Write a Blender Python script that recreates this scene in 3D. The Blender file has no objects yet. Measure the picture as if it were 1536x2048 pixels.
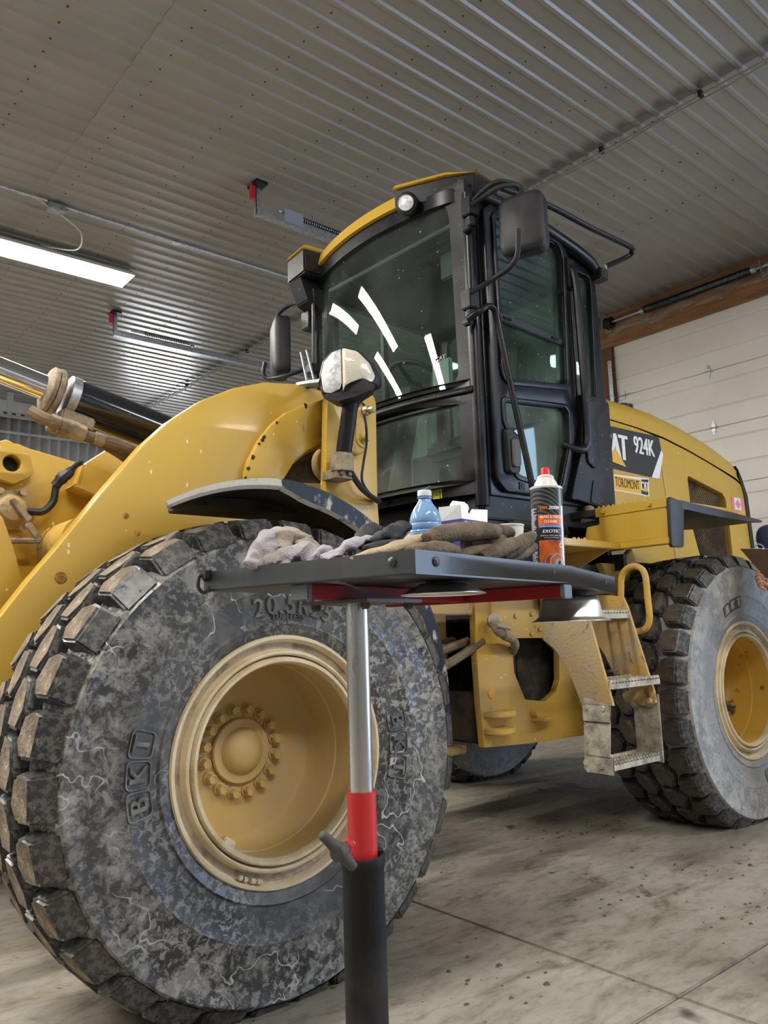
import bpy, bmesh, math, random
from mathutils import Vector, Matrix, noise as mnoise
random.seed(7)
R = math.radians
PI = math.pi
scene = bpy.context.scene
COL = scene.collection

# ------------------------------------------------------------------ camera
cam_data = bpy.data.cameras.new('camera')
cam_data.lens = 27.67
cam_data.sensor_width = 36.0
cam_data.clip_start = 0.02
cam = bpy.data.objects.new('camera', cam_data)
COL.objects.link(cam)
cx_, cy_, cz_ = Vector((0.76680, -0.64118, -0.03005)), Vector((-0.07364, -0.13438, 0.98819)), Vector((-0.63764, -0.75553, -0.15026))
M = Matrix((cx_, cy_, cz_)).transposed().to_4x4()
M.translation = (0, 0, 1.06)
cam.matrix_world = M
scene.camera = cam

# ------------------------------------------------------------------ world, daylight, exposure
world = bpy.data.worlds.new('overcast_daylight')
world.use_nodes = True
world.node_tree.nodes['Background'].inputs[0].default_value = (0.62, 0.76, 1.0, 1)
world.node_tree.nodes['Background'].inputs[1].default_value = 1.0
scene.world = world
vs = scene.view_settings
vs.view_transform = 'Standard'
vs.look = 'None'
vs.exposure = 0.12
vs.gamma = 1.0
vs.use_curve_mapping = False
STRIP_POWER = 75.0            # radiance of the fluorescent lenses


def area_light(name, loc, direction, sx, sy, energy, color):
    l = bpy.data.lights.new(name, 'AREA')
    l.shape = 'RECTANGLE'
    l.size, l.size_y = sx, sy
    l.energy = energy
    l.color = color
    o = bpy.data.objects.new(name, l)
    o.location = loc
    o.rotation_euler = Vector(direction).to_track_quat('-Z', 'Y').to_euler()
    COL.objects.link(o)
    return o


# daylight entering through the open vehicle doorway in the same wall, right of the frame
area_light('daylight', (7.75, -2.75, 1.9), (-1, 0.15, -0.1), 3.4, 3.4, 230, (0.55, 0.72, 1.0))

# ------------------------------------------------------------------ materials
MATS = {}


def pm(name, col, rough=0.5, metal=0.0, col2=None, vscale=4.0, vth=(0.45, 0.6), specks=None, bump=0.0, bscale=40.0,
       coat=0.0, emit=None, stretch=None, spec=None, rough2=None, col3=None, v3=(10, 0.55, 0.62), detail=8):
    """Procedural principled material: base colour, a noise-driven second colour, specks, bump."""
    if name in MATS:
        return MATS[name]
    m = bpy.data.materials.new(name)
    m.use_nodes = True
    nt = m.node_tree
    N, L = nt.nodes, nt.links
    b = N['Principled BSDF']
    b.inputs['Roughness'].default_value = rough
    b.inputs['Metallic'].default_value = metal
    if coat:
        b.inputs['Coat Weight'].default_value = coat
        b.inputs['Coat Roughness'].default_value = 0.12
    if spec is not None:
        b.inputs['Specular IOR Level'].default_value = spec
    tc = N.new('ShaderNodeTexCoord')
    vec = tc.outputs['Object']
    if stretch:
        mp = N.new('ShaderNodeMapping')
        mp.inputs['Scale'].default_value = stretch
        L.new(vec, mp.inputs['Vector'])
        vec = mp.outputs['Vector']
    cur = None

    def mixc(a, bcol, fac):
        mx = N.new('ShaderNodeMix')
        mx.data_type = 'RGBA'
        if a is None:
            mx.inputs['A'].default_value = (*col, 1)
        else:
            L.new(a, mx.inputs['A'])
        mx.inputs['B'].default_value = (*bcol, 1)
        L.new(fac, mx.inputs['Factor'])
        return mx.outputs['Result']

    def noisef(scale, lo, hi, det=8, dist=0.0):
        n = N.new('ShaderNodeTexNoise')
        n.inputs['Scale'].default_value = scale
        n.inputs['Detail'].default_value = det
        n.inputs['Roughness'].default_value = 0.62
        n.inputs['Distortion'].default_value = dist
        L.new(vec, n.inputs['Vector'])
        r = N.new('ShaderNodeMapRange')
        r.inputs['From Min'].default_value = lo
        r.inputs['From Max'].default_value = hi
        L.new(n.outputs['Fac'], r.inputs['Value'])
        return r.outputs['Result']
    if col2 is not None:
        f = noisef(vscale, vth[0], vth[1], detail)
        cur = mixc(cur, col2, f)
        if rough2 is not None:
            mr = N.new('ShaderNodeMapRange')
            mr.inputs['To Min'].default_value = rough
            mr.inputs['To Max'].default_value = rough2
            L.new(f, mr.inputs['Value'])
            L.new(mr.outputs['Result'], b.inputs['Roughness'])
    if col3 is not None:
        cur = mixc(cur, col3, noisef(v3[0], v3[1], v3[2], 6, 0.6))
    if specks is not None:
        v = N.new('ShaderNodeTexVoronoi')
        v.inputs['Scale'].default_value = specks[1]
        v.inputs['Randomness'].default_value = 1
        L.new(vec, v.inputs['Vector'])
        sp = N.new('ShaderNodeMath')
        sp.operation = 'LESS_THAN'
        L.new(v.outputs['Distance'], sp.inputs[0])
        # random size per cell
        mm = N.new('ShaderNodeMapRange')
        sepc = N.new('ShaderNodeSeparateColor')
        L.new(v.outputs['Color'], sepc.inputs[0])
        mm.inputs['From Min'].default_value = 0.55
        mm.inputs['From Max'].default_value = 1.0
        mm.inputs['To Min'].default_value = 0.0
        mm.inputs['To Max'].default_value = specks[2]
        L.new(sepc.outputs[0], mm.inputs['Value'])
        L.new(mm.outputs['Result'], sp.inputs[1])
        cur = mixc(cur, specks[0], sp.outputs[0])
    if cur is not None:
        L.new(cur, b.inputs['Base Color'])
    else:
        b.inputs['Base Color'].default_value = (*col, 1)
    if bump:
        n = N.new('ShaderNodeTexNoise')
        n.inputs['Scale'].default_value = bscale
        n.inputs['Detail'].default_value = 6
        L.new(vec, n.inputs['Vector'])
        bp = N.new('ShaderNodeBump')
        bp.inputs['Strength'].default_value = bump
        bp.inputs['Distance'].default_value = 0.01
        L.new(n.outputs['Fac'], bp.inputs['Height'])
        L.new(bp.outputs['Normal'], b.inputs['Normal'])
    if emit:
        b.inputs['Emission Color'].default_value = (*emit[0], 1)
        b.inputs['Emission Strength'].default_value = emit[1]
    MATS[name] = m
    return m


def glass_mat(name, tint, dust=0.06):
    m = bpy.data.materials.new(name)
    m.use_nodes = True
    nt = m.node_tree
    N, L = nt.nodes, nt.links
    N.clear()
    out = N.new('ShaderNodeOutputMaterial')
    tr = N.new('ShaderNodeBsdfTransparent')
    tr.inputs[0].default_value = (*tint, 1)
    gl = N.new('ShaderNodeBsdfGlossy')
    gl.inputs['Roughness'].default_value = 0.02
    gl.inputs['Color'].default_value = (0.9, 1.0, 0.96, 1)
    fr = N.new('ShaderNodeFresnel')
    ge = N.new('ShaderNodeNewGeometry')
    io = N.new('ShaderNodeMapRange')      # thin sheet: same reflectance from both sides
    io.inputs['To Min'].default_value = 1.5
    io.inputs['To Max'].default_value = 1 / 1.5
    L.new(ge.outputs['Backfacing'], io.inputs['Value'])
    L.new(io.outputs['Result'], fr.inputs[0])
    mx = N.new('ShaderNodeMixShader')
    L.new(fr.outputs[0], mx.inputs[0])
    L.new(tr.outputs[0], mx.inputs[1])
    L.new(gl.outputs[0], mx.inputs[2])
    df = N.new('ShaderNodeBsdfDiffuse')
    df.inputs[0].default_value = (0.55, 0.62, 0.58, 1)
    tc = N.new('ShaderNodeTexCoord')
    n = N.new('ShaderNodeTexNoise')
    n.inputs['Scale'].default_value = 3.0
    n.inputs['Detail'].default_value = 8
    L.new(tc.outputs['Object'], n.inputs['Vector'])
    r = N.new('ShaderNodeMapRange')
    r.inputs['From Min'].default_value = 0.4
    r.inputs['From Max'].default_value = 0.75
    r.inputs['To Min'].default_value = dust * 0.4
    r.inputs['To Max'].default_value = dust * 2.2
    L.new(n.outputs['Fac'], r.inputs['Value'])
    v = N.new('ShaderNodeTexVoronoi')
    v.inputs['Scale'].default_value = 38
    L.new(tc.outputs['Object'], v.inputs['Vector'])
    sc_ = N.new('ShaderNodeSeparateColor')
    L.new(v.outputs['Color'], sc_.inputs[0])
    mr = N.new('ShaderNodeMapRange')
    mr.inputs['From Min'].default_value = 0.72
    mr.inputs['From Max'].default_value = 1.0
    mr.inputs['To Max'].default_value = 0.16
    L.new(sc_.outputs[0], mr.inputs['Value'])
    lt = N.new('ShaderNodeMath')
    lt.operation = 'LESS_THAN'
    L.new(v.outputs['Distance'], lt.inputs[0])
    L.new(mr.outputs['Result'], lt.inputs[1])
    ad = N.new('ShaderNodeMath')
    ad.operation = 'MULTIPLY_ADD'
    ad.use_clamp = True
    ad.inputs[1].default_value = 0.6
    L.new(lt.outputs[0], ad.inputs[0])
    L.new(r.outputs['Result'], ad.inputs[2])
    mx2 = N.new('ShaderNodeMixShader')
    L.new(ad.outputs[0], mx2.inputs[0])
    L.new(mx.outputs[0], mx2.inputs[1])
    L.new(df.outputs[0], mx2.inputs[2])
    L.new(mx2.outputs[0], out.inputs[0])
    return m


YEL = pm('yellow_paint', (0.56, 0.345, 0.034), 0.42, col2=(0.50, 0.315, 0.05), vscale=1.6, vth=(0.35, 0.75), specks=((0.72, 0.62, 0.42), 34, 0.17), stretch=(1, 1, 0.55), coat=0.15,
         col3=(0.30, 0.13, 0.03), v3=(5, 0.70, 0.75))
YELD = pm('yellow_paint_dusty', (0.56, 0.34, 0.05), 0.6, col2=(0.42, 0.30, 0.14), vscale=3.0, vth=(0.42, 0.7), specks=((0.62, 0.55, 0.42), 30, 0.2), bump=0.15, bscale=60,
          col3=(0.20, 0.11, 0.04), v3=(9, 0.66, 0.72))
YELM = pm('yellow_muddy_steel', (0.50, 0.30, 0.06), 0.75, col2=(0.36, 0.29, 0.19), vscale=3.5, vth=(0.38, 0.62), bump=0.4, bscale=70, col3=(0.16, 0.10, 0.05), v3=(14, 0.6, 0.68))
DUSTY = pm('dried_mud_grey', (0.50, 0.46, 0.37), 0.9, col2=(0.24, 0.21, 0.17), vscale=14, vth=(0.42, 0.62), bump=0.5, bscale=80)
RIMY = pm('rim_yellow_dusty', (0.47, 0.345, 0.165), 0.6, col2=(0.48, 0.315, 0.085), vscale=2.5, vth=(0.45, 0.62), col3=(0.30, 0.17, 0.05), v3=(3.0, 0.66, 0.70))
RIMC = pm('rim_cream_dust', (0.66, 0.55, 0.37), 0.75, col2=(0.50, 0.38, 0.20), vscale=9, vth=(0.45, 0.7), bump=0.25, bscale=90)
RIMB = pm('rim_band_dirty', (0.40, 0.32, 0.22), 0.85, col2=(0.17, 0.13, 0.09), vscale=16, vth=(0.48, 0.66), bump=0.3, bscale=90)
RIMG = pm('rim_yellow_greasy', (0.60, 0.37, 0.06), 0.5, col2=(0.05, 0.04, 0.03), vscale=7, vth=(0.60, 0.66), col3=(0.5, 0.42, 0.28), v3=(3, 0.55, 0.7))
BLK = pm('black_paint', (0.006, 0.0065, 0.009), 0.28, col2=(0.014, 0.014, 0.016), vscale=5, vth=(0.45, 0.7), specks=((0.30, 0.29, 0.27), 55, 0.12), rough2=0.42, spec=0.30)
BLKD = pm('black_paint_dusty', (0.009, 0.010, 0.012), 0.45, spec=0.3, col2=(0.040, 0.038, 0.036), vscale=4, vth=(0.45, 0.75), specks=((0.40, 0.38, 0.35), 45, 0.15), bump=0.1, bscale=80)
PLA = pm('black_plastic', (0.016, 0.017, 0.019), 0.5, spec=0.4, col2=(0.028, 0.028, 0.03), vscale=6, bump=0.1, bscale=200)
DRK = pm('dark_grease', (0.018, 0.015, 0.012), 0.7, col2=(0.06, 0.045, 0.03), vscale=7, bump=0.4, bscale=40)
FEND = pm('fender_black_scuffed', (0.010, 0.011, 0.014), 0.40, spec=0.2, col2=(0.42, 0.40, 0.35), vscale=15, vth=(0.54, 0.61), bump=0.15, bscale=50, stretch=(1, 1, 0.5), detail=12)
FDUST = pm('fender_edge_dust', (0.55, 0.52, 0.45), 0.9, col2=(0.10, 0.10, 0.11), vscale=16, vth=(0.54, 0.66), bump=0.4, bscale=60)
FIN = pm('fender_inside_grime', (0.055, 0.047, 0.036), 0.85, col2=(0.10, 0.085, 0.06), vscale=6, bump=0.3, bscale=60)
RUB = pm('tire_rubber_dusty', (0.035, 0.037, 0.042), 0.38, col2=(0.20, 0.195, 0.18), vscale=9, vth=(0.48, 0.60), bump=0.25, bscale=60, rough2=0.85, col3=(0.42, 0.40, 0.36), v3=(23, 0.63, 0.68), detail=14)
RUBK = pm('tire_lug_rubber', (0.022, 0.023, 0.026), 0.33, col2=(0.13, 0.125, 0.115), vscale=10, vth=(0.50, 0.66), rough2=0.7, bump=0.15, bscale=50, detail=10)
RUBG = pm('tire_rubber_grey_dust', (0.17, 0.17, 0.175), 0.7, col2=(0.33, 0.325, 0.31), vscale=6, vth=(0.40, 0.62), bump=0.2, bscale=70, col3=(0.07, 0.07, 0.075), v3=(11, 0.6, 0.67), detail=12)
MUD = pm('tread_mud', (0.23, 0.18, 0.125), 0.95, col2=(0.10, 0.078, 0.055), vscale=16, vth=(0.4, 0.65), bump=0.7, bscale=90, col3=(0.36, 0.30, 0.21), v3=(24, 0.55, 0.68))
MUDD = pm('tread_mud_dark', (0.085, 0.066, 0.047), 0.95, col2=(0.045, 0.036, 0.027), vscale=16, vth=(0.4, 0.65), bump=0.7, bscale=90, col3=(0.17, 0.14, 0.10), v3=(20, 0.58, 0.7))
CHR = pm('polished_rod', (0.82, 0.82, 0.84), 0.08, 1.0)
STL = pm('stainless', (0.74, 0.72, 0.69), 0.34, 1.0, bump=0.05, bscale=20)
GALV = pm('galvanised', (0.52, 0.54, 0.57), 0.42, 0.9, col2=(0.36, 0.38, 0.40), vscale=30)
POLE = pm('worn_chrome_tube', (0.58, 0.58, 0.58), 0.27, 1.0, col2=(0.20, 0.18, 0.15), vscale=6, vth=(0.58, 0.72), stretch=(6, 6, 1.2), rough2=0.6)
REDP = pm('red_paint', (0.46, 0.016, 0.018), 0.42, col2=(0.30, 0.05, 0.04), vscale=11, vth=(0.63, 0.70))
REDK = pm('red_paint_shaded', (0.26, 0.008, 0.012), 0.55, spec=0.3)  # shade under the tray put into a darker copy of the red
TRAYM = pm('tray_dark_steel', (0.045, 0.048, 0.053), 0.42, 0.5, col2=(0.065, 0.07, 0.078), vscale=7, vth=(0.4, 0.7), coat=0.15)
SLV = pm('black_sleeve', (0.006, 0.006, 0.007), 0.6, spec=0.25, col2=(0.022, 0.020, 0.019), vscale=5, bump=0.1, bscale=150)
GREY = pm('grey_plastic_cap', (0.12, 0.13, 0.14), 0.55)
WHT = pm('white_paper', (0.80, 0.80, 0.79), 0.8)
BLU = pm('blue_card', (0.025, 0.03, 0.25), 0.6)
CONC = None
RAG = pm('dirty_rag_cotton', (0.36, 0.335, 0.35), 0.95, col2=(0.30, 0.26, 0.22), vscale=14, vth=(0.45, 0.65), bump=0.6, bscale=350)
RAGB = pm('beige_rag_cotton', (0.36, 0.31, 0.25), 0.95, col2=(0.24, 0.19, 0.14), vscale=16, vth=(0.5, 0.68), bump=0.6, bscale=350)
GLV = pm('brown_work_glove', (0.145, 0.105, 0.062), 0.85, col2=(0.07, 0.05, 0.033), vscale=18, vth=(0.45, 0.65), bump=0.45, bscale=160)
GLVT = pm('tan_glove_cuff', (0.40, 0.31, 0.19), 0.9, col2=(0.24, 0.18, 0.11), vscale=14, vth=(0.42, 0.68), bump=0.45, bscale=200)
GLB = pm('black_glove', (0.022, 0.023, 0.026), 0.8, col2=(0.10, 0.10, 0.105), vscale=20, vth=(0.55, 0.7), bump=0.4, bscale=200)
WOOD = pm('header_wood', (0.34, 0.17, 0.065), 0.65, col2=(0.20, 0.09, 0.035), vscale=2.2, vth=(0.4, 0.62), stretch=(6, 1, 8), bump=0.15, bscale=30, col3=(0.10, 0.05, 0.02), v3=(5, 0.68, 0.72))
DOORW = pm('door_white_steel', (0.80, 0.775, 0.73), 0.42, col2=(0.72, 0.69, 0.63), vscale=1.0, vth=(0.4, 0.7))
WALLM = pm('wall_steel_white', (0.50, 0.51, 0.52), 0.4, col2=(0.42, 0.43, 0.44), vscale=2)
WOODD = pm('dark_timber', (0.13, 0.07, 0.035), 0.8)
SKIN = pm('skin', (0.42, 0.22, 0.15), 0.55, col2=(0.36, 0.17, 0.12), vscale=20)
NAVY = pm('navy_cloth', (0.015, 0.022, 0.055), 0.9, bump=0.3, bscale=250)
JEAN = pm('jeans', (0.03, 0.04, 0.07), 0.9, bump=0.3, bscale=250)
HAIR = pm('brown_hair', (0.04, 0.025, 0.015), 0.7, bump=0.5, bscale=200)
BRWN = pm('clipboard_brown', (0.11, 0.055, 0.03), 0.5, col2=(0.08, 0.04, 0.022), vscale=12)
GLS = glass_mat('cab_glass', (0.62, 0.76, 0.70), 0.03)
GLSD = glass_mat('cab_glass_dusty', (0.60, 0.74, 0.68), 0.075)
LAMPW = pm('clear_lamp_lens', (0.78, 0.79, 0.79), 0.2, 0.0, col2=(0.5, 0.5, 0.52), vscale=28, vth=(0.4, 0.6), bump=0.6, bscale=45, coat=1.0)
LAMPA = pm('cream_lamp_lens', (0.72, 0.64, 0.48), 0.25, 0.0, bump=0.5, bscale=120, coat=1.0)
WIRE = pm('cable_black', (0.012, 0.012, 0.013), 0.5)
WIREW = pm('cable_white', (0.6, 0.6, 0.58), 0.5)
HOSE = pm('muddy_hose', (0.20, 0.155, 0.10), 0.9, col2=(0.11, 0.085, 0.06), vscale=10, bump=0.4, bscale=60)
FITT = pm('muddy_fitting', (0.33, 0.26, 0.18), 0.9, col2=(0.18, 0.14, 0.10), vscale=18, bump=0.4, bscale=70)
REDT = pm('red_tape', (0.6, 0.03, 0.03), 0.5)
SEAT = pm('seat_grey', (0.03, 0.032, 0.034), 0.8, col2=(0.05, 0.05, 0.052), vscale=8)
LITE = pm('cab_trim_light', (0.30, 0.32, 0.30), 0.7)



def rubber_mat(name, base, mud, pale, th, crack, rough=0.36):
    """worn rubber: dried mud in ragged patches, fine mottling, thin scratches"""
    m = bpy.data.materials.new(name)
    m.use_nodes = True
    nt = m.node_tree
    N, L = nt.nodes, nt.links
    b = N['Principled BSDF']
    tc = N.new('ShaderNodeTexCoord')

    def noise(scale, det, rgh, lo, hi, dist=0.0, off=0.0):
        mp = N.new('ShaderNodeMapping')
        mp.inputs['Location'].default_value = (off, off * 0.7, off * 1.3)
        L.new(tc.outputs['Object'], mp.inputs['Vector'])
        n = N.new('ShaderNodeTexNoise')
        n.inputs['Scale'].default_value = scale
        n.inputs['Detail'].default_value = det
        n.inputs['Roughness'].default_value = rgh
        n.inputs['Distortion'].default_value = dist
        L.new(mp.outputs['Vector'], n.inputs['Vector'])
        r = N.new('ShaderNodeMapRange')
        r.inputs['From Min'].default_value = lo
        r.inputs['From Max'].default_value = hi
        L.new(n.outputs['Fac'], r.inputs['Value'])
        return r.outputs['Result']

    def mul(a, c):
        x = N.new('ShaderNodeMath')
        x.operation = 'MULTIPLY'
        L.new(a, x.inputs[0])
        if isinstance(c, float):
            x.inputs[1].default_value = c
        else:
            L.new(c, x.inputs[1])
        return x.outputs[0]

    def mix(a, c, f):
        mx = N.new('ShaderNodeMix')
        mx.data_type = 'RGBA'
        if isinstance(a, tuple):
            mx.inputs['A'].default_value = (*a, 1)
        else:
            L.new(a, mx.inputs['A'])
        mx.inputs['B'].default_value = (*c, 1)
        L.new(f, mx.inputs['Factor'])
        return mx.outputs['Result']
    ln = N.new('ShaderNodeVectorMath')
    ln.operation = 'LENGTH'
    sp = N.new('ShaderNodeVectorMath')
    sp.operation = 'MULTIPLY'
    sp.inputs[1].default_value = (1, 0, 1)
    L.new(tc.outputs['Object'], sp.inputs[0])
    L.new(sp.outputs[0], ln.inputs[0])
    zone = N.new('ShaderNodeMapRange')        # the dry band next to the rim stays cleaner
    zone.interpolation_type = 'SMOOTHSTEP'
    zone.inputs['From Min'].default_value = 0.47
    zone.inputs['From Max'].default_value = 0.56
    zone.inputs['To Min'].default_value = 0.22
    L.new(ln.outputs['Value'], zone.inputs['Value'])
    big = noise(2.6, 4, 0.5, 0.35, 0.62)
    patch = mul(noise(13, 14, 0.74, th - 0.01, th + 0.07, 0.5, 3.1), zone.outputs['Result'])
    film = noise(3.2, 10, 0.65, 0.35, 0.75, 0.3, 7.7)
    flake = mul(noise(46, 8, 0.7, 0.50, 0.56, 0.5, 1.3), big)
    cur = mix(base, tuple(x * 0.5 for x in mud), mul(film, 0.8))
    cur = mix(cur, mud, patch)
    cur = mix(cur, pale, mul(flake, 0.55))
    hn = N.new('ShaderNodeTexNoise')
    hn.inputs['Scale'].default_value = 6.5
    hn.inputs['Detail'].default_value = 3
    hn.inputs['Roughness'].default_value = 0.45
    L.new(tc.outputs['Object'], hn.inputs['Vector'])
    hs_ = N.new('ShaderNodeMath')
    hs_.operation = 'SUBTRACT'
    hs_.inputs[1].default_value = 0.5
    L.new(hn.outputs['Fac'], hs_.inputs[0])
    ha = N.new('ShaderNodeMath')
    ha.operation = 'ABSOLUTE'
    L.new(hs_.outputs[0], ha.inputs[0])
    lt = N.new('ShaderNodeMapRange')
    lt.inputs['From Min'].default_value = 0.007
    lt.inputs['From Max'].default_value = 0.003
    L.new(ha.outputs[0], lt.inputs['Value'])
    cr = mul(mul(lt.outputs['Result'], noise(4.5, 4, 0.5, 0.50, 0.60, 0.0, 5.5)), crack)
    cur = mix(cur, pale, cr)
    L.new(cur, b.inputs['Base Color'])
    mr = N.new('ShaderNodeMapRange')
    mr.inputs['To Min'].default_value = rough
    mr.inputs['To Max'].default_value = 0.9
    L.new(patch, mr.inputs['Value'])
    L.new(mr.outputs['Result'], b.inputs['Roughness'])
    bp = N.new('ShaderNodeBump')
    bp.inputs['Strength'].default_value = 0.5
    bp.inputs['Distance'].default_value = 0.003
    L.new(patch, bp.inputs['Height'])
    L.new(bp.outputs['Normal'], b.inputs['Normal'])
    return m


RUB = rubber_mat('tire_rubber_muddy', (0.020, 0.020, 0.021), (0.215, 0.205, 0.185), (0.52, 0.50, 0.45), 0.50, 0.9)
RUBG = rubber_mat('tire_rubber_grey_dust', (0.22, 0.22, 0.225), (0.33, 0.325, 0.31), (0.50, 0.48, 0.43), 0.46, 0.5, 0.6)
RUBK = rubber_mat('tire_lug_rubber', (0.020, 0.021, 0.023), (0.12, 0.115, 0.105), (0.26, 0.245, 0.215), 0.60, 0.15, 0.28)
# ------------------------------------------------------------------ mesh helpers
AX = {'x': Vector((1, 0, 0)), 'y': Vector((0, 1, 0)), 'z': Vector((0, 0, 1))}


def to3(plane, u, v, w):
    if plane == 'xz':
        return Vector((u, w, v))
    if plane == 'yz':
        return Vector((w, u, v))
    return Vector((u, v, w))


def rpoly(pts, r, n=4):
    """round the corners of a 2D polygon; r is one radius or one per corner"""
    out = []
    k = len(pts)
    for i in range(k):
        p = Vector(pts[i][:2])
        a = Vector(pts[i - 1][:2]) - p
        b = Vector(pts[(i + 1) % k][:2]) - p
        ri = r[i] if isinstance(r, (list, tuple)) else r
        la, lb = a.length, b.length
        if ri <= 1e-5 or la < 1e-6 or lb < 1e-6:
            out.append((p.x, p.y))
            continue
        ang = a.angle(b)
        t = min(ri / max(math.tan(ang / 2), 1e-3), 0.48 * la, 0.48 * lb)
        p0 = p + a / la * t
        p1 = p + b / lb * t
        for j in range(n + 1):
            s = j / n
            q = p0 * (1 - s) ** 2 + p * 2 * s * (1 - s) + p1 * s * s
            out.append((q.x, q.y))
    return out


class B:
    def __init__(self):
        self.bm = bmesh.new()
        self.mi = 0

    def _f(self, vs):
        try:
            f = self.bm.faces.new(vs)
            f.material_index = self.mi
            return f
        except ValueError:
            return None

    def box(self, x0, x1, y0, y1, z0, z1, mat=None):
        c = [Vector((x, y, z)) for z in (z0, z1) for y in (y0, y1) for x in (x0, x1)]
        if mat is not None:
            c = [mat @ p for p in c]
        v = [self.bm.verts.new(p) for p in c]
        for q in ((0, 2, 3, 1), (4, 5, 7, 6), (0, 1, 5, 4), (2, 6, 7, 3), (0, 4, 6, 2), (1, 3, 7, 5)):
            self._f([v[i] for i in q])
        return self

    def hexa(self, lo, hi):
        """loft of two quads/polygons with equal vertex counts"""
        a = [self.bm.verts.new(p) for p in lo]
        b = [self.bm.verts.new(p) for p in hi]
        n = len(a)
        self._f(a[::-1])
        self._f(b)
        for i in range(n):
            self._f([a[i], a[(i + 1) % n], b[(i + 1) % n], b[i]])
        return self

    def prism(self, poly, plane, w0, w1):
        return self.hexa([to3(plane, u, v, w0) for u, v in poly], [to3(plane, u, v, w1) for u, v in poly])

    def tube(self, pts, r, n=10, closed=False, flat=1.0):
        pts = [Vector(p) for p in pts]
        k = len(pts)
        rs = r if isinstance(r, (list, tuple)) else [r] * k
        rings = []
        up = None
        for i, p in enumerate(pts):
            if closed:
                t = (pts[(i + 1) % k] - pts[i - 1]).normalized()
            else:
                t = (pts[min(i + 1, k - 1)] - pts[max(i - 1, 0)]).normalized()
            if up is None:
                up = Vector((0, 0, 1)) if abs(t.z) < 0.9 else Vector((1, 0, 0))
            s = t.cross(up).normalized()
            up = s.cross(t).normalized()
            rings.append([self.bm.verts.new(p + rs[i] * (math.cos(2 * PI * j / n) * s + flat * math.sin(2 * PI * j / n) * up)) for j in range(n)])
        m = k if closed else k - 1
        for i in range(m):
            a, b = rings[i], rings[(i + 1) % k]
            for j in range(n):
                self._f([a[j], a[(j + 1) % n], b[(j + 1) % n], b[j]])
        if not closed:
            self._f(rings[0][::-1])
            self._f(rings[-1])
        return self

    def lathe(self, prof, origin, axis, n=32, mats=None, cap0=True, cap1=True):
        """prof: list of (radius, distance along axis)"""
        o = Vector(origin)
        ax = Vector(axis).normalized()
        s = ax.orthogonal().normalized()
        t = ax.cross(s)
        rings = []
        for r_, h in prof:
            if r_ < 1e-6:
                rings.append([self.bm.verts.new(o + ax * h)])
            else:
                rings.append([self.bm.verts.new(o + ax * h + r_ * (math.cos(2 * PI * j / n) * s + math.sin(2 * PI * j / n) * t)) for j in range(n)])
        for i in range(len(rings) - 1):
            a, b = rings[i], rings[i + 1]
            if mats:
                self.mi = mats[i]
            for j in range(n):
                q = [a[j % len(a)], a[(j + 1) % len(a)], b[(j + 1) % len(b)], b[j % len(b)]]
                qq = []
                for v in q:
                    if v not in qq:
                        qq.append(v)
                if len(qq) >= 3:
                    self._f(qq)
        if cap0 and len(rings[0]) > 1:
            self._f(rings[0][::-1])
        if cap1 and len(rings[-1]) > 1:
            self._f(rings[-1])
        self.mi = 0
        return self

    def grid(self, fn, nu, nv, closed_u=False):
        vs = [[self.bm.verts.new(fn(i / (nu if closed_u else nu - 1), j / (nv - 1))) for j in range(nv)] for i in range(nu)]
        for i in range(nu if closed_u else nu - 1):
            for j in range(nv - 1):
                self._f([vs[i][j], vs[(i + 1) % nu][j], vs[(i + 1) % nu][j + 1], vs[i][j + 1]])
        return self

    def add_mesh(self, me, fn=None):
        base = [self.bm.verts.new(fn(v.co) if fn else v.co) for v in me.vertices]
        for p in me.polygons:
            self._f([base[i] for i in p.vertices])
        return self

    def mesh(self, name, mats, smooth=35, bevel=0.0):
        bm = self.bm
        bmesh.ops.remove_doubles(bm, verts=bm.verts, dist=1e-5)
        bmesh.ops.recalc_face_normals(bm, faces=bm.faces)
        if bevel:
            es = [e for e in bm.edges if len(e.link_faces) == 2 and e.calc_face_angle(0) > 0.5]
            bmesh.ops.bevel(bm, geom=es, offset=bevel, segments=2, affect='EDGES', clamp_overlap=True)
        me = bpy.data.meshes.new(name)
        bm.to_mesh(me)
        bm.free()
        for m in (mats if isinstance(mats, (list, tuple)) else [mats]):
            me.materials.append(m)
        if smooth:
            me.polygons.foreach_set('use_smooth', [True] * len(me.polygons))
            me.set_sharp_from_angle(angle=R(smooth))
        return me


def link(name, me, parent=None, loc=None, label=None):
    o = bpy.data.objects.new(name, me)
    COL.objects.link(o)
    if loc is not None:
        o.location = loc
    if parent is not None:
        o.parent = parent
        o.matrix_parent_inverse = WM(parent).inverted()
    if label:
        o['label'] = label
    return o


def WM(o):
    """world matrix without waiting for a depsgraph update"""
    m = o.matrix_basis.copy()
    if o.parent:
        m = WM(o.parent) @ o.matrix_parent_inverse @ m
    return m


def obj_split(name, b, mats, parent=None, bevel=0.0, smooth=35, label=None):
    """every loose piece of the builder becomes an object of its own"""
    bm = b.bm
    seen = set()
    out = []
    for v0 in list(bm.verts):
        if v0 in seen:
            continue
        stack, isl = [v0], []
        seen.add(v0)
        while stack:
            v = stack.pop()
            isl.append(v)
            for e in v.link_edges:
                w = e.other_vert(v)
                if w not in seen:
                    seen.add(w)
                    stack.append(w)
        nb = B()
        mp = {v: nb.bm.verts.new(v.co) for v in isl}
        for f in {f for v in isl for f in v.link_faces}:
            nf = nb.bm.faces.new([mp[v] for v in f.verts])
            nf.material_index = f.material_index
        out.append(obj(name, nb, mats, parent, bevel, smooth, label))
    bm.free()
    return out


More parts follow.
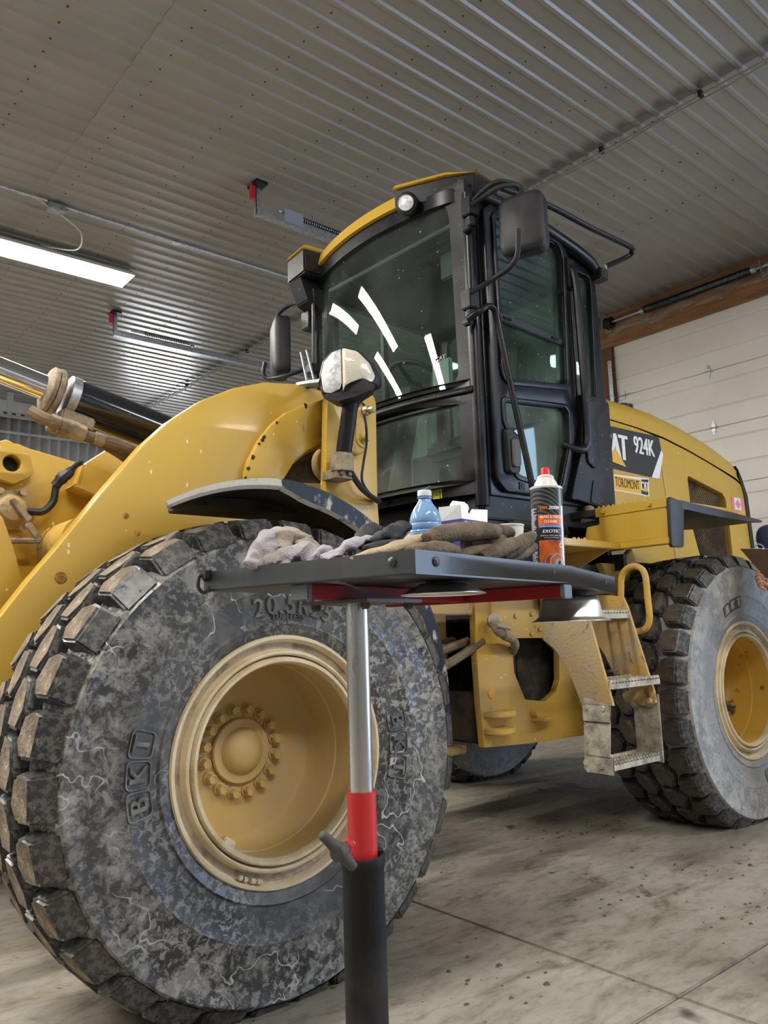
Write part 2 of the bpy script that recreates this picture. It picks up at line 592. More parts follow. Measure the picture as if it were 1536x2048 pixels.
def obj(name, b, mats, parent=None, bevel=0.0, smooth=35, label=None, sub=0, solid=0.0):
    me = b.mesh(name, mats, smooth, bevel)
    o = link(name, me, parent, None, label)
    if solid:
        md = o.modifiers.new('thickness', 'SOLIDIFY')
        md.thickness = solid
        md.offset = 0
    if sub:
        md = o.modifiers.new('subdivision', 'SUBSURF')
        md.levels = md.render_levels = sub
    return o


def thing(name, loc, label, cat, group=None):
    o = bpy.data.objects.new(name, None)
    o.empty_display_size = 0.1
    o.location = loc
    COL.objects.link(o)
    o['label'] = label
    o['category'] = cat
    if group:
        o['group'] = group
    return o


def tag(o, label, cat, group=None):
    o['label'] = label
    o['category'] = cat
    if group:
        o['group'] = group
    return o


def struct(o):
    o['kind'] = 'structure'
    return o


def curve_mesh(splines, thick, bevel=0.0):
    """filled 2D outlines (holes allowed) turned into a solid mesh in the local XY plane"""
    cu = bpy.data.curves.new('outline', 'CURVE')
    cu.dimensions = '2D'
    cu.fill_mode = 'BOTH'
    cu.extrude = max(thick / 2 - bevel, 0)
    cu.bevel_depth = bevel
    cu.bevel_resolution = 1
    for s in splines:
        sp = cu.splines.new('POLY')
        sp.points.add(len(s) - 1)
        for i, p in enumerate(s):
            sp.points[i].co = (p[0], p[1], 0, 1)
        sp.use_cyclic_u = True
    o = bpy.data.objects.new('outline', cu)
    me = bpy.data.meshes.new_from_object(o)
    bpy.data.objects.remove(o)
    bpy.data.curves.remove(cu)
    return me


def plate(b, splines, plane, w0, w1, bevel=0.0, fn=None):
    me = curve_mesh(splines, abs(w1 - w0), bevel)
    wm = (w0 + w1) / 2
    b.add_mesh(me, fn or (lambda c: to3(plane, c.x, c.y, wm + c.z)))
    bpy.data.meshes.remove(me)
    return b


def text_mesh(s, size, depth, sx=1.0, shear=0.0, spacing=1.0):
    cu = bpy.data.curves.new('text', 'FONT')
    cu.body = s
    cu.size = size
    cu.extrude = depth / 2
    cu.shear = shear
    cu.align_x = 'CENTER'
    cu.align_y = 'CENTER'
    cu.space_character = spacing
    cu.resolution_u = 3
    o = bpy.data.objects.new('text', cu)
    me = bpy.data.meshes.new_from_object(o)
    bpy.data.objects.remove(o)
    bpy.data.curves.remove(cu)
    for v in me.vertices:
        v.co.x *= sx
    return me


def flat_text(b, s, size, depth, fn, sx=1.0, shear=0.0, spacing=1.0, bold=0.0):
    me = text_mesh(s, size, depth, sx, shear, spacing)
    for k, off in enumerate((0,) if not bold else (-bold, 0, bold)):
        b.add_mesh(me, lambda c: fn(c.x + off, c.y, c.z + (k % 2) * depth * 0.15 + (k == 2) * depth * 0.3))
    bpy.data.meshes.remove(me)
    return b


def arc(cx, cy, r, a0, a1, n):
    return [(cx + r * math.cos(R(a0 + (a1 - a0) * i / n)), cy + r * math.sin(R(a0 + (a1 - a0) * i / n))) for i in range(n + 1)]


def bez(pts, n=8):
    """Catmull-Rom through points"""
    P = [Vector(p) for p in pts]
    out = []
    for i in range(len(P) - 1):
        p0, p1, p2, p3 = P[max(i - 1, 0)], P[i], P[i + 1], P[min(i + 2, len(P) - 1)]
        for j in range(n):
            t = j / n
            out.append(0.5 * ((2 * p1) + (p2 - p0) * t + (2 * p0 - 5 * p1 + 4 * p2 - p3) * t * t + (3 * p1 - p0 - 3 * p2 + p3) * t ** 3))
    out.append(P[-1])
    return out


def bolt(b, loc, axis, r=0.012, h=0.01, n=6):
    b.lathe([(r, 0), (r, h * 0.8), (r * 0.85, h)], loc, axis, n)
    return b

# ================================================================== SETTING
CEIL = 4.68
DX = 7.8                      # plane of the door wall
FY = 12.6                     # far wall


def concrete():
    m = bpy.data.materials.new('stained_concrete')
    m.use_nodes = True
    nt = m.node_tree
    N, L = nt.nodes, nt.links
    b = N['Principled BSDF']
    tc = N.new('ShaderNodeTexCoord')

    def noise(scale, det, rough=0.6, dist=0.0, stretch=None):
        n = N.new('ShaderNodeTexNoise')
        n.inputs['Scale'].default_value = scale
        n.inputs['Detail'].default_value = det
        n.inputs['Roughness'].default_value = rough
        n.inputs['Distortion'].default_value = dist
        if stretch:
            mp = N.new('ShaderNodeMapping')
            mp.inputs['Scale'].default_value = stretch
            mp.inputs['Rotation'].default_value = (0, 0, R(20))
            L.new(tc.outputs['Object'], mp.inputs['Vector'])
            L.new(mp.outputs['Vector'], n.inputs['Vector'])
        else:
            L.new(tc.outputs['Object'], n.inputs['Vector'])
        return n.outputs['Fac']

    def ramp(fac, stops):
        r = N.new('ShaderNodeValToRGB')
        el = r.color_ramp.elements
        while len(el) < len(stops):
            el.new(0.5)
        for e, (p, c) in zip(el, stops):
            e.position = p
            e.color = (*c, 1)
        L.new(fac, r.inputs[0])
        return r.outputs[0]

    def mul(a, c, f=1.0):
        mx = N.new('ShaderNodeMix')
        mx.data_type = 'RGBA'
        mx.blend_type = 'MULTIPLY'
        mx.inputs['Factor'].default_value = f
        L.new(a, mx.inputs['A'])
        L.new(c, mx.inputs['B'])
        return mx.outputs['Result']
    base = ramp(noise(1.1, 9, 0.65), [(0.30, (0.20, 0.178, 0.145)), (0.52, (0.31, 0.282, 0.238)), (0.72, (0.40, 0.37, 0.315))])
    fine = ramp(noise(11, 10, 0.7, 0.4, (1.0, 2.2, 1)), [(0.32, (0.62, 0.59, 0.55)), (0.50, (1, 1, 1)), (0.75, (1.08, 1.07, 1.05))])
    dirt = ramp(noise(3.4, 12, 0.72, 0.8, (0.7, 1.9, 1)), [(0.33, (0.36, 0.32, 0.27)), (0.43, (0.80, 0.77, 0.73)), (0.54, (1, 1, 1))])
    crumbs = ramp(noise(17, 6, 0.6, 0.3), [(0.30, (0.25, 0.20, 0.16)), (0.335, (1, 1, 1))])
    c = mul(mul(mul(base, fine), dirt), crumbs)
    oil = ramp(noise(1.9, 5, 0.45, 0.5), [(0.285, (0.20, 0.19, 0.18)), (0.315, (1, 1, 1))])
    c = mul(c, oil)
    L.new(c, b.inputs['Base Color'])
    rr = N.new('ShaderNodeMapRange')
    rr.inputs['To Min'].default_value = 0.35
    rr.inputs['To Max'].default_value = 0.75
    L.new(noise(2.2, 6), rr.inputs['Value'])
    L.new(rr.outputs['Result'], b.inputs['Roughness'])
    bp = N.new('ShaderNodeBump')
    bp.inputs['Strength'].default_value = 0.25
    bp.inputs['Distance'].default_value = 0.01
    L.new(noise(30, 8, 0.7), bp.inputs['Height'])
    L.new(bp.outputs['Normal'], b.inputs['Normal'])
    return m


def ceiling_metal(dirty):
    m = bpy.data.materials.new('ceiling_steel_sooty' if dirty else 'ceiling_steel')
    m.use_nodes = True
    nt = m.node_tree
    N, L = nt.nodes, nt.links
    b = N['Principled BSDF']
    b.inputs['Roughness'].default_value = 0.30
    b.inputs['Specular IOR Level'].default_value = 0.5
    tc = N.new('ShaderNodeTexCoord')
    n = N.new('ShaderNodeTexNoise')
    n.inputs['Scale'].default_value = 1.3
    n.inputs['Detail'].default_value = 6
    L.new(tc.outputs['Object'], n.inputs['Vector'])
    r = N.new('ShaderNodeValToRGB')
    r.color_ramp.elements[0].position = 0.3
    r.color_ramp.elements[0].color = (0.245, 0.235, 0.212, 1)
    r.color_ramp.elements[1].position = 0.7
    r.color_ramp.elements[1].color = (0.30, 0.29, 0.265, 1)
    L.new(n.outputs['Fac'], r.inputs[0])
    col = r.outputs[0]
    if dirty:
        # soot that collects on every pan just before the lap joint at the end of the sheet
        sx = N.new('ShaderNodeSeparateXYZ')
        L.new(tc.outputs['Object'], sx.inputs[0])
        pp = N.new('ShaderNodeMath')
        pp.operation = 'PINGPONG'
        pp.inputs[1].default_value = 0.07525
        L.new(sx.outputs['Y'], pp.inputs[0])
        ad = N.new('ShaderNodeMath')
        ad.operation = 'MULTIPLY_ADD'
        ad.inputs[1].default_value = 0.9
        L.new(pp.outputs[0], ad.inputs[0])
        L.new(sx.outputs['X'], ad.inputs[2])
        n2 = N.new('ShaderNodeTexNoise')
        n2.inputs['Scale'].default_value = 9
        L.new(tc.outputs['Object'], n2.inputs['Vector'])
        a2 = N.new('ShaderNodeMath')
        a2.operation = 'MULTIPLY_ADD'
        a2.inputs[1].default_value = 0.10
        L.new(n2.outputs['Fac'], a2.inputs[0])
        L.new(ad.outputs[0], a2.inputs[2])
        mr = N.new('ShaderNodeMapRange')
        mr.inputs['From Min'].default_value = 1.50
        mr.inputs['From Max'].default_value = 1.60
        mr.inputs['To Max'].default_value = 0.75
        L.new(a2.outputs[0], mr.inputs['Value'])
        mx = N.new('ShaderNodeMix')
        mx.data_type = 'RGBA'
        L.new(mr.outputs['Result'], mx.inputs['Factor'])
        L.new(col, mx.inputs['A'])
        mx.inputs['B'].default_value = (0.07, 0.065, 0.06, 1)
        col = mx.outputs['Result']
    L.new(col, b.inputs['Base Color'])
    bp = N.new('ShaderNodeBump')
    bp.inputs['Strength'].default_value = 0.06
    bp.inputs['Distance'].default_value = 0.02
    n3 = N.new('ShaderNodeTexNoise')
    n3.inputs['Scale'].default_value = 2.5
    L.new(tc.outputs['Object'], n3.inputs['Vector'])
    L.new(n3.outputs['Fac'], bp.inputs['Height'])
    L.new(bp.outputs['Normal'], b.inputs['Normal'])
    return m


# floor: slabs parted by saw-cut joints at x = 2.19 and y = 1.35
CONC = concrete()
floor = struct(obj('floor', B().box(-6, DX + 4, -5, FY, -0.15, -0.02), pm('joint_dirt', (0.10, 0.085, 0.07), 0.9)))
xs, ys = [-6, -2.4, 2.19, 6.78, DX + 4], [-5, -3.2, 1.35, 5.9, 10.45, FY]
for i in range(len(xs) - 1):
    for j in range(len(ys) - 1):
        g = 0.004
        obj('floor_slab', B().box(xs[i] + g, xs[i + 1] - g, ys[j] + g, ys[j + 1] - g, -0.10, 0.0), CONC, floor, bevel=0.004, smooth=0)

# dropped mud crumbs
random.seed(21)
b = B()
cl = [(random.uniform(1.4, 5.2), random.uniform(0.2, 3.6)) for _ in range(34)]
for k in range(420):
    c0 = random.choice(cl)
    x, y = c0[0] + random.gauss(0, 0.16), c0[1] + random.gauss(0, 0.10)
    s0 = random.uniform(0.003, 0.011) * (1.4 if random.random() < 0.08 else 1)
    a0 = random.uniform(0, 6.28)
    ring_ = [Vector((x + s0 * random.uniform(0.6, 1.5) * math.cos(a0 + q * PI / 3), y + s0 * random.uniform(0.6, 1.2) * math.sin(a0 + q * PI / 3), 0.0)) for q in range(6)]
    b.hexa(ring_, [Vector((x, y, 0)) + (p - Vector((x, y, 0))) * 0.5 + Vector((0, 0, s0 * 0.5)) for p in ring_])
mc = tag(obj('mud_crumbs', b, pm('crumb_mud', (0.11, 0.08, 0.055), 0.95), smooth=0), 'small dried mud crumbs scattered on the concrete floor', 'mud')
mc['kind'] = 'stuff'

# ceiling: lapped steel sheets with trapezoid ribs every 150 mm running along x
PIT = 0.1505
Y0 = 3.852 - 6 * PIT * 13 - 0.02
ceiling = struct(obj('ceiling', B().box(-6, DX, -5, FY, CEIL + 0.03, CEIL + 0.13), WOODD))


def sheet_mesh(lx, mat):
    b = B()
    prof = []
    for k in range(6):
        y = k * PIT
        prof += [(y - 0.024, 0), (y - 0.012, -0.014), (y + 0.012, -0.014), (y + 0.024, 0)]
    prof.append((6 * PIT - 0.024, 0))
    lo = [b.bm.verts.new((-lx / 2, y, z)) for y, z in prof]
    hi = [b.bm.verts.new((lx / 2, y, z)) for y, z in prof]
    up = [b.bm.verts.new((-lx / 2, y, z + 0.004)) for y, z in prof]
    uh = [b.bm.verts.new((lx / 2, y, z + 0.004)) for y, z in prof]
    for i in range(len(prof) - 1):
        b._f([lo[i], lo[i + 1], hi[i + 1], hi[i]])
        b._f([up[i], uh[i], uh[i + 1], up[i + 1]])
        b._f([lo[i], up[i], up[i + 1], lo[i + 1]])
        b._f([hi[i], hi[i + 1], uh[i + 1], uh[i]])
    return b.mesh('ceiling_panel', mat, 20)


CMET, CMETD = ceiling_metal(False), ceiling_metal(True)
segs = [(-6.0, -4.45, CMET), (-4.45, -1.348, CMET), (-1.348, 1.752, CMET), (1.752, 4.855, CMETD), (4.855, DX, CMET)]
for si, (a, c, mt) in enumerate(segs):
    me = sheet_mesh(c - a + 0.05, mt)
    for k in range(26):
        y = Y0 + 6 * PIT * k
        if y < -5.1 or y + 6 * PIT > FY + 0.5:
            continue
        link('ceiling_panel', me, ceiling, ((a + c) / 2 + 0.02, y, CEIL - 0.0045 * (si % 2)))
b = B()
sm = B().lathe([(0.0075, 0), (0.0075, 0.002), (0.005, 0.003), (0.005, 0.006), (0.003, 0.007)], (0, 0, 0), (0, 0, -1), 6).mesh('screw', WOODD, 0)
for r_ in range(0, 11):
    x = 0.055 + 0.6125 * r_ + (0.02 if r_ % 2 else 0)
    for k in range(-8, 58):
        y = 3.852 + PIT * (k + 0.36) + random.uniform(-0.012, 0.012)
        if -1 < y < FY and 0 < x < DX - 0.1:
            b.add_mesh(sm, lambda c: c + Vector((x + random.uniform(-0.0005, 0.0005), y, CEIL - 0.003)))
bpy.data.meshes.remove(sm)
o = obj('screw', b, pm('screw_rust', (0.10, 0.08, 0.06), 0.6, 0.5), ceiling, smooth=0)
o['kind'] = 'stuff'

# walls
def ribbed_wall(name, a, c, fixed, plane, z0=0.0, z1=CEIL, flip=1):
    b = B()
    n = int((c - a) / 0.1505)
    prof = []
    for k in range(n + 1):
        u = a + k * 0.1505
        prof += [(u - 0.028, 0), (u - 0.013, 0.019 * flip), (u + 0.013, 0.019 * flip), (u + 0.028, 0)]
    lo = [b.bm.verts.new(to3(plane, u, z0, fixed + w)) for u, w in prof]
    hi = [b.bm.verts.new(to3(plane, u, z1, fixed + w)) for u, w in prof]
    for i in range(len(prof) - 1):
        b._f([lo[i], lo[i + 1], hi[i + 1], hi[i]])
    return struct(obj(name, b, WALLM, smooth=20, solid=0.006))


wb = ribbed_wall('wall_back', -6, DX, FY, 'xz', 0, CEIL, -1)
obj('seam_trim', B().box(-6, DX, FY - 0.035, FY - 0.01, 4.215, 4.255), WALLM, wb, bevel=0.004)
obj('cove_trim', B().prism([(FY - 0.03, CEIL - 0.01), (FY - 0.25, CEIL - 0.01), (FY - 0.22, CEIL - 0.07), (FY - 0.06, CEIL - 0.22), (FY - 0.03, CEIL - 0.22)], 'yz', -6, DX), WALLM, wb)
# daylit window on the far wall, hidden from here behind the lift arm; it shows as a reflection on the ceiling
wn = struct(obj('window_1', B().box(5.0, 6.1, FY - 0.06, FY - 0.05, 2.9, 3.8), pm('daylit_pane', (0.8, 0.85, 0.9), 0.3, emit=((0.88, 0.94, 1.0), 22.0)), smooth=0))
b = B()
for a in ((4.93, 5.0, 2.83, 3.87), (6.1, 6.17, 2.83, 3.87), (5.52, 5.58, 2.9, 3.8)):
    b.box(a[0], a[1], FY - 0.10, FY - 0.045, a[2], a[3])
b.box(5.0, 6.1, FY - 0.10, FY - 0.045, 2.83, 2.9).box(5.0, 6.1, FY - 0.10, FY - 0.045, 3.8, 3.87)
obj_split('window_frame', b, WALLM, wn, smooth=0)
ribbed_wall('wall_left', -5, FY, -6, 'yz', 0, CEIL, 1)
ribbed_wall('wall_front', -6, DX, -5, 'xz', 0, CEIL, 1)
# door wall: sheet left of the near door, timber between the doors and above them
ribbed_wall('wall_right', 5.05, FY, DX, 'yz', 0, CEIL, -1)
b = B().box(DX, DX + 0.14, 0.2, 0.75, 0, 4.28).box(DX, DX + 0.14, -1.0, 0.2, 0, CEIL).box(DX, DX + 0.14, -5, -4.5, 0, CEIL).box(DX, DX + 0.14, -4.5, -1.0, 3.65, CEIL)
struct(obj('wall_right', b, WALLM))
hd = struct(obj('trim_1', B().box(DX - 0.045, DX + 0.1, 0.4, 5.12, 4.275, 4.53), WOOD, bevel=0.004))
obj('header_board', B().box(DX - 0.02, DX + 0.1, 0.4, 5.12, 4.535, CEIL), WOOD, hd, bevel=0.003)
obj('door_jamb', B().box(DX - 0.04, DX + 0.1, 4.99, 5.13, 0, 4.275), WOODD, hd, bevel=0.004)
# crumpled clear vapour-barrier sheet stapled over the header
def film(u, v):
    y = 5.0 - 4.4 * u
    n = mnoise.noise(Vector((u * 26, v * 3.2, 1.7))) * 0.03 + mnoise.noise(Vector((u * 70, v * 7, 4.1))) * 0.014
    return Vector((DX - 0.075 + n, y, 4.38 + 0.20 * v + 0.05 * mnoise.noise(Vector((u * 9, 0, v))) + (0.05 * (u - 0.3))))


fm = glass_mat('clear_film', (0.93, 0.92, 0.90), 0.10)
obj('vapour_film', B().grid(film, 150, 14), fm, hd, smooth=60, label='crumpled clear plastic sheet stapled along the header')

# overhead door: 14 ft opening, 0.61 m sections with pressed grooves
door = struct(obj('door_1', B().box(DX + 0.06, DX + 0.08, 0.7, 5.0, 0, 4.27), pm('door_backing', (0.25, 0.24, 0.22), 0.8)))
prof = [(0, 0.0), (0.0, 0.045), (0.006, 0.05), (0.115, 0.05), (0.128, 0.038), (0.142, 0.05), (0.268, 0.05), (0.30, 0.053), (0.385, 0.053), (0.398, 0.041), (0.412, 0.053), (0.47, 0.05), (0.600, 0.047), (0.606, 0.04), (0.606, 0.0)]
for k in range(7):
    zt = 4.275 - 0.61 * k
    b = B()
    pts = [(zt - d, h) for d, h in prof]
    lo = [Vector((DX + 0.055 - h, 0.72, z)) for z, h in pts]
    hi = [Vector((DX + 0.055 - h, 4.985, z)) for z, h in pts]
    b.hexa(lo, hi)
    p = obj('door_panel', b, DOORW, door, smooth=25)
# hinges
def hinge(y, z):
    b = B()
    x = DX + 0.001
    for s in (1, -1):
        b.prism([(y - 0.022, z), (y + 0.022, z), (y + 0.022, z + s * 0.02), (y + 0.006, z + s * 0.072), (y - 0.006, z + s * 0.072), (y - 0.022, z + s * 0.02)], 'yz', x - 0.006, x)
    b.tube([(x - 0.010, y - 0.045, z), (x - 0.010, y + 0.032, z)], 0.008, 8)
    for dz in (0.035, -0.035, 0.052, -0.052):
        bolt(b, (x - 0.006, y, z + dz), (-1, 0, 0), 0.006, 0.006)
    obj('hinge', b, GALV, door)


for k in (1, 2, 3, 4, 5, 6):
    for y in (3.875, 2.8, 1.7):
        hinge(y, 4.275 - 0.61 * k)
    y = 4.93
    b = B().box(DX - 0.006, DX, y - 0.05, y + 0.04, 4.23 - 0.61 * k, 4.32 - 0.61 * k).tube([(DX - 0.02, y - 0.13, 4.275 - 0.61 * k), (DX - 0.02, y + 0.09, 4.275 - 0.61 * k)], 0.007, 8)
    b.lathe([(0.022, -0.015), (0.022, 0.015)], (DX - 0.035, y + 0.075, 4.275 - 0.61 * k), (0, 1, 0), 12)
    obj('roller_bracket', b, GALV, door)
# vertical track
b = B().box(DX - 0.07, DX - 0.066, 4.985, 5.035, 0, 4.1).box(DX - 0.066, DX - 0.0, 5.031, 5.035, 0, 4.1)
obj('vertical_track', b, GALV, door)

# torsion spring assembly on the header
ts = thing('torsion_spring', (DX - 0.15, 3.9, 4.5), 'black coiled torsion spring on a steel shaft above the white overhead door', 'spring')
sx_, sz_ = DX - 0.14, 4.52
b = B()
coil = [(sx_ + 0.036 * math.cos(t * 2 * PI / 8), 4.47 - 1.2 * t / 640, sz_ + 0.036 * math.sin(t * 2 * PI / 8)) for t in range(641)]
b.tube(coil, 0.0085, 5)
obj('coil', b, BLK, ts)
obj('shaft', B().tube([(sx_, 5.02, sz_), (sx_, 0.6, sz_)], 0.013, 10), GALV, ts)
b = B().lathe([(0.02, -0.05), (0.062, -0.045), (0.062, 0.02), (0.07, 0.025), (0.07, 0.03), (0.02, 0.03)], (sx_, 4.93, sz_), (0, 1, 0), 20)
obj('cable_drum', b, BLKD, ts)
b = B()
for y in (4.49, 3.25):
    b.lathe([(0.03, -0.03), (0.036, -0.02), (0.036, 0.02), (0.03, 0.03)], (sx_, y, sz_), (0, 1, 0), 14)
obj_split('winding_cone', b, GALV, ts)
b = B()
for y in (3.17, 5.0):
    b.box(DX - 0.17, DX - 0.046, y - 0.004, y + 0.004, sz_ - 0.05, sz_ + 0.06)
    b.box(DX - 0.052, DX - 0.046, y - 0.04, y + 0.04, sz_ - 0.07, sz_ + 0.07)
obj_split('bearing_bracket', b, GALV, ts)

# horizontal door tracks hung from the ceiling, their free ends with spring bumpers
def opener_track(y, x0, z, label, plate_on):
    t = thing('overhead_door_track', (x0, y, z), label, 'door track', 'horizontal door tracks under the ceiling')
    b = B()
    prof2 = [(y - 0.03, z + 0.02), (y - 0.03, z - 0.03), (y + 0.03, z - 0.03), (y + 0.03, z + 0.02), (y + 0.024, z + 0.02), (y + 0.024, z - 0.024), (y - 0.024, z - 0.024), (y - 0.024, z + 0.02)]
    b.prism(prof2, 'yz', x0, DX - 0.2)
    obj('track_channel', b, GALV, t, smooth=0)
    b = B()
    for xx in ((x0 + 0.03, x0 + 2.3, x0 + 4.1)):
        xx2 = xx
        b.prism([(xx2 - 0.02, z - 0.02), (xx2 + 0.02, z - 0.02), (xx2 + 0.02, CEIL - 0.01), (xx2 - 0.02, CEIL - 0.01)], 'xz', y + 0.03, y + 0.034)
        b.prism([(y + 0.03, z - 0.02), (y + 0.065, z - 0.02), (y + 0.065, CEIL - 0.01), (y + 0.03, CEIL - 0.01)], 'yz', xx2 - 0.02, xx2 - 0.016)
    obj_split('hanger', b, GALV, t, smooth=0)
    b = B().box(x0 - 0.03, x0 + 0.07, y - 0.05, y + 0.10, CEIL - 0.05, CEIL - 0.025)
    obj('ceiling_angle', b, BLKD, t)
    b = B().box(x0 - 0.035, x0 + 0.0, y + 0.02, y + 0.06, CEIL - 0.16, CEIL - 0.03)
    obj('red_tag', b, REDT, t)
    b = B()
    hx = [(x0 + 0.35 + 0.55 * i / 200, y + 0.0 + 0.018 * math.cos(i * PI / 4), z + 0.075 + 0.018 * math.sin(i * PI / 4)) for i in range(201)]
    b.tube(hx, 0.004, 5)
    obj('bumper_spring', b, BLKD, t)
    b = B().tube([(x0 + 0.2, y, z + 0.075), (x0 + 0.95, y, z + 0.075)], 0.012, 8)
    b.lathe([(0.03, 0), (0.03, 0.03)], (x0 + 0.93, y, z + 0.075), (1, 0, 0), 12)
    obj('bumper_rod', b, GALV, t)
    if plate_on:
        obj('mounting_plate', B().box(x0 + 0.24, x0 + 0.42, y - 0.036, y - 0.031, z - 0.01, z + 0.10), pm('plate_pale_blue', (0.45, 0.50, 0.58), 0.4, 0.3), t)
    return t


opener_track(5.07, 3.05, 4.40, 'galvanised door track with pale mounting plate, nearer the cab roof', True)
opener_track(8.2, 3.1, 4.40, 'darker door track hanging under the ceiling beyond the strip light', False)

# ceiling electrics
lamp_m = pm('lit_lens', (1, 1, 1), 0.5, emit=((1.0, 0.965, 0.90), STRIP_POWER))


def strip_light(x0, x1, y, label, z=4.56):
    t = thing('strip_light', ((x0 + x1) / 2, y, z), label, 'ceiling light', 'fluorescent strip lights')
    b = B().prism([(y - 0.155, z + 0.0), (y - 0.165, z - 0.012), (y - 0.155, z + 0.02), (y - 0.05, z + 0.085), (y + 0.05, z + 0.085), (y + 0.155, z + 0.02), (y + 0.165, z - 0.012), (y + 0.155, z + 0.0)], 'yz', x0, x1)
    obj('housing', b, pm('lamp_housing', (0.75, 0.70, 0.58), 0.5), t, smooth=0)
    obj('lens', B().box(x0 + 0.015, x1 - 0.015, y - 0.148, y + 0.148, z - 0.012, z + 0.002), lamp_m, t, smooth=0)
    b = B()
    for xx in (x0 + 0.25, x1 - 0.25):
        b.tube([(xx, y, z + 0.08), (xx, y, CEIL - 0.02)], 0.004, 6)
    obj_split('hanger_chain', b, GALV, t)
    return t


strip_light(0.42, 2.86, 7.18, 'lit white fluorescent strip light under the ribbed ceiling')
strip_light(-3.4, -0.96, 7.18, 'lit strip light further along the ceiling row, out of frame')
strip_light(-1.0, 1.44, -1.9, 'lit strip light above and behind the camera')
strip_light(-1.9, 0.54, 2.6, 'lit strip light above the front of the loader, out of frame')  # added lamp, lights the front wheel and lift arm from above
strip_light(3.6, 6.04, -1.9, 'lit strip light right of and behind the camera')  # added lamp, raises the overall light and gives reflections
strip_light(-4.4, -1.96, 4.6, 'lit strip light at the left end of the shop')
strip_light(-1.6, 0.84, 6.2, 'lit strip light just left of the frame in front of the first row')  # added lamp, puts a bright streak into the windshield
strip_light(-3.0, -0.56, 10.9, 'lit strip light near the far wall, out of frame')

cd = thing('electrical_conduit', (1.9, 6.34, 4.65), 'thin metal conduit with junction box along the ceiling ribs', 'conduit')
obj('conduit_pipe', B().tube(bez([(-2, 6.32, 4.645), (1.5, 6.32, 4.645), (1.70, 6.325, 4.645), (1.83, 6.37, 4.63)], 6), 0.011, 8), GALV, cd)
obj('conduit_pipe', B().tube(bez([(1.97, 6.37, 4.63), (2.07, 6.345, 4.645), (2.4, 6.34, 4.645), (7.6, 6.36, 4.645)], 6), 0.011, 8), GALV, cd)
obj('junction_box', B().box(1.83, 1.97, 6.32, 6.42, 4.60, 4.655), GALV, cd, bevel=0.006)
obj_split('coupling', B().lathe([(0.016, -0.03), (0.016, 0.03)], (2.95, 6.345, 4.645), (1, 0, 0), 10).lathe([(0.016, -0.03), (0.016, 0.03)], (1.62, 6.32, 4.645), (1, 0, 0), 10), GALV, cd)
obj('lamp_cord', B().tube(bez([(1.95, 6.40, 4.60), (2.15, 6.50, 4.55), (2.20, 6.72, 4.50), (2.05, 6.98, 4.58), (2.0, 7.1, 4.64)], 8), 0.006, 6), WIREW, cd)
cb = B()
for k, dz in enumerate((0, 0.018)):
    pts = []
    for i in range(90):
        y = 12.5 - 12.4 * i / 89
        pts.append((4.885 + 0.014 * k + 0.018 * mnoise.noise(Vector((y * 2.1, k * 7, 0))), y, CEIL - 0.055 - dz - 0.012 * abs(math.sin(y * 2.6))))
    cb.tube(pts, 0.006, 5)
tag(obj('cable_run', cb, pm('cable_grey', (0.30, 0.29, 0.27), 0.5)), 'grey cables stapled across the ceiling along the sheet joint', 'cable')
b = B()
for y in (1.5, 2.3, 3.1, 4.2, 6.0, 8.4, 10.1):
    b.box(4.875, 4.915, y - 0.012, y + 0.012, CEIL - 0.065, CEIL - 0.02)
obj_split('cable_clip', b, PLA, bpy.data.objects['cable_run'])

# track bracket for the far vehicle door, by the far wall
t = thing('wall_track_bracket', (2.9, 11.7, 4.45), 'pale perforated steel bracket high on the far wall behind the hydraulic cylinder', 'bracket')
p0 = Vector((3.065,11.9,4.371))
obj('perforated_rail', B().box(p0.x - 0.2, p0.x + 1.8, 11.88, 11.93, p0.z - 0.06, p0.z), GALV, t)
obj('hanger', B().box(p0.x - 0.1, p0.x - 0.02, 11.88, 11.93, p0.z, CEIL - 0.02), WALLM, t)
b = B()
for k in range(14):
    b.box(p0.x - 0.15 + k * 0.12, p0.x - 0.10 + k * 0.12, 11.872, 11.882, p0.z - 0.045, p0.z - 0.02)
obj('slot', b, DRK, t)
# ================================================================== WHEEL LOADER
# machine frame: nose towards -x, left side towards the camera (-y), centre line y = 3.3
YC = 3.3
HZ = 0.688                    # hub height
WL = thing('wheel_loader', (2.85, YC, 0), 'big yellow wheel loader with black cab parked on the concrete floor', 'wheel loader')

TPROF = [(0.340, 0.190), (0.352, 0.222), (0.372, 0.240), (0.395, 0.247), (0.405, 0.252), (0.412, 0.247), (0.45, 0.252), (0.50, 0.258), (0.508, 0.262), (0.517, 0.259), (0.56, 0.263), (0.61, 0.263), (0.645, 0.261),
         (0.655, 0.267), (0.664, 0.267), (0.670, 0.258), (0.684, 0.238), (0.696, 0.205), (0.702, 0.12), (0.704, 0.0)]


def wprof(r):
    for (r0, w0), (r1, w1) in zip(TPROF, TPROF[1:]):
        if r0 <= r <= r1:
            return w0 + (w1 - w0) * (r - r0) / (r1 - r0)
    return 0.2


def lug_mesh(top, base, mats, side):
    b = B()
    v0 = [b.bm.verts.new((s, side * w, r)) for s, w, r in base]
    v1 = [b.bm.verts.new((s, side * w, r)) for s, w, r in top]
    n = len(v0)
    b.mi = 0
    for i in range(n):
        b._f([v0[i], v0[(i + 1) % n], v1[(i + 1) % n], v1[i]])
    b._f(v0[::-1])
    b.mi = 1
    b._f(v1)
    return b.mesh('tread_lug', mats, 25, 0.007)


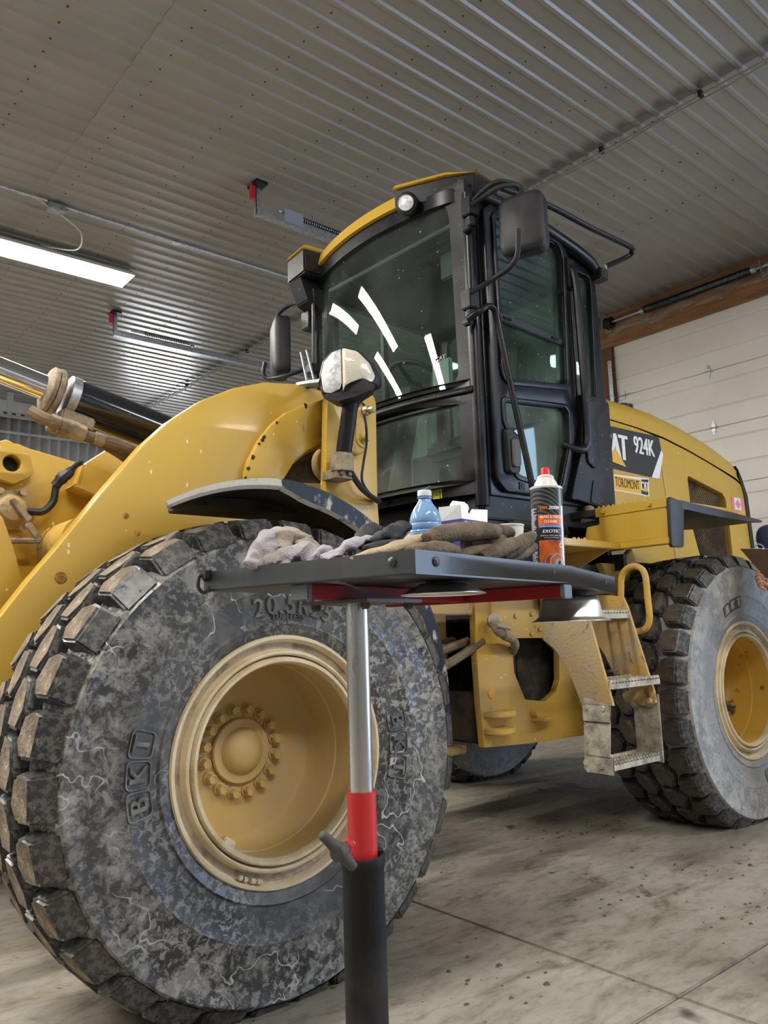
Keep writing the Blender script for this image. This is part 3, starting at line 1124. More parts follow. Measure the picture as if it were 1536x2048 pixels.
SH_T = [(-0.056, 0.226, 0.733), (0.056, 0.228, 0.733), (0.064, 0.185, 0.740), (0.050, 0.138, 0.744), (-0.018, 0.118, 0.746), (-0.058, 0.150, 0.743)]
SH_B = [(-0.063, 0.262, 0.667), (0.060, 0.262, 0.667), (0.072, 0.190, 0.696), (0.058, 0.130, 0.698), (-0.020, 0.106, 0.698), (-0.068, 0.145, 0.697)]
CE_T = [(-0.072, 0.098, 0.747), (-0.015, 0.112, 0.746), (0.060, 0.084, 0.748), (0.074, 0.032, 0.750), (0.014, 0.006, 0.750), (-0.066, 0.026, 0.750)]
CE_B = [(-0.079, 0.102, 0.698), (-0.016, 0.120, 0.698), (0.067, 0.090, 0.699), (0.081, 0.028, 0.700), (0.014, -0.002, 0.700), (-0.073, 0.020, 0.700)]
NL = 30


def tire(cx, side, rubber, lugm, mud, phase, near, label):
    cy = YC + side * 0.96
    o = Vector((cx, cy, HZ))
    prof = [(r, w) for r, w in TPROF] + [(r, -w) for r, w in TPROF[-2::-1]]
    b = B().lathe(prof, (0, 0, 0), (0, side, 0), 96, cap0=False, cap1=False)
    T = link('tire', b.mesh('tire', rubber, 40), WL, o, label)
    meshes = [(lug_mesh(SH_T, SH_B, [lugm, mud], side), 0.0), (lug_mesh(CE_T, CE_B, [lugm, mud], side), 0.5),
              (lug_mesh([(-s, -w, r) for s, w, r in CE_T], [(-s, -w, r) for s, w, r in CE_B], [lugm, mud], side), 0.0),
              (lug_mesh([(-s, -w, r) for s, w, r in SH_T], [(-s, -w, r) for s, w, r in SH_B], [lugm, mud], side), 0.5)]
    if near:
        for me, ph in meshes:
            for k in range(NL):
                l = link('tread_lug', me, None, o)
                l.rotation_euler = (0, (k + ph + phase) * 2 * PI / NL, 0)
                l.parent = T
                l.matrix_parent_inverse = WM(T).inverted()
    else:
        b = B()
        for me, ph in meshes:
            for k in range(NL):
                rm = Matrix.Rotation((k + ph + phase) * 2 * PI / NL, 3, 'Y')
                b.add_mesh(me, lambda c: o + rm @ c)
        l = obj('tread_lug', b, lugm, T, smooth=0)
        l['kind'] = 'stuff'

    # embossed sidewall writing
    if near:
        def emb(r0, a0):
            def fn(x, y, z):
                r = r0 + y
                a = R(a0) + x / r0
                return o + Vector((r * math.sin(a), side * (wprof(r) + 0.0025 + z), r * math.cos(a)))
            return fn

        def badge(r0, a0, size, part='both'):
            b = B()
            for i, ch in enumerate('BKT'):
                aa = a0 + math.degrees((i - 1) * size * 1.06 / r0)
                h = size / 2
                ring = [rpoly([(-h, -h), (h, -h), (h, h), (-h, h)], size * 0.22), rpoly([(-h * .90, -h * .90), (h * .90, -h * .90), (h * .90, h * .90), (-h * .90, h * .90)], size * 0.19)]
                f = emb(r0, aa)
                if part == 'both':
                    plate(b, ring, 'xy', 0, 0.005, fn=lambda c: f(c.x, c.y, c.z))
                elif part == 'pad':
                    plate(b, ring[:1], 'xy', 0, 0.004, fn=lambda c: f(c.x, c.y, c.z))
                    continue
                flat_text(b, ch, size * 0.92, 0.007, f, 1.05, bold=0.0025)
            return b
        RL = pm('raised_rubber_letter', (0.085, 0.084, 0.082), 0.5, col2=(0.2, 0.195, 0.18), vscale=9, vth=(0.5, 0.62), rough2=0.8)
        RL2 = pm('raised_letter_grey', (0.06, 0.06, 0.065), 0.6, col2=(0.14, 0.14, 0.14), vscale=8, vth=(0.5, 0.65))
        if cx < 2:
            obj('sidewall_lettering', flat_text(B(), '20.5R25', 0.078, 0.006, emb(0.462, 4), 0.98, spacing=1.18, bold=0.0015), RL, T, smooth=20)
            obj('sidewall_lettering', flat_text(B(), 'TUBELESS', 0.026, 0.005, emb(0.428, 1.5), 1.0, spacing=1.1, bold=0.001), RL, T, smooth=20)
            obj('sidewall_badge', badge(0.466, -88, 0.074), RL, T, smooth=20)
            obj('sidewall_badge', badge(0.447, 90, 0.074), RL, T, smooth=20)
        else:
            for (r0_, a0_) in ((0.478, -17), (0.47, 160)):
                obj('sidewall_badge', badge(r0_, a0_, 0.066, 'pad'), RL2, T, smooth=20)
                obj('badge_letters', badge(r0_, a0_, 0.066, 'letter'), pm('letter_dusty', (0.36, 0.36, 0.36), 0.7), T, smooth=20)
    # rim, bolts, hub
    rp = [(0.338, 0.18), (0.352, 0.226), (0.366, 0.231), (0.372, 0.239), (0.368, 0.247), (0.360, 0.247), (0.354, 0.238), (0.350, 0.222), (0.330, 0.217), (0.326, 0.228), (0.322, 0.240), (0.316, 0.243), (0.311, 0.238), (0.3095, 0.216),
          (0.306, 0.216), (0.304, 0.238), (0.299, 0.246), (0.291, 0.246), (0.286, 0.238), (0.284, 0.222), (0.286, 0.12), (0.283, 0.115), (0.283, 0.03), (0.279, -0.012), (0.270, -0.028), (0.262, -0.030), (0.0, -0.030)]
    grim = RIMG if cx > 2 else RIMY
    mats = [0] * 7 + [2, 0, 0, 0, 0, 0, 2] + [0] * 5 + [1] * 7
    b = B().lathe(rp, o, (0, side, 0), 72, mats=mats, cap0=False, cap1=False)
    rim = obj('rim', b, [RIMC, grim, RIMB], WL, smooth=30)
    bb = bmesh.new()
    hb = B().lathe([(0.017, 0), (0.017, 0.026), (0.0145, 0.031), (0.011, 0.031), (0.010, 0.029)], (0, 0, 0), (0, side, 0), 6)
    hb.lathe([(0.021, 0), (0.021, 0.006), (0.017, 0.006)], (0, 0, 0), (0, side, 0), 16)
    bm_ = hb.mesh('wheel_bolt', grim, 25)
    for k in range(16):
        a = 2 * PI * (k + 0.5) / 16
        link('wheel_bolt', bm_, rim, o + Vector((0.133 * math.cos(a), side * -0.030, 0.133 * math.sin(a))))
    obj('hub_cap', B().lathe([(0.105, -0.03), (0.105, -0.018), (0.101, -0.013), (0.076, -0.012), (0.073, -0.008), (0.060, 0.010), (0.035, 0.021), (0.0, 0.024)], o, (0, side, 0), 40, cap0=False, cap1=False), grim, rim)
    if near and cx < 2:
        b = B()
        for a in (-103, -101, -96, -92.5):
            rm = Matrix.Translation(o) @ Matrix.Rotation(R(-a - 90 + 13), 4, 'Y')
            b.box(-0.011, 0.011, side * 0.235, side * 0.250, -0.352, -0.338, rm)
        obj('lock_ring_clip', b, RIMC, rim, bevel=0.003)
        rm = Matrix.Translation(o) @ Matrix.Rotation(R(35), 4, 'Y')
        obj('valve_guard', B().box(-0.022, 0.022, side * 0.16, side * 0.19, -0.298, -0.262, rm), RIMC, rim, bevel=0.004)
    return T


tire(1.346, -1, RUB, RUBK, MUD, 0.40, True, 'muddy worn front tire nearest the camera')
tire(4.346, -1, RUBG, RUBK, MUDD, 0.4, True, 'grey dusty rear tire beside the ladder')
tire(1.346, 1, RUBG, RUBK, MUDD, 0.3, False, 'front tire on the far side')
tire(4.346, 1, RUBG, RUBK, MUDD, 0.7, False, 'rear tire on the far side, seen under the frame')

# axles
b = B()
for x in (1.346, 4.346):
    b.lathe([(0.13, -0.91), (0.13, -0.5), (0.19, -0.42), (0.19, -0.30), (0.27, -0.2), (0.27, 0.2), (0.19, 0.30), (0.19, 0.42), (0.13, 0.5), (0.13, 0.91)], (x, YC, HZ), (0, 1, 0), 24)
obj_split('axle', b, DRK, WL)

# ---- front frame with loader tower
b = B()
for s in (-1, 1):
    b.prism([(0.75, 0.55), (2.25, 0.50), (2.30, 1.2), (2.12, 1.75), (1.75, 1.72), (1.2, 1.15), (0.75, 1.1)], 'xz', YC + s * 0.36 - 0.02, YC + s * 0.36 + 0.02)
b.box(0.8, 2.25, YC - 0.36, YC + 0.36, 0.52, 0.58).box(1.2, 2.2, YC - 0.36, YC + 0.36, 1.0, 1.05)
b.box(2.2, 2.26, YC - 0.36, YC + 0.36, 0.55, 1.65)
obj('front_frame', b, YELD, WL, bevel=0.006)
b = B().box(2.2, 2.9, YC - 0.25, YC + 0.25, 0.40, 0.46).box(2.2, 2.9, YC - 0.25, YC + 0.25, 1.02, 1.10).tube([(2.62, YC, 0.36), (2.62, YC, 1.14)], 0.07, 16)
b.box(2.25, 2.85, YC - 0.5, YC - 0.28, 0.46, 0.50)
obj('articulation_hitch', b, pm('hitch_yellow_grease', (0.35, 0.22, 0.03), 0.6, col2=(0.04, 0.03, 0.02), vscale=6, vth=(0.42, 0.6)), WL, bevel=0.006)
b = B()
for i in range(5):
    y = 2.75 + 0.1 * i
    b.tube(bez([(2.25, y, 1.0 + 0.03 * i), (2.45, y + 0.05, 0.82), (2.7, y, 0.9 + 0.04 * i), (2.92, y - 0.02, 1.0)], 6), 0.022, 8)
obj_split('hitch_hose', b, HOSE, WL)
b = B().box(2.30, 2.34, 2.62, 3.9, 1.12, 1.20).box(2.45, 2.85, 2.72, 2.80, 1.13, 1.19).prism([(2.44, 1.20), (2.86, 1.20), (2.86, 0.86), (2.78, 0.86), (2.76, 1.02), (2.66, 1.11), (2.44, 1.12)], 'xz', 2.92, 2.95)
obj('steering_stop', b, YELM, WL, bevel=0.005)

# tower plates
def tower_plate(y0, y1, name, mat):
    pts = [(1.941,1.621), (1.965,2.083), (1.99,2.107), (2.2,2.142), (2.231,2.11), (2.223,1.638)]
    pts = [pts[1], pts[2], pts[3], pts[4], pts[5], (pts[5][0] + 0.03, 1.15), (pts[0][0] - 0.1, 1.15), pts[0]]
    poly = rpoly(pts, [0.02, 0.03, 0.05, 0.05, 0.0, 0.02, 0.02, 0.0])
    b = plate(B(), [poly], 'xz', y0, y1, 0.004)
    return obj(name, b, mat, WL, smooth=30)


tp = tower_plate(2.68, 2.72, 'tower_plate', YEL)
tower_plate(2 * YC - 2.72, 2 * YC - 2.68, 'tower_plate', YEL)
# pin retainer on the tower plate
pc = Vector((2.123,2.68,1.907))
pt = Vector((2.124,2.68,2.022))
b = B()
b.lathe([(0.062, 0), (0.062, 0.03), (0.055, 0.036)], (pc.x - 0.035, 2.68, pc.z - 0.015), (0, -1, 0), 28)
obj('pin_boss', b, YELD, tp)
b = plate(B(), [arc(pc.x, pc.z, 0.042, -200, 20, 14) + arc(pt.x, pt.z, 0.03, 20, 160, 8)], 'xz', 2.638, 2.646, 0.002)
obj('pin_retainer', b, YEL, tp)
b = B().lathe([(0.028, 0), (0.028, 0.006), (0.018, 0.007), (0.018, 0.020), (0.015, 0.023)], (pc.x + 0.005, 2.638, pc.z), (0, -1, 0), 20)
obj('retainer_bolt', b, YEL, tp)
obj('worn_paint_patch', plate(B(), [arc(pt.x + 0.005, pt.z + 0.015, 0.055, -30, 210, 16)], 'xz', 2.676, 2.68), pm('rust_dark', (0.05, 0.028, 0.014), 0.9, col2=(0.45, 0.26, 0.04), vscale=40, vth=(0.55, 0.6)), tp, smooth=0)
b = B().lathe([(0.022, 0), (0.022, 0.02), (0.016, 0.022), (0.016, 0.045)], (pt.x + 0.01, 2.64, pt.z + 0.01), (0.4, -1, 0), 8)
obj('grease_fitting', b, pm('fitting_silver', (0.55, 0.53, 0.45), 0.4, 0.8, col2=(0.2, 0.15, 0.08), vscale=30), tp)
w = [(2.097,2.6,1.995), (2.09,2.58,1.949), (2.107,2.6,1.877), (2.103,2.62,1.791), (2.1,2.63,1.715), (2.145,2.64,1.665), (2.223,2.67,1.643)]
obj('sensor_cable', B().tube(bez(w, 6), 0.006, 6), WIRE, tp)
w = [(1.971,2.58,1.769), (2.002,2.58,1.729), (2.069,2.6,1.674), (2.14,2.62,1.644), (2.218,2.66,1.634)]
obj('lamp_cable', B().tube(bez(w, 6), 0.013, 8), WIRE, tp)

# headlight on its post
hp0, hp1 = Vector((1.97,2.6,1.761)), Vector((1.967,2.52,2.036))
b = B().tube([hp0, hp1], 0.034, 16)
hl = obj('headlight_post', b, BLKD, WL)
b = B().lathe([(0.05, -0.03), (0.05, 0.045), (0.04, 0.05)], hp0, (0, 0, 1), 14).box(hp0.x - 0.045, hp0.x + 0.05, hp0.y - 0.02, 2.68, hp0.z - 0.06, hp0.z - 0.02)
for dx in (-0.02, 0.02):
    bolt(b, (hp0.x + dx, hp0.y - 0.02, hp0.z - 0.04), (0, -1, 0), 0.011, 0.012)
obj('post_bracket', b, FITT, hl, bevel=0.004)
# housing: face looks forward and slightly to the camera side
hc = Vector((1.898,2.47,2.126))
fwd = Vector((-0.80, -0.60, 0.0)).normalized()
rt = Vector((0.60, -0.80, 0.0))
upv = Vector((0, 0, 1))
SC = 0.00205
outl = [(-50, -46), (-54, -5), (-46, 25), (-28, 43), (0, 49), (28, 43), (48, 22), (57, -4), (52, -22), (36, -16), (12, -30), (-12, -42), (-32, -50)]
outl = [(x * SC, y * SC) for x, y in rpoly(outl, 14)]
def hpnt(u, v, d):
    bend = 0.9 * max(u, -0.02) ** 2 / 0.1
    return hc + rt * u + upv * v + fwd * (d - bend)
b = B()
rings = []
for sc_, d, dv in ((0.93, 0.012, 0), (1.0, 0.006, 0), (1.03, -0.01, 0), (1.0, -0.05, -0.006), (0.80, -0.10, -0.015), (0.45, -0.14, -0.03)):
    rings.append([b.bm.verts.new(hpnt(u * sc_, v * sc_ + dv, d)) for u, v in outl])
n = len(outl)
for a, c in zip(rings, rings[1:]):
    for i in range(n):
        b._f([a[i], a[(i + 1) % n], c[(i + 1) % n], c[i]])
b._f(rings[-1])
hs = obj('headlight_housing', b, PLA, WL, smooth=50)
def lens(u0, u1, name, mat):
    b = B()
    pts = [(max(min(u * 0.91, u1), u0), v * 0.91) for u, v in outl]
    fr = [b.bm.verts.new(hpnt(u, v, 0.012)) for u, v in pts]
    um, vm = (max(u0, -0.1) + min(u1, 0.1)) / 2, sum(v for u, v in pts) / len(pts)
    mid = [b.bm.verts.new(hpnt(um + (u - um) * 0.75, vm + (v - vm) * 0.75, 0.022)) for u, v in pts]
    for i in range(n):
        b._f([fr[i], fr[(i + 1) % n], mid[(i + 1) % n], mid[i]])
    b._f(mid)
    obj(name, b, mat, hs, smooth=60)
lens(-0.2, -0.012, 'headlamp_lens', LAMPW)
lens(-0.008, 0.2, 'indicator_lens', LAMPA)
# beak shaped lower cover and pivot under the lamp
bk = [(-48, -48), (-20, -46), (10, -32), (34, -18), (53, -22), (48, -34), (20, -56), (-14, -64), (-40, -58)]
bk = [(x * SC, y * SC) for x, y in rpoly(bk, 8)]
b = B()
r0 = [b.bm.verts.new(hpnt(u, v, 0.016)) for u, v in bk]
r1 = [b.bm.verts.new(hpnt(u * 0.8, v, -0.09)) for u, v in bk]
for i in range(len(bk)):
    b._f([r0[i], r0[(i + 1) % len(bk)], r1[(i + 1) % len(bk)], r1[i]])
b._f(r0)
b._f(r1[::-1])
obj('lower_cover', b, BLKD, hs, smooth=40)
obj('lamp_pivot', B().lathe([(0.035, -0.03), (0.05, 0.0), (0.06, 0.035), (0.05, 0.07)], hp1, (0, 0, 1), 18), BLKD, hs)
# far side headlight
b = B().tube([(hp0.x, 2 * YC - hp0.y, hp0.z), (hp1.x, 2 * YC - hp1.y, hp1.z)], 0.034, 12)
obj('headlight_post', b, BLKD, WL)
# ---- lift arms
arm_pts = [(0.369,0.68), (0.537,0.924), (0.7,1.135), (0.788,1.261), (0.882,1.383), (1.024,1.58), (1.18,1.781), (1.289,1.891), (1.416,1.99), (1.562,2.068), (1.706,2.118), (1.858,2.139), (1.992,2.134), (2.131,2.082), (2.231,1.99), (2.236,1.884),
           (2.152,1.827), (2.028,1.904), (1.911,1.843), (1.827,1.778), (1.776,1.714), (1.702,1.594), (1.473,1.338), (1.211,1.038), (0.967,0.745), (0.755,0.49)]
for s in (-1, 1):
    y0, y1 = (2.78, 2.86) if s < 0 else (2 * YC - 2.86, 2 * YC - 2.78)
    la = obj('lift_arm', plate(B(), [rpoly(arm_pts, 0.05, 3)], 'xz', y0, y1, 0.006), YEL, WL, smooth=30)
    if s < 0:
        boss = [(1.595,1.683), (1.618,1.763), (1.662,1.846), (1.723,1.926), (1.798,1.992), (1.903,2.049), (2.054,2.109), (2.057,1.926), (1.98,1.895), (1.905,1.856), (1.834,1.799), (1.775,1.712)]
        obj('pivot_casting', plate(B(), [rpoly(boss, 0.02, 3)], 'xz', 2.755, 2.79, 0.008), YEL, la, smooth=30)
        for (px_, r_) in (((1.112,1.506), 0.012), ((1.157,1.446), 0.012), ((0.888,1.275), 0.022)):
            obj('rust_spot', B().lathe([(r_, 0), (r_ * 0.8, 0.0006), (0, 0.0008)], (px_[0], 2.78, px_[1]), (0, -1, 0), 12, cap0=False), pm('rust', (0.28, 0.11, 0.025), 0.9, col2=(0.5, 0.28, 0.05), vscale=60), la)
        b2 = B()
        random.seed(5)
        for k in range(9):
            q = boss[k % 6] if k < 6 else boss[k - 6]
            q2 = boss[(k % 6) + 1]
            tt = random.random()
            cx0, cz0 = q[0] + (q2[0] - q[0]) * tt, q[1] + (q2[1] - q[1]) * tt
            rr_c = random.uniform(0.003, 0.011)
            ch = [(cx0 + rr_c * random.uniform(0.5, 1.2) * math.cos(a * PI / 4), cz0 + rr_c * random.uniform(0.5, 1.4) * math.sin(a * PI / 4)) for a in range(8)]
            b2.prism(ch, 'xz', 2.7535, 2.7555)
        obj_split('paint_chip', b2, pm('chip_dark', (0.035, 0.022, 0.014), 0.8), la, smooth=0)
obj('pivot_shade_box', B().box(1.72, 2.2, 2.95, 3.02, 1.35, 2.0), DRK, WL)  # added dark box standing in for the shade inside the arm cutout
b = B().tube([(1.0, 2.86, 1.42), (1.0, 2 * YC - 2.86, 1.42)], 0.09, 20)
obj('arm_cross_tube', b, YELD, WL)
pv = Vector((2.048,2.9,1.837))
b = B().lathe([(0.07, -0.1), (0.085, -0.09), (0.085, -0.04), (0.078, -0.035), (0.078, 0.0), (0.088, 0.005), (0.088, 0.06), (0.075, 0.07)], (pv.x + 0.08, 2.84, pv.z), (0, -1, 0), 28)
obj('lift_cylinder_pin', b, YELM, WL)
# lift cylinder under the arm
b = B().tube([(pv.x + 0.05, 2.95, pv.z - 0.25), (1.2, 2.95, 1.05)], 0.06, 16).tube([(1.2, 2.95, 1.05), (0.7, 2.95, 0.8)], 0.035, 12)
obj('lift_cylinder', b, BLKD, WL)

# ---- tilt lever (bell crank) in the middle of the arms
tl = [(0.649,1.758), (0.781,1.789), (0.82,1.815), (0.875,1.797), (1.077,1.76), (1.221,1.718), (1.205,1.504), (1.021,1.316), (0.86,1.2), (0.694,1.111), (0.55,1.465)]
lev = obj('tilt_lever', plate(B(), [rpoly(tl, 0.04)], 'xz', 3.15, 3.23, 0.005), YEL, WL, smooth=30)
obj('tilt_lever', plate(B(), [rpoly(tl, 0.04)], 'xz', 3.40, 3.48, 0.005), YEL, WL, smooth=30)
hb_ = Vector((0.799,3.12,1.727))
sq = [(hb_.x - 0.02, hb_.z + 0.085), (hb_.x + 0.06, hb_.z + 0.045), (hb_.x + 0.075, hb_.z - 0.035), (hb_.x + 0.01, hb_.z - 0.075), (hb_.x - 0.09, hb_.z - 0.045), (hb_.x - 0.10, hb_.z + 0.05)]
b = plate(B(), [rpoly(sq, 0.025), arc(hb_.x, hb_.z, 0.036, 0, 345, 23)], 'xz', 3.10, 3.16, 0.004)
obj('pin_boss', b, YEL, lev, smooth=30)
obj('pin_bore', B().lathe([(0.036, 0), (0.034, 0.05), (0, 0.05)], (hb_.x, 3.10, hb_.z), (0, 1, 0), 20, cap0=False), DRK, lev)
bx = [(1.033,1.656), (1.065,1.758), (1.218,1.715), (1.163,1.617)]
obj('stop_block', B().prism(bx, 'xz', 3.08, 3.16), YEL, lev, bevel=0.008)
obj('stop_ledge', B().prism([(1.007,1.65), (1.022,1.666), (1.176,1.619), (1.17,1.598)], 'xz', 3.05, 3.15), YELD, lev, bevel=0.004)
# position sensor with lever and cable
sc0 = Vector((0.806,3.1,1.553))
b = B().lathe([(0.075, 0), (0.075, 0.03), (0.05, 0.045), (0.045, 0.075), (0.02, 0.085)], (sc0.x, 3.15, sc0.z), (0, -1, 0), 24)
for k in range(6):
    a = k * PI / 3
    b.lathe([(0.012, 0), (0.012, 0.045)], (sc0.x + 0.078 * math.cos(a), 3.15, sc0.z + 0.078 * math.sin(a)), (0, -1, 0), 10)
obj('position_sensor', b, YELM, lev)
b = B().prism([(0.784,1.578), (0.801,1.588), (0.867,1.517), (0.848,1.497)], 'xz', 3.05, 3.07).prism(rpoly([(0.835,1.487), (0.854,1.503), (0.898,1.439), (0.881,1.423)], 0.012), 'xz', 3.03, 3.05)
b.tube([(0.892,3.04,1.431), (0.771,3.04,1.425)], 0.012, 8)
obj('sensor_arm', b, FITT, lev, bevel=0.003)
w = [(0.855,3.08,1.546), (0.906,3.07,1.547), (0.941,3.07,1.584), (0.949,3.07,1.624), (0.952,3.07,1.649)]
obj('sensor_cable', B().tube(bez(w, 6), 0.014, 8), WIRE, lev)
w = [(0.948,3.07,1.649), (0.972,3.06,1.683), (0.995,3.06,1.705), (1.024,3.08,1.737), (1.056,3.1,1.757)]
obj('sensor_plug', B().tube(bez(w, 4), [0.020, 0.020, 0.019, 0.024, 0.024, 0.022, 0.024, 0.022, 0.021, 0.018, 0.014, 0.012, 0.012, 0.011, 0.010, 0.010, 0.010], 8), WIRE, lev)
obj('link_pin', B().prism([(0.907,1.421), (0.925,1.433), (0.973,1.411), (0.963,1.385), (0.915,1.399)], 'xz', 3.06, 3.15), YELM, lev, bevel=0.006)
# near link plate in the lower left corner
lk = [(0.638,1.537), (0.736,1.499), (0.777,1.387), (0.822,1.236), (0.799,1.148), (0.691,1.04), (0.561,1.209)]
obj('tilt_link', plate(B(), [rpoly(lk, 0.02)], 'xz', 2.96, 3.02, 0.005), YEL, WL, smooth=30)

# ---- tilt cylinder with rod and hoses
TA, TB = Vector((0.996,3.3,2.094)), Vector((1.507,3.3,1.972))
td = (TB - TA).normalized()
cyl = obj('tilt_cylinder', B().tube([TA + td * 0.06, TB + td * 0.75], 0.088, 32), pm('cylinder_gloss_black', (0.008, 0.010, 0.016), 0.16, coat=0.6, specks=((0.4, 0.4, 0.38), 30, 0.1)), WL)
obj('cylinder_rod', B().tube([TA - td * 1.4, TA], 0.052, 28), CHR, cyl)
obj('gland_head', B().lathe([(0.055, -0.035), (0.085, -0.03), (0.098, -0.02), (0.098, -0.004), (0.088, 0.0), (0.10, 0.004), (0.10, 0.02), (0.090, 0.025), (0.090, 0.03)], TA, td, 32), FITT, cyl)
obj('band_clamp', B().lathe([(0.0895, 0.055), (0.0915, 0.056), (0.0915, 0.092), (0.0895, 0.093)], TA, td, 32), GALV, cyl)
b = B().box(-0.05, 0.09, -0.04, 0.04, -0.03, 0.03, Matrix.Translation(TA + td * 0.09 + Vector((-0.02, -0.03, -0.10))) @ td.to_track_quat('X', 'Z').to_matrix().to_4x4())
obj('port_block', b, FITT, cyl, bevel=0.008)
w1 = [(0.889,3.22,1.971), (0.931,3.2,1.945), (1.003,3.2,1.931), (1.06,3.2,1.91), (1.121,3.2,1.895), (1.248,3.2,1.876), (1.356,3.22,1.845), (1.498,3.25,1.781)]
w2 = [(0.981,3.3,1.95), (1.031,3.3,1.936), (1.087,3.28,1.922), (1.192,3.28,1.895), (1.303,3.28,1.843), (1.426,3.3,1.771)]
b1 = bez(w1, 6)
obj('hydraulic_hose', B().tube(b1, [0.026 if i > 26 or i < 12 else 0.022 for i in range(len(b1))], 10), HOSE, cyl)
obj('hydraulic_hose', B().tube(bez(w2, 6), 0.021, 10), HOSE, cyl)
b = B()
for (pp, r_) in ((b1[10], 0.030), (b1[14], 0.034), (b1[17], 0.037), (b1[20], 0.037), (b1[26], 0.03)):
    b.lathe([(r_, -0.022), (r_, 0.022)], pp, td, 6)
for (pp, r_) in ((Vector((1.007,3.3,1.949)), 0.037), (Vector((1.035,3.28,1.928)), 0.033)):
    b.lathe([(r_, -0.024), (r_, 0.024)], pp, td, 6)
obj('hose_fitting', b, FITT, cyl, bevel=0.003)

# ---- front fender: curved strip over the near front tire
def fender(a_list, ynear, yfar, rr, lip, name, mat, parent=None):
    b = B()
    O = (1.346, HZ)
    P1, P2, P3, P4 = [], [], [], []
    for i, a in enumerate(a_list):
        t = i / (len(a_list) - 1)
        c, s = math.cos(R(a)), math.sin(R(a))
        r_ = rr(t)
        yn = ynear(t)
        P1.append(Vector((O[0] + r_ * c, yn, O[1] + r_ * s)))
        P2.append(Vector((O[0] + (r_ - lip(t)) * c, yn, O[1] + (r_ - lip(t)) * s)))
    for i in range(len(a_list)):
        t = i / (len(a_list) - 1)
        a = a_list[i]
        c, s = math.cos(R(a + yfar[1] * (1 - t))), math.sin(R(a + yfar[1] * (1 - t)))
        r_ = rr(t)
        P3.append(Vector((O[0] + r_ * c, yfar[0], O[1] + r_ * s)))
    V1, V2, V3 = ([b.bm.verts.new(p) for p in L_] for L_ in (P1, P2, P3))
    W = [b.bm.verts.new(p - Vector((p.x - O[0], 0, p.z - O[1])).normalized() * 0.010 + Vector((0, 0.016, 0))) for p in P2]
    IN1 = [b.bm.verts.new(p + Vector((0, 0.012, 0)) - (Vector((p.x - O[0], 0, p.z - O[1])).normalized() * 0.012)) for p in P1]
    IN3 = [b.bm.verts.new(p - (Vector((p.x - O[0], 0, p.z - O[1])).normalized() * 0.012)) for p in P3]
    for i in range(len(a_list) - 1):
        b.mi = 0
        b._f([V1[i], V1[i + 1], V3[i + 1], V3[i]])
        b.mi = 0
        b._f([V1[i], V2[i], V2[i + 1], V1[i + 1]])
        b.mi = 1
        b._f([V2[i], W[i], W[i + 1], V2[i + 1]])
        b.mi = 2
        b._f([W[i], IN1[i], IN1[i + 1], W[i + 1]])
        b._f([IN1[i], IN3[i], IN3[i + 1], IN1[i + 1]])
        b.mi = 0
        b._f([IN3[i], V3[i], V3[i + 1], IN3[i + 1]])
    b.mi = 1
    for i in (0, len(a_list) - 1):
        b._f([V1[i], V2[i], W[i], IN1[i]])
        b._f([V1[i], IN1[i], IN3[i], V3[i]])
    return obj(name, b, mat, parent or WL, smooth=30)


al = [117 - 1.7 * i for i in range(17)]          # front half, over the top
al2 = [89.8 - 3.0 * i for i in range(30)]           # rear half, down behind the tire
fender(al, lambda t: 2.10 + 0.0 * t, (2.62, -18), lambda t: 0.866 - 0.012 * (1 - t), lambda t: 0.012 + 0.012 * t, 'front_fender', [FDUST, FDUST, FIN])
fender(al2, lambda t: 2.10 + 0.17 * t, (2.62, 0), lambda t: 0.866 + 0.01 * t, lambda t: min(0.056, 0.026 + 0.35 * t), 'front_fender', [FEND, FDUST, FIN])
obj('fender_bracket', B().box(1.2, 1.7, 2.40, 2.62, 1.50, 1.535), FIN, WL, bevel=0.004)
# ---- rear frame
def rp2(pts, r=0.0):
    return rpoly(pts, r)


fp = [(2.87,1.214), (2.864,0.982), (2.875,0.669), (2.89,0.493), (3.225,0.475), (3.699,0.468)]
hole = rpoly([(3.126,1.011), (3.131,0.834), (3.205,0.691), (3.364,0.669), (3.46,0.711), (3.501,0.774), (3.513,0.933), (3.404,1.006)], 0.03)
outer = [fp[0], fp[1], fp[2], fp[3], fp[4], fp[5], (4.9, 0.47), (5.9, 0.62), (5.9, 1.35), (3.6, 1.36), (2.83, 1.36)]
fr = obj('rear_frame_plate', plate(B(), [outer, hole], 'xz', 2.72, 2.76, 0.003), YELD, WL, smooth=30)
obj('rear_frame_plate', plate(B(), [outer, hole], 'xz', 2 * YC - 2.76, 2 * YC - 2.72, 0.003), YELD, WL, smooth=30)
b = B().box(2.95, 5.9, 2.80, 3.80, 0.50, 0.54).box(3.3, 5.8, 2.85, 3.75, 0.62, 1.3).box(2.90, 2.94, 2.76, 3.84, 0.5, 0.75).box(2.90, 2.94, 2.76, 3.84, 1.1, 1.36).box(2.95, 3.6, 3.35, 3.78, 0.54, 1.3)
obj('engine_mass', b, DRK, WL, bevel=0.01)
obj('inner_strut', B().box(3.16, 3.22, 2.78, 2.84, 0.62, 1.2), DRK, fr, bevel=0.004)
# bolted cover plate at the top, with bolts
cv = [(2.975,1.201), (2.967,1.101), (3.061,1.012), (3.362,1.004), (3.385,1.202)]
cp = obj('cover_plate', plate(B(), [cv], 'xz', 2.70, 2.72, 0.003), YELD, fr, smooth=30)
b = B()
for q in ((3.325,2.7,1.049), (3.258,2.7,1.025), (3.267,2.7,1.129), (3.139,2.7,1.119)):
    bolt(b, q, (0, -1, 0), 0.013, 0.012)
obj_split('cover_bolt', b, YELD, cp)
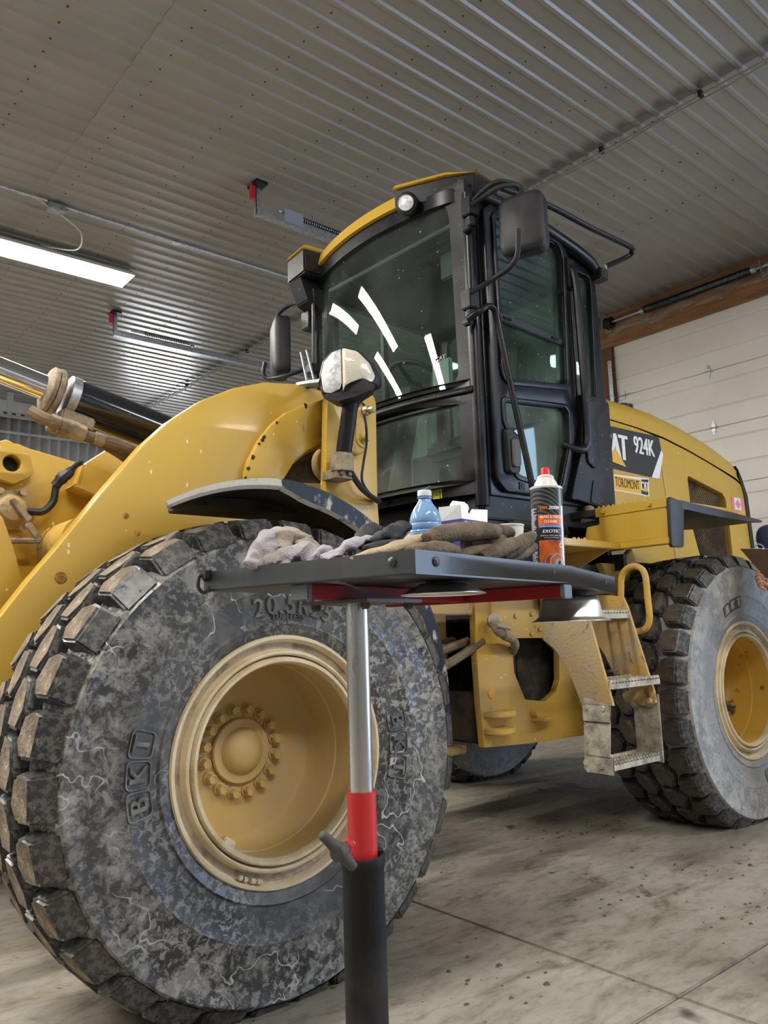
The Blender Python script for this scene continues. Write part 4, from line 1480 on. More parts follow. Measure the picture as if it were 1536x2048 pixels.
# semicircular stop lugs near the front edge
b = B()
for (pxz, w_) in (((2.98,0.642), 0.09), ((2.974,0.562), 0.09)):
    poly = [(pxz[0] - w_, 2.725)] + [(pxz[0] + w_ * math.cos(R(a)), 2.725 - 0.10 * abs(math.sin(R(a))) ** 0.6) for a in range(180, 361, 15)] + [(pxz[0] + w_, 2.725)]
    b.prism(poly, 'xy', pxz[1] - 0.012, pxz[1] + 0.016)
obj_split('stop_lug', b, YELD, fr, bevel=0.004)
q = Vector((3.311,2.7,0.591))
obj('small_tab', B().prism([(q.x - 0.07, 2.725), (q.x - 0.06, 2.64), (q.x + 0.07, 2.66), (q.x + 0.08, 2.725)], 'xy', q.z - 0.008, q.z + 0.008).lathe([(0.018, 0), (0.018, 0.04)], (q.x - 0.055, 2.72, q.z + 0.03), (0, -1, 0), 12), YELD, fr, bevel=0.003)
q = (2.955,2.72,0.742)
obj('plastic_plug', B().lathe([(0.028, 0), (0.026, 0.006), (0.0, 0.009)], q, (0, -1, 0), 20, cap0=False), pm('orange_plug', (0.75, 0.33, 0.02), 0.4), fr)
w = [(2.934,2.66,1.096), (2.916,2.62,1.056), (2.986,2.64,1.021), (3.068,2.66,0.999), (3.103,2.68,0.968), (3.147,2.74,0.934)]
hf = obj('hydraulic_fitting', B().tube(bez(w, 5), [0.028] * 8 + [0.022] * 18, 10), FITT, fr)
b = B().lathe([(0.034, -0.02), (0.036, 0.0), (0.034, 0.02)], w[0], (-0.5, -0.7, 0.3), 10).tube([(2.891,2.6,1.071), (2.958,2.58,1.054)], 0.009, 6)
obj('fitting_cap', b, pm('fitting_grey', (0.30, 0.28, 0.25), 0.6, 0.4), fr)

# ---- access ladder
LX0, LX1 = 2.95, 3.33
b = B()
sa = [(2.108,1.084), (2.018,0.72), (2.175,0.712), (2.206,0.795), (2.245,0.887), (2.309,0.962), (2.367,1.002), (2.364,1.184), (2.132,1.173)]
ld = obj('ladder_side_plate', plate(b, [sa], 'yz', LX0 - 0.008, LX0 + 0.008, 0.002), YELM, WL, smooth=30, label='front yellow side plate of the ladder')
b = B()
sb = [(2.262,1.202), (2.178,1.188), (2.158,1.139), (2.053,0.748), (2.049,0.701), (2.082,0.683), (2.213,0.7), (2.218,0.732), (2.176,0.752), (2.243,0.792), (2.3,0.915), (2.381,1.032), (2.369,1.205)]
obj('ladder_side_plate', plate(b, [sb], 'yz', LX1 - 0.008, LX1 + 0.008, 0.002), YELM, WL, smooth=30, label='rear yellow side plate of the ladder')
# lower muddy stirrup
def stir(x, q0, q1, q2, q3, flx):
    b = B()
    b.prism([q0, q1, q2, q3], 'yz', x - 0.006, x + 0.006)
    return b
A0, A1, A2, A3 = (2.156,0.749), (2.023,0.717), (2.048,0.431), (2.176,0.44)
B0, B1, B2, B3 = (2.177,0.706), (2.043,0.739), (2.07,0.415), (2.199,0.453)
obj('stirrup_side', stir(LX0 - 0.016, A0, A1, A2, A3, 0), DUSTY, WL, bevel=0.003)
obj('stirrup_side', stir(LX1 + 0.016, B0, B1, (B1[0], A2[1]), (B0[0], A3[1]), 0), DUSTY, WL, bevel=0.003)
b = B()
for (yy, zz) in ((A0[0] - 0.02, A0[1] - 0.04), (A1[0] + 0.03, A1[1] - 0.01), (A3[0] - 0.02, A3[1] + 0.035), (A2[0] + 0.03, A2[1] + 0.035)):
    bolt(b, (LX0 - 0.024, yy, zz), (-1, 0, 0), 0.014, 0.012)
for (yy, zz) in ((B0[0] - 0.02, B0[1] - 0.02), (B1[0] + 0.03, B1[1] - 0.03)):
    bolt(b, (LX1 - 0.01, yy, zz), (-1, 0, 0), 0.014, 0.012)
obj_split('stirrup_bolt', b, DUSTY, WL)
obj_split('stirrup_clamp', B().box(LX0 - 0.030, LX0 - 0.022, A1[0] - 0.005, A0[0] + 0.005, A1[1] - 0.07, A1[1] + 0.005).box(LX0 - 0.030, LX0 - 0.022, A1[0] - 0.005, A0[0] + 0.005, A2[1], A2[1] + 0.075), DUSTY, WL, bevel=0.004)
def tread_step(y0, y1, z, name):
    b = B()
    for k in range(3):
        yy = y0 + (y1 - y0) * k / 2
        b.box(LX0 + 0.0, LX1, yy - 0.007, yy + 0.007, z - 0.028, z)
    for k in range(5):
        xx = LX0 + 0.04 + (LX1 - LX0 - 0.08) * k / 4
        b.box(xx - 0.008, xx + 0.008, y0, y1, z - 0.014, z)
    random.seed(3)
    for k in range(16):
        for yy in (y0, (y0 + y1) / 2, y1):
            xx = LX0 + 0.012 + (LX1 - LX0 - 0.02) * k / 15
            b.prism([(xx - 0.009, z - 0.004), (xx + 0.009, z - 0.004), (xx, z + 0.012)], 'xz', yy - 0.007, yy + 0.007)
    return obj(name, b, DUSTY, WL, smooth=0)
tread_step(A2[0] + 0.01, A3[0] - 0.01, A2[1] + 0.04, 'ladder_step')
st = Vector((2.97,2.027,0.804))
tread_step(st.y + 0.0, st.y + 0.14, st.z + 0.01, 'ladder_step')
st = Vector((3.1,2.157,1.117))
tread_step(st.y + 0.0, st.y + 0.12, st.z, 'ladder_step')
# grab loop on the rear side plate
gl = [(3.42,2.248,1.229), (3.42,2.24,1.29), (3.42,2.211,1.328), (3.42,2.165,1.341), (3.42,2.125,1.323), (3.42,2.107,1.281), (3.42,2.105,1.185), (3.42,2.103,1.089), (3.42,2.123,1.042), (3.42,2.16,1.026), (3.4,2.186,1.027)]
gl = gl + []
obj('grab_loop', B().tube([Vector((3.42,2.266,1.094))] + bez(gl, 5), 0.0155, 12), YELD, WL)

# ---- platform, rear fender
XF = 3.55
b = B()
tl_, tr_, br_, bl_ = Vector((3.55,2.462,1.673)), Vector((3.55,2.029,1.663)), Vector((3.55,2.08,1.437)), Vector((3.55,2.517,1.477))
face = [(tr_.y, tl_.z), (tl_.y, tl_.z), (tl_.y, tl_.z - 0.035), (tl_.y - 0.025, tl_.z - 0.04), (tl_.y - 0.025, tl_.z - 0.085), (bl_.y, tl_.z - 0.09), (bl_.y + 0.03, bl_.z), (tr_.y, bl_.z)]
b = B().prism(face, 'yz', XF, XF + 0.02)
obj('fender_front_panel', b, YEL, WL, bevel=0.004)
b = B().box(XF - 0.006, XF, tr_.y, tl_.y - 0.01, tl_.z - 0.045, tl_.z + 0.004)
for yy in (tl_.y - 0.06, tr_.y + 0.10):
    bolt(b, (XF - 0.006, yy, tl_.z - 0.02), (-1, 0, 0), 0.014, 0.012)
obj('panel_flange', b, YEL, WL, bevel=0.003)
b = B()
for k in range(14):
    yy = tr_.y + 0.02 + 0.03 * k
    b.lathe([(0.007, 0), (0.006, 0.012), (0.0, 0.016)], (XF + 0.01, yy, tl_.z), (0, 0, 1), 8)
obj('grip_stud', b, YEL, WL)
obj('fender_top', B().box(XF + 0.01, 4.4, 2.05, 2.74, tl_.z - 0.03, tl_.z), YEL, WL, bevel=0.004)
# deck between cab and panel, with folded lip
dz_ = bl_.z
b = B().box(2.95, XF + 0.03, 2.30, 2.74, dz_ - 0.035, dz_).box(XF - 0.03, XF + 0.02, tr_.y, bl_.y + 0.05, dz_ - 0.035, dz_ + 0.0)
dk = obj('platform_deck', b, YEL, WL, bevel=0.004)
b = B()
random.seed(9)
for k in range(40):
    yy = 2.32 + 0.40 * random.random()
    xx = 3.0 + 0.5 * random.random()
    b.lathe([(0.009, 0), (0.006, 0.012), (0.0, 0.014)], (xx, yy, dz_), (0, 0, 1), 6)
obj('grip_stud', b, YELD, dk)
b = B().prism([(2.32, dz_ - 0.036), (2.72, dz_ - 0.036), (2.72, dz_ - 0.20)], 'yz', XF - 0.10, XF - 0.085)
obj('deck_gusset', b, YELD, dk)
# inner wing wall, dusty grey
obj('inner_wing', B().prism([(3.30, 1.40), (5.2, 1.40), (5.2, 1.0), (4.9, 0.9), (3.62, 0.9), (3.32, 1.16)], 'xz', 2.66, 2.68), pm('wing_grey', (0.21, 0.22, 0.25), 0.7, col2=(0.30, 0.29, 0.27), vscale=3), WL, bevel=0.004)
# black rubber fender edge: front flap and curved shelf over the rear tire
yo = tr_.y
flap = [(XF - 0.005, tr_.z + 0.01), (XF + 0.10, tr_.z - 0.005), (XF + 0.115, tr_.z - 0.05), (XF + 0.085, br_.z - 0.005), (XF - 0.02, br_.z - 0.008)]
b = plate(B(), [rpoly(flap, 0.015)], 'xz', yo - 0.014, yo + 0.006, 0.004)
obj('fender_flap', b, PLA, WL, smooth=30)
edge = [(3.704,2.02,1.664), (3.841,2.02,1.658), (4.048,2.02,1.65), (4.29,2.03,1.642), (4.51,2.05,1.637), (4.663,2.08,1.64)]
b = B()
rows = []
for i, e in enumerate([(XF + 0.0, yo, tr_.z)] + list(edge)):
    e = Vector(e)
    yb = 2.74 if i < 4 else (2.74 - 0.10 * (i - 3))
    th = 0.045 if i < 4 else 0.045 - 0.011 * (i - 3)
    rows.append([b.bm.verts.new(p) for p in ((e.x, e.y, e.z), (e.x, e.y + 0.02, e.z + 0.008), (e.x, yb, e.z + 0.012), (e.x, yb, e.z - th * 0.5), (e.x, e.y + 0.03, e.z - th * 0.5), (e.x, e.y + 0.012, e.z - th), (e.x, e.y, e.z - th * 0.9))])
for a, c in zip(rows, rows[1:]):
    for i in range(7):
        b._f([a[i], a[(i + 1) % 7], c[(i + 1) % 7], c[i]])
b._f(rows[0])
b._f(rows[-1][::-1])
obj('rear_fender', b, PLA, WL, smooth=40)
b = B().box(4.0, 4.04, 2.70, 2.78, 1.0, 1.6).box(XF + 0.3, XF + 0.33, 2.5, 2.8, 1.36, 1.45)
obj_split('fender_support', b, BLKD, WL)
b = B().prism([(3.72, 1.40), (3.98, 1.40), (4.05, 1.2), (3.85, 1.2)], 'xz', 2.56, 2.60).prism([(3.99, 1.42), (4.10, 1.50), (4.22, 1.2), (4.08, 1.2)], 'xz', 2.60, 2.64)
obj_split('side_gusset', b, YELD, WL, bevel=0.004)

# ---- engine hood
HY = 2.80                     # side plane
xs_ = [4.03, 4.3, 4.6, 4.9, 5.2, 5.45, 5.7, 5.9, 6.0]
seam = [2.362, 2.362, 2.352, 2.330, 2.285, 2.238, 2.188, 2.145, 2.110]
tops = [2.545, 2.552, 2.552, 2.540, 2.505, 2.462, 2.405, 2.340, 2.230]
b = B()
rows = []
for x, s, t in zip(xs_, seam, tops):
    prof = [(HY, s), (HY + 0.008, s + 0.04)]
    for k in range(1, 7):
        a = k / 6 * PI / 2
        prof.append((HY + 0.18 * (1 - math.cos(a)), s + 0.04 + (t - s - 0.04) * math.sin(a)))
    prof += [(YC, t + 0.01)]
    full = prof + [(2 * YC - y, z) for y, z in prof[-2::-1]]
    rows.append([b.bm.verts.new((x, y, z)) for y, z in full])
for a, c in zip(rows, rows[1:]):
    for i in range(len(a) - 1):
        b._f([a[i], a[i + 1], c[i + 1], c[i]])
b._f(rows[0][::-1])
b._f(rows[-1])
hood = obj('engine_hood', b, YEL, WL, smooth=40)
# side panels: forward panel with decal, rear panel with the grille opening
sm = [(x, s - 0.012) for x, s in zip(xs_, seam)]
fwd_panel = [(4.03, 1.45), (4.93, 1.45), (4.815, 2.318), (4.6, 2.340), (4.3, 2.350), (4.03, 2.350)]
sp1 = obj('hood_side_panel', plate(B(), [fwd_panel], 'xz', HY, HY + 0.03, 0.004), YEL, WL, smooth=30)
gr = [(5.14,2.095), (5.149,1.91), (5.154,1.698), (5.237,1.473), (5.709,1.488), (5.704,1.73), (5.681,1.966), (5.636,2.008)]
gr = [(x + 0.04, z) for x, z in gr]
back = [(4.945, 1.45), (6.02, 1.45), (6.05, 1.62), (6.02, 2.02), (5.99, 2.09), (5.9, 2.125), (5.7, 2.172), (5.45, 2.224), (5.2, 2.270), (4.9, 2.314), (4.83, 2.318)]
sp2 = obj('hood_side_panel', plate(B(), [back, rpoly(gr, 0.03)], 'xz', HY, HY + 0.03, 0.004), YEL, WL, smooth=30)
gx0, gx1 = min(p[0] for p in gr), max(p[0] for p in gr)
gz0, gz1 = min(p[1] for p in gr), max(p[1] for p in gr)
b = B()
# expanded-metal mesh: two families of diagonal strands
k = -1.0
while k < 1.6:
    for sgn in (1, -1):
        if sgn > 0:
            p0, p1 = (gx0 + k, gz0 - 0.02), (gx0 + k + (gz1 - gz0 + 0.04) * 1.0, gz1 + 0.02)
        else:
            p0, p1 = (gx0 + k + (gz1 - gz0 + 0.04) * 1.0, gz0 - 0.02), (gx0 + k, gz1 + 0.02)
        # clip in x
        ax_, az_, bx_, bz_ = *p0, *p1
        t0, t1 = 0.0, 1.0
        d_ = bx_ - ax_
        for lim, sg in ((gx0 - 0.02, 1), (gx1 + 0.02, -1)):
            if abs(d_) > 1e-9:
                tt = (lim - ax_) / d_
                if d_ * sg > 0:
                    t0 = max(t0, tt)
                else:
                    t1 = min(t1, tt)
        if t1 - t0 > 0.02:
            P0 = Vector((ax_ + d_ * t0, HY + 0.045, az_ + (bz_ - az_) * t0))
            P1 = Vector((ax_ + d_ * t1, HY + 0.045, az_ + (bz_ - az_) * t1))
            b.tube([P0, P1], 0.0035, 4)
    k += 0.026
o = obj('grille_mesh', b, pm('grille_brown', (0.20, 0.13, 0.05), 0.7, col2=(0.07, 0.045, 0.025), vscale=3), WL, smooth=0)
o['kind'] = 'stuff'
obj('grille_rim', plate(B(), [rpoly([(gx0 - 0.03, gz1 + 0.03)] and [(x + (0.02 if x > (gx0 + gx1) / 2 else -0.02), z + (0.02 if z > (gz0 + gz1) / 2 else -0.02)) for x, z in gr], 0.03), rpoly(gr, 0.03)], 'xz', HY + 0.005, HY + 0.055, 0.002), YELD, WL, smooth=30)
b = B().box(4.2, 5.85, HY + 0.14, 2 * YC - HY - 0.14, 1.3, 2.05).tube([(5.2, HY + 0.10, 1.4), (5.2, HY + 0.10, 1.9)], 0.07, 12).tube([(5.5, HY + 0.10, 1.4), (5.5, HY + 0.10, 1.8)], 0.05, 12)
obj('radiator_core', b, pm('radiator_brown', (0.05, 0.032, 0.02), 0.8, col2=(0.11, 0.07, 0.035), vscale=5), WL)
obj('hood_side_panel', B().box(4.03, 6.0, 2 * YC - HY - 0.03, 2 * YC - HY, 1.45, 2.10), YEL, WL)
b = B()
rr_ = [(5.93, 2.25), (6.0, 2.16), (6.07, 2.02), (6.10, 1.62), (6.08, 1.2), (6.0, 1.2), (6.03, 1.62), (6.0, 2.02), (5.95, 2.14)]
b.prism(rr_, 'xz', HY - 0.006, 2 * YC - HY + 0.006)
obj('rear_bumper_trim', b, BLK, WL, bevel=0.008)
obj('counterweight', B().box(5.2, 6.35, 2.45, 2 * YC - 2.45, 0.72, 1.40), YELD, WL, bevel=0.03)
obj('rain_cap', B().lathe([(0.07, 0), (0.07, 0.03), (0.03, 0.045)], (4.72, 2.98, 2.535), (0, 0, 1), 20), BLK, hood)

# decals on the hood side
def hs_text(b, s, size, depth, cx, cz, sx=1.0, shear=0.0, spacing=1.0, bold=0.0, y=HY - 0.004, slope=0.0):
    return flat_text(b, s, size, depth, lambda x, y_, z: Vector((cx + x, y - z, cz + y_ + slope * x)), sx, shear, spacing, bold)
WP = pm('decal_white', (0.80, 0.80, 0.78), 0.4)
BP = pm('decal_black', (0.014, 0.015, 0.022), 0.3)
YP_ = pm('decal_yellow', (0.75, 0.43, 0.03), 0.4)
d0, d1, d2, d3, d4 = (4.252,2.312), (4.844,2.322), (4.862,2.233), (4.713,2.026), (4.25,2.042)
dec = obj('model_decal', plate(B(), [[(4.04, d0[1]), d1, d2, d3, (4.04, d4[1])]], 'xz', HY - 0.002, HY), BP, sp1, smooth=0)
obj('decal_wedge', plate(B(), [[d2, (d2[0] + 0.02, d2[1] - 0.03), (4.806,2.028), d3]], 'xz', HY - 0.0025, HY - 0.0005), WP, sp1, smooth=0)
at0, at1 = (4.257,2.267), (4.428,2.088)
hC = ((4.356,2.268)[1] - (4.332,2.084)[1])
cA = (4.305,2.169)
obj('maker_letters', hs_text(B(), 'CAT', hC * 1.30, 0.002, cA[0] + 0.00, cA[1] + 0.01, 0.62, 0, 0.92, bold=0.010), WP, sp1, smooth=0)
tq = (4.311,2.091)
obj('maker_triangle', plate(B(), [[(tq[0] - 0.11, tq[1] - 0.005), (tq[0] + 0.10, tq[1] - 0.03), (tq[0] - 0.005, tq[1] + 0.085)]], 'xz', HY - 0.0075, HY - 0.0055), YP_, sp1, smooth=0)
cM = (4.645,2.222)
hM = ((4.654,2.285)[1] - (4.637,2.163)[1])
obj('model_number', hs_text(B(), '924K', hM * 1.36, 0.002, cM[0], cM[1], 0.70, 0, 0.98, bold=0.004), WP, sp1, smooth=0)
t0, t1, t2, t3 = (4.267,1.999), (4.675,2.015), (4.663,1.892), (4.264,1.896)
obj('dealer_plate', plate(B(), [[t0, t1, t2, t3]], 'xz', HY - 0.002, HY), WP, sp1, smooth=0)
i0, i1, i2, i3 = (4.271,1.993), (4.577,1.995), (4.564,1.9), (4.271,1.903)
obj('dealer_yellow', plate(B(), [[i0, i1, i2, i3]], 'xz', HY - 0.003, HY - 0.001), YP_, sp1, smooth=0)
j0, j1, j2, j3 = (4.584,1.999), (4.668,2.007), (4.652,1.898), (4.57,1.901)
obj('dealer_black', plate(B(), [[j0, j1, j2, j3]], 'xz', HY - 0.003, HY - 0.001), BP, sp1, smooth=0)
cT = (4.404,1.951)
obj('dealer_name', hs_text(B(), 'TOROMONT', 0.088, 0.002, cT[0] + 0.012, cT[1], 0.53, 0, 1.0, y=HY - 0.0035), BP, sp1, smooth=0)
cS = (4.618,1.952)
obj('dealer_logo', hs_text(B(), 'CAT', 0.085, 0.002, cS[0], cS[1], 0.62, 0, 0.9, bold=0.003, y=HY - 0.0035), WP, sp1, smooth=0)
obj('dealer_triangle', plate(B(), [[(cS[0] - 0.03, cS[1] - 0.032), (cS[0] + 0.035, cS[1] - 0.032), (cS[0], cS[1] + 0.005)]], 'xz', HY - 0.0065, HY - 0.0045), YP_, sp1, smooth=0)
f0, f1 = (5.77,1.989), (5.965,1.901)
PK = pm('flag_faded_red', (0.75, 0.22, 0.28), 0.5)
fx0, fx1, fz1, fz0 = f0[0] + 0.03, f1[0] + 0.03, f0[1], f1[1] - 0.02
obj('flag_sticker', B().box(fx0, fx1, HY - 0.002, HY, fz0, fz1), pm('flag_white', (0.80, 0.74, 0.74), 0.5), sp2, smooth=0)
wq = (fx1 - fx0)
b = B().box(fx0, fx0 + wq * 0.22, HY - 0.003, HY - 0.001, fz0, fz1).box(fx1 - wq * 0.25, fx1, HY - 0.003, HY - 0.001, fz0, fz1)
mx_, mz_ = (fx0 + fx1) / 2, (fz0 + fz1) / 2
leaf = [(0, .5), (.1, .3), (.22, .36), (.18, .1), (.32, .2), (.45, .08), (.4, -.02), (.15, -.22), (.16, -.3), (.02, -.28), (.02, -.45), (-.02, -.45), (-.02, -.28), (-.16, -.3), (-.15, -.22), (-.4, -.02), (-.45, .08), (-.32, .2), (-.18, .1), (-.22, .36), (-.1, .3)]
plate(b, [[(mx_ + u * wq * 0.46, mz_ + v * wq * 0.46) for u, v in leaf]], 'xz', HY - 0.003, HY - 0.001)
obj('flag_leaf', b, PK, sp2, smooth=0)
# ---- cab
CX0, CX1, CY0, CY1 = 2.83, 3.94, 2.60, 4.00


def bow(y):
    t = (y - YC) / 0.66
    return 2.83 - 0.12 * max(0.0, 1 - t * t)


def dens(pts, step=0.06):
    out = []
    for i in range(len(pts)):
        a, c = Vector(pts[i]), Vector(pts[(i + 1) % len(pts)])
        n = max(1, int((c - a).length / step))
        for k in range(n):
            q = a.lerp(c, k / n)
            out.append((q.x, q.y))
    return out


def front_plate(b, outer, holes, w0, w1):
    return plate(b, [dens(outer)] + [dens(h) for h in holes], 'yz', w0, w1, fn=lambda c: Vector((bow(c.x) + (w0 + w1) / 2 + c.z, c.x, c.y)))


wh = rpoly([(2.70, 2.315), (3.972, 2.315), (3.972, 3.37), (2.715, 3.345)], [0.05, 0.05, 0.10, 0.16], 6)
lh = rpoly([(2.705, 1.805), (3.96, 1.805), (3.96, 2.185), (2.70, 2.195)], [0.06, 0.06, 0.06, 0.02], 5)
b = B()
front_plate(b, [(2.62, 2.25), (3.985, 2.25), (3.985, 3.40), (2.62, 3.40)], [wh], -0.004, 0.03)
cab = obj('cab_front_frame', b, BLK, WL, smooth=30)
b = B()
front_plate(b, [(2.62, 1.72), (3.98, 1.72), (3.98, 2.243), (2.62, 2.243)], [lh], -0.008, 0.03)
obj('cab_front_frame', b, BLK, WL, smooth=30)
obj('windshield', B().grid(lambda u, v: Vector((bow(2.66 + 1.32 * u) + 0.008, 2.66 + 1.32 * u, 2.29 + 1.10 * v)), 28, 12), GLS, WL, smooth=80)
obj('lower_front_window', B().grid(lambda u, v: Vector((bow(2.66 + 1.3 * u) + 0.008, 2.66 + 1.3 * u, 1.78 + 0.43 * v)), 28, 6), GLSD, WL, smooth=80)
# sloping sheet below the windshield
b = B()
b.grid(lambda u, v: Vector((bow(2.62 + 1.36 * u) - 0.02 * (1 - v) - 0.004, 2.62 + 1.36 * u, 2.24 + 0.03 * v)), 24, 2)
obj('cowl_strip', b, BLKD, WL, solid=0.012)

# near side: rear quarter with window, door with two windows
win_r = rpoly([(3.665, 2.365), (3.845, 2.365), (3.872, 3.10), (3.855, 3.135), (3.672, 3.135)], [0.02, 0.02, 0.05, 0.03, 0.03], 4)
door_out = [(2.925, 1.80), (2.99, 1.745), (3.42, 1.745), (3.475, 1.80), (3.615, 2.20), (3.625, 3.20), (3.56, 3.29), (3.02, 3.315), (2.925, 3.24)]
side_out = [(2.90, 1.72), (3.93, 1.72), (3.945, 2.34), (3.93, 3.20), (3.90, 3.27), (2.90, 3.33)]
b = plate(B(), [side_out, door_out, win_r], 'xz', 2.605, 2.655, 0.004)
side = obj('cab_side_frame', b, BLK, WL, smooth=30)
up_h = rpoly([(2.998, 2.325), (3.535, 2.39), (3.57, 3.15), (3.54, 3.235), (3.03, 3.245), (2.995, 3.20)], [0.07, 0.05, 0.08, 0.08, 0.06, 0.03], 5)
lo_h = rpoly([(3.06, 1.83), (3.425, 1.79), (3.52, 2.03), (3.53, 2.235), (3.50, 2.262), (3.00, 2.215), (3.0, 2.10), (3.045, 2.02)], [0.05, 0.05, 0.05, 0.03, 0.03, 0.03, 0.03, 0.03], 4)
b = plate(B(), [rpoly(door_out, 0.05, 4), up_h, lo_h], 'xz', 2.575, 2.640, 0.008)
dr = obj('cab_door', b, BLK, WL, smooth=30)
# raised seals round the door windows
def ring(poly, k, y0, y1, name, mat, parent):
    c = Vector((sum(p[0] for p in poly) / len(poly), sum(p[1] for p in poly) / len(poly)))
    out = []
    for p in poly:
        d = (Vector(p) - c)
        out.append((c.x + d.x * (1 + k / abs(d.length)), c.y + d.y * (1 + k / abs(d.length))))
    return obj(name, plate(B(), [out, poly], 'xz', y0, y1, 0.003), mat, parent, smooth=30)
ring(up_h, 0.028, 2.562, 2.58, 'window_seal', BLK, dr)
ring(lo_h, 0.022, 2.566, 2.58, 'window_seal', BLK, dr)
ring(win_r, 0.02, 2.594, 2.61, 'window_seal', BLK, side)
obj('door_window', B().box(2.97, 3.58, 2.606, 2.612, 2.30, 3.26), GLS, dr, smooth=0)
obj('door_window', B().box(2.98, 3.55, 2.606, 2.612, 1.77, 2.28), GLSD, dr, smooth=0)
obj('quarter_window', B().box(3.64, 3.89, 2.626, 2.632, 2.34, 3.15), GLS, side, smooth=0)
# sliding window rail, latch buttons
b = B().prism([(3.0, 2.655), (3.545, 2.628), (3.545, 2.665), (3.0, 2.70)], 'xz', 2.585, 2.605)
obj('sash_bar', b, PLA, dr, bevel=0.004)
b = B()
for x in (3.07, 3.47):
    b.box(x - 0.035, x + 0.035, 2.576, 2.590, 2.663 - (x - 3.07) * 0.05, 2.682 - (x - 3.07) * 0.05)
obj_split('sash_latch', b, BLK, dr, bevel=0.006)
# door handle in its recessed black surround
b = plate(B(), [rpoly([(2.99, 1.835), (3.06, 1.835), (3.065, 2.06), (2.985, 2.06)], 0.025)], 'xz', 2.545, 2.61, 0.006)
dh = obj('door_handle', b, BLKD, dr, smooth=30)
obj('grip', plate(B(), [rpoly([(3.005, 1.86), (3.05, 1.87), (3.052, 2.0), (3.008, 2.0)], 0.015)], 'xz', 2.528, 2.546, 0.006), pm('worn_handle', (0.075, 0.066, 0.06), 0.5), dr, smooth=30)
obj('lock_cylinder', B().lathe([(0.014, 0), (0.012, 0.008), (0, 0.009)], (3.045, 2.545, 2.045), (0, -1, 0), 16, cap0=False), GALV, dr)
b = B()
bolt(b, (3.10, 2.575, 1.775), (0, -1, 0), 0.012, 0.008)
b.box(3.08, 3.12, 2.570, 2.578, 1.755, 1.795)
obj('striker_plate', b, BLKD, dr)
# front corner post: half-round bright-edged pillar
obj('corner_pillar', B().tube([(2.855, 2.625, 1.66), (2.855, 2.625, 3.32)], 0.036, 18), BLK, WL)
obj('corner_pillar', B().tube([(2.86, 3.985, 1.66), (2.86, 3.985, 3.32)], 0.018, 12), BLK, WL)
obj('door_rear_bar', B().tube(bez([(3.60, 2.60, 3.12), (3.635, 2.545, 3.07), (3.64, 2.535, 2.7), (3.645, 2.535, 2.15), (3.625, 2.54, 2.04), (3.57, 2.55, 2.02), (3.50, 2.60, 2.05)], 6), 0.022, 10), BLK, WL)
b = B().box(3.58, 3.66, 2.55, 2.61, 2.98, 3.16).box(3.54, 3.60, 2.57, 2.61, 2.93, 2.97)
obj_split('door_hinge', b, BLK, WL, bevel=0.006)
b = B().tube([(3.70, 2.585, 1.98), (3.70, 2.585, 2.15)], 0.013, 8)
obj('hinge_pin', b, pm('rusty_pin', (0.16, 0.09, 0.045), 0.8, col2=(0.08, 0.05, 0.03), vscale=30), WL)
# skirt panel behind the door, black lower body
sk = [(3.50, 1.74), (3.54, 1.745), (3.90, 1.705), (3.912, 2.335), (3.885, 2.36), (3.66, 2.355), (3.64, 2.12), (3.62, 2.02)]
b = plate(B(), [rpoly(sk, 0.015)], 'xz', 2.560, 2.61, 0.005)
skp = obj('skirt_panel', b, BLKD, WL, smooth=30)
obj('skirt_rib', plate(B(), [rpoly([(3.655, 1.97), (3.715, 1.93), (3.76, 1.99), (3.765, 2.335), (3.665, 2.335)], 0.03)], 'xz', 2.545, 2.562, 0.006), BLKD, skp, smooth=30)
obj('skirt_arch', plate(B(), [rpoly([(3.66, 1.735), (3.76, 1.725), (3.735, 1.86), (3.70, 1.87)], 0.02)], 'xz', 2.554, 2.562), BLK, skp)
b = B().box(2.86, 3.95, 2.62, 3.98, 1.60, 1.72).box(2.86, 3.55, 2.64, 3.96, 1.37, 1.60).box(2.84, 2.86, 2.62, 3.98, 1.62, 1.71)
base = obj('cab_base', b, BLKD, WL, bevel=0.006)
b = B().box(2.835, 2.842, 2.66, 2.80, 1.50, 1.60).box(2.845, 2.86, 2.80, 3.60, 1.42, 1.62).box(2.832, 2.86, 2.625, 2.655, 1.585, 1.66)
b.tube([(3.0, 2.60, 1.58), (3.5, 2.60, 1.56)], 0.014, 8).box(3.05, 3.5, 2.6, 2.64, 1.55, 1.60)
obj_split('base_bracket', b, BLKD, WL, bevel=0.004)
b = B()
bolt(b, (2.835, 2.92, 1.585), (-1, 0, 0), 0.016, 0.01)
bolt(b, (2.835, 3.3, 1.585), (-1, 0, 0), 0.014, 0.01)
obj_split('base_bolt', b, FITT, base)
s0, s1 = (2.969,1.781), (2.874,1.724)
st_ = obj('warning_sticker', B().box(2.821, 2.823, s1[0], s0[0], s1[1] + 0.004, s0[1] + 0.003), pm('sticker_yellow', (0.72, 0.66, 0.05), 0.4), WL, smooth=0)
b = B()
mw = (s0[0] - s1[0])
plate(b, [[(s0[0] - mw * 0.18 - 0.012, s1[1] + 0.012), (s0[0] - mw * 0.18 + 0.012, s1[1] + 0.012), (s0[0] - mw * 0.18, s0[1] - 0.006)]], 'yz', 2.8195, 2.8205)
b.box(2.8195, 2.8205, s1[0] + 0.010, s1[0] + 0.016, s1[1] + 0.012, s0[1] - 0.008).box(2.8195, 2.8205, s1[0] + 0.024, s1[0] + 0.044, (s0[1] + s1[1]) / 2 + 0.001, (s0[1] + s1[1]) / 2 + 0.005)
obj('sticker_symbol', b, BP, st_, smooth=0)
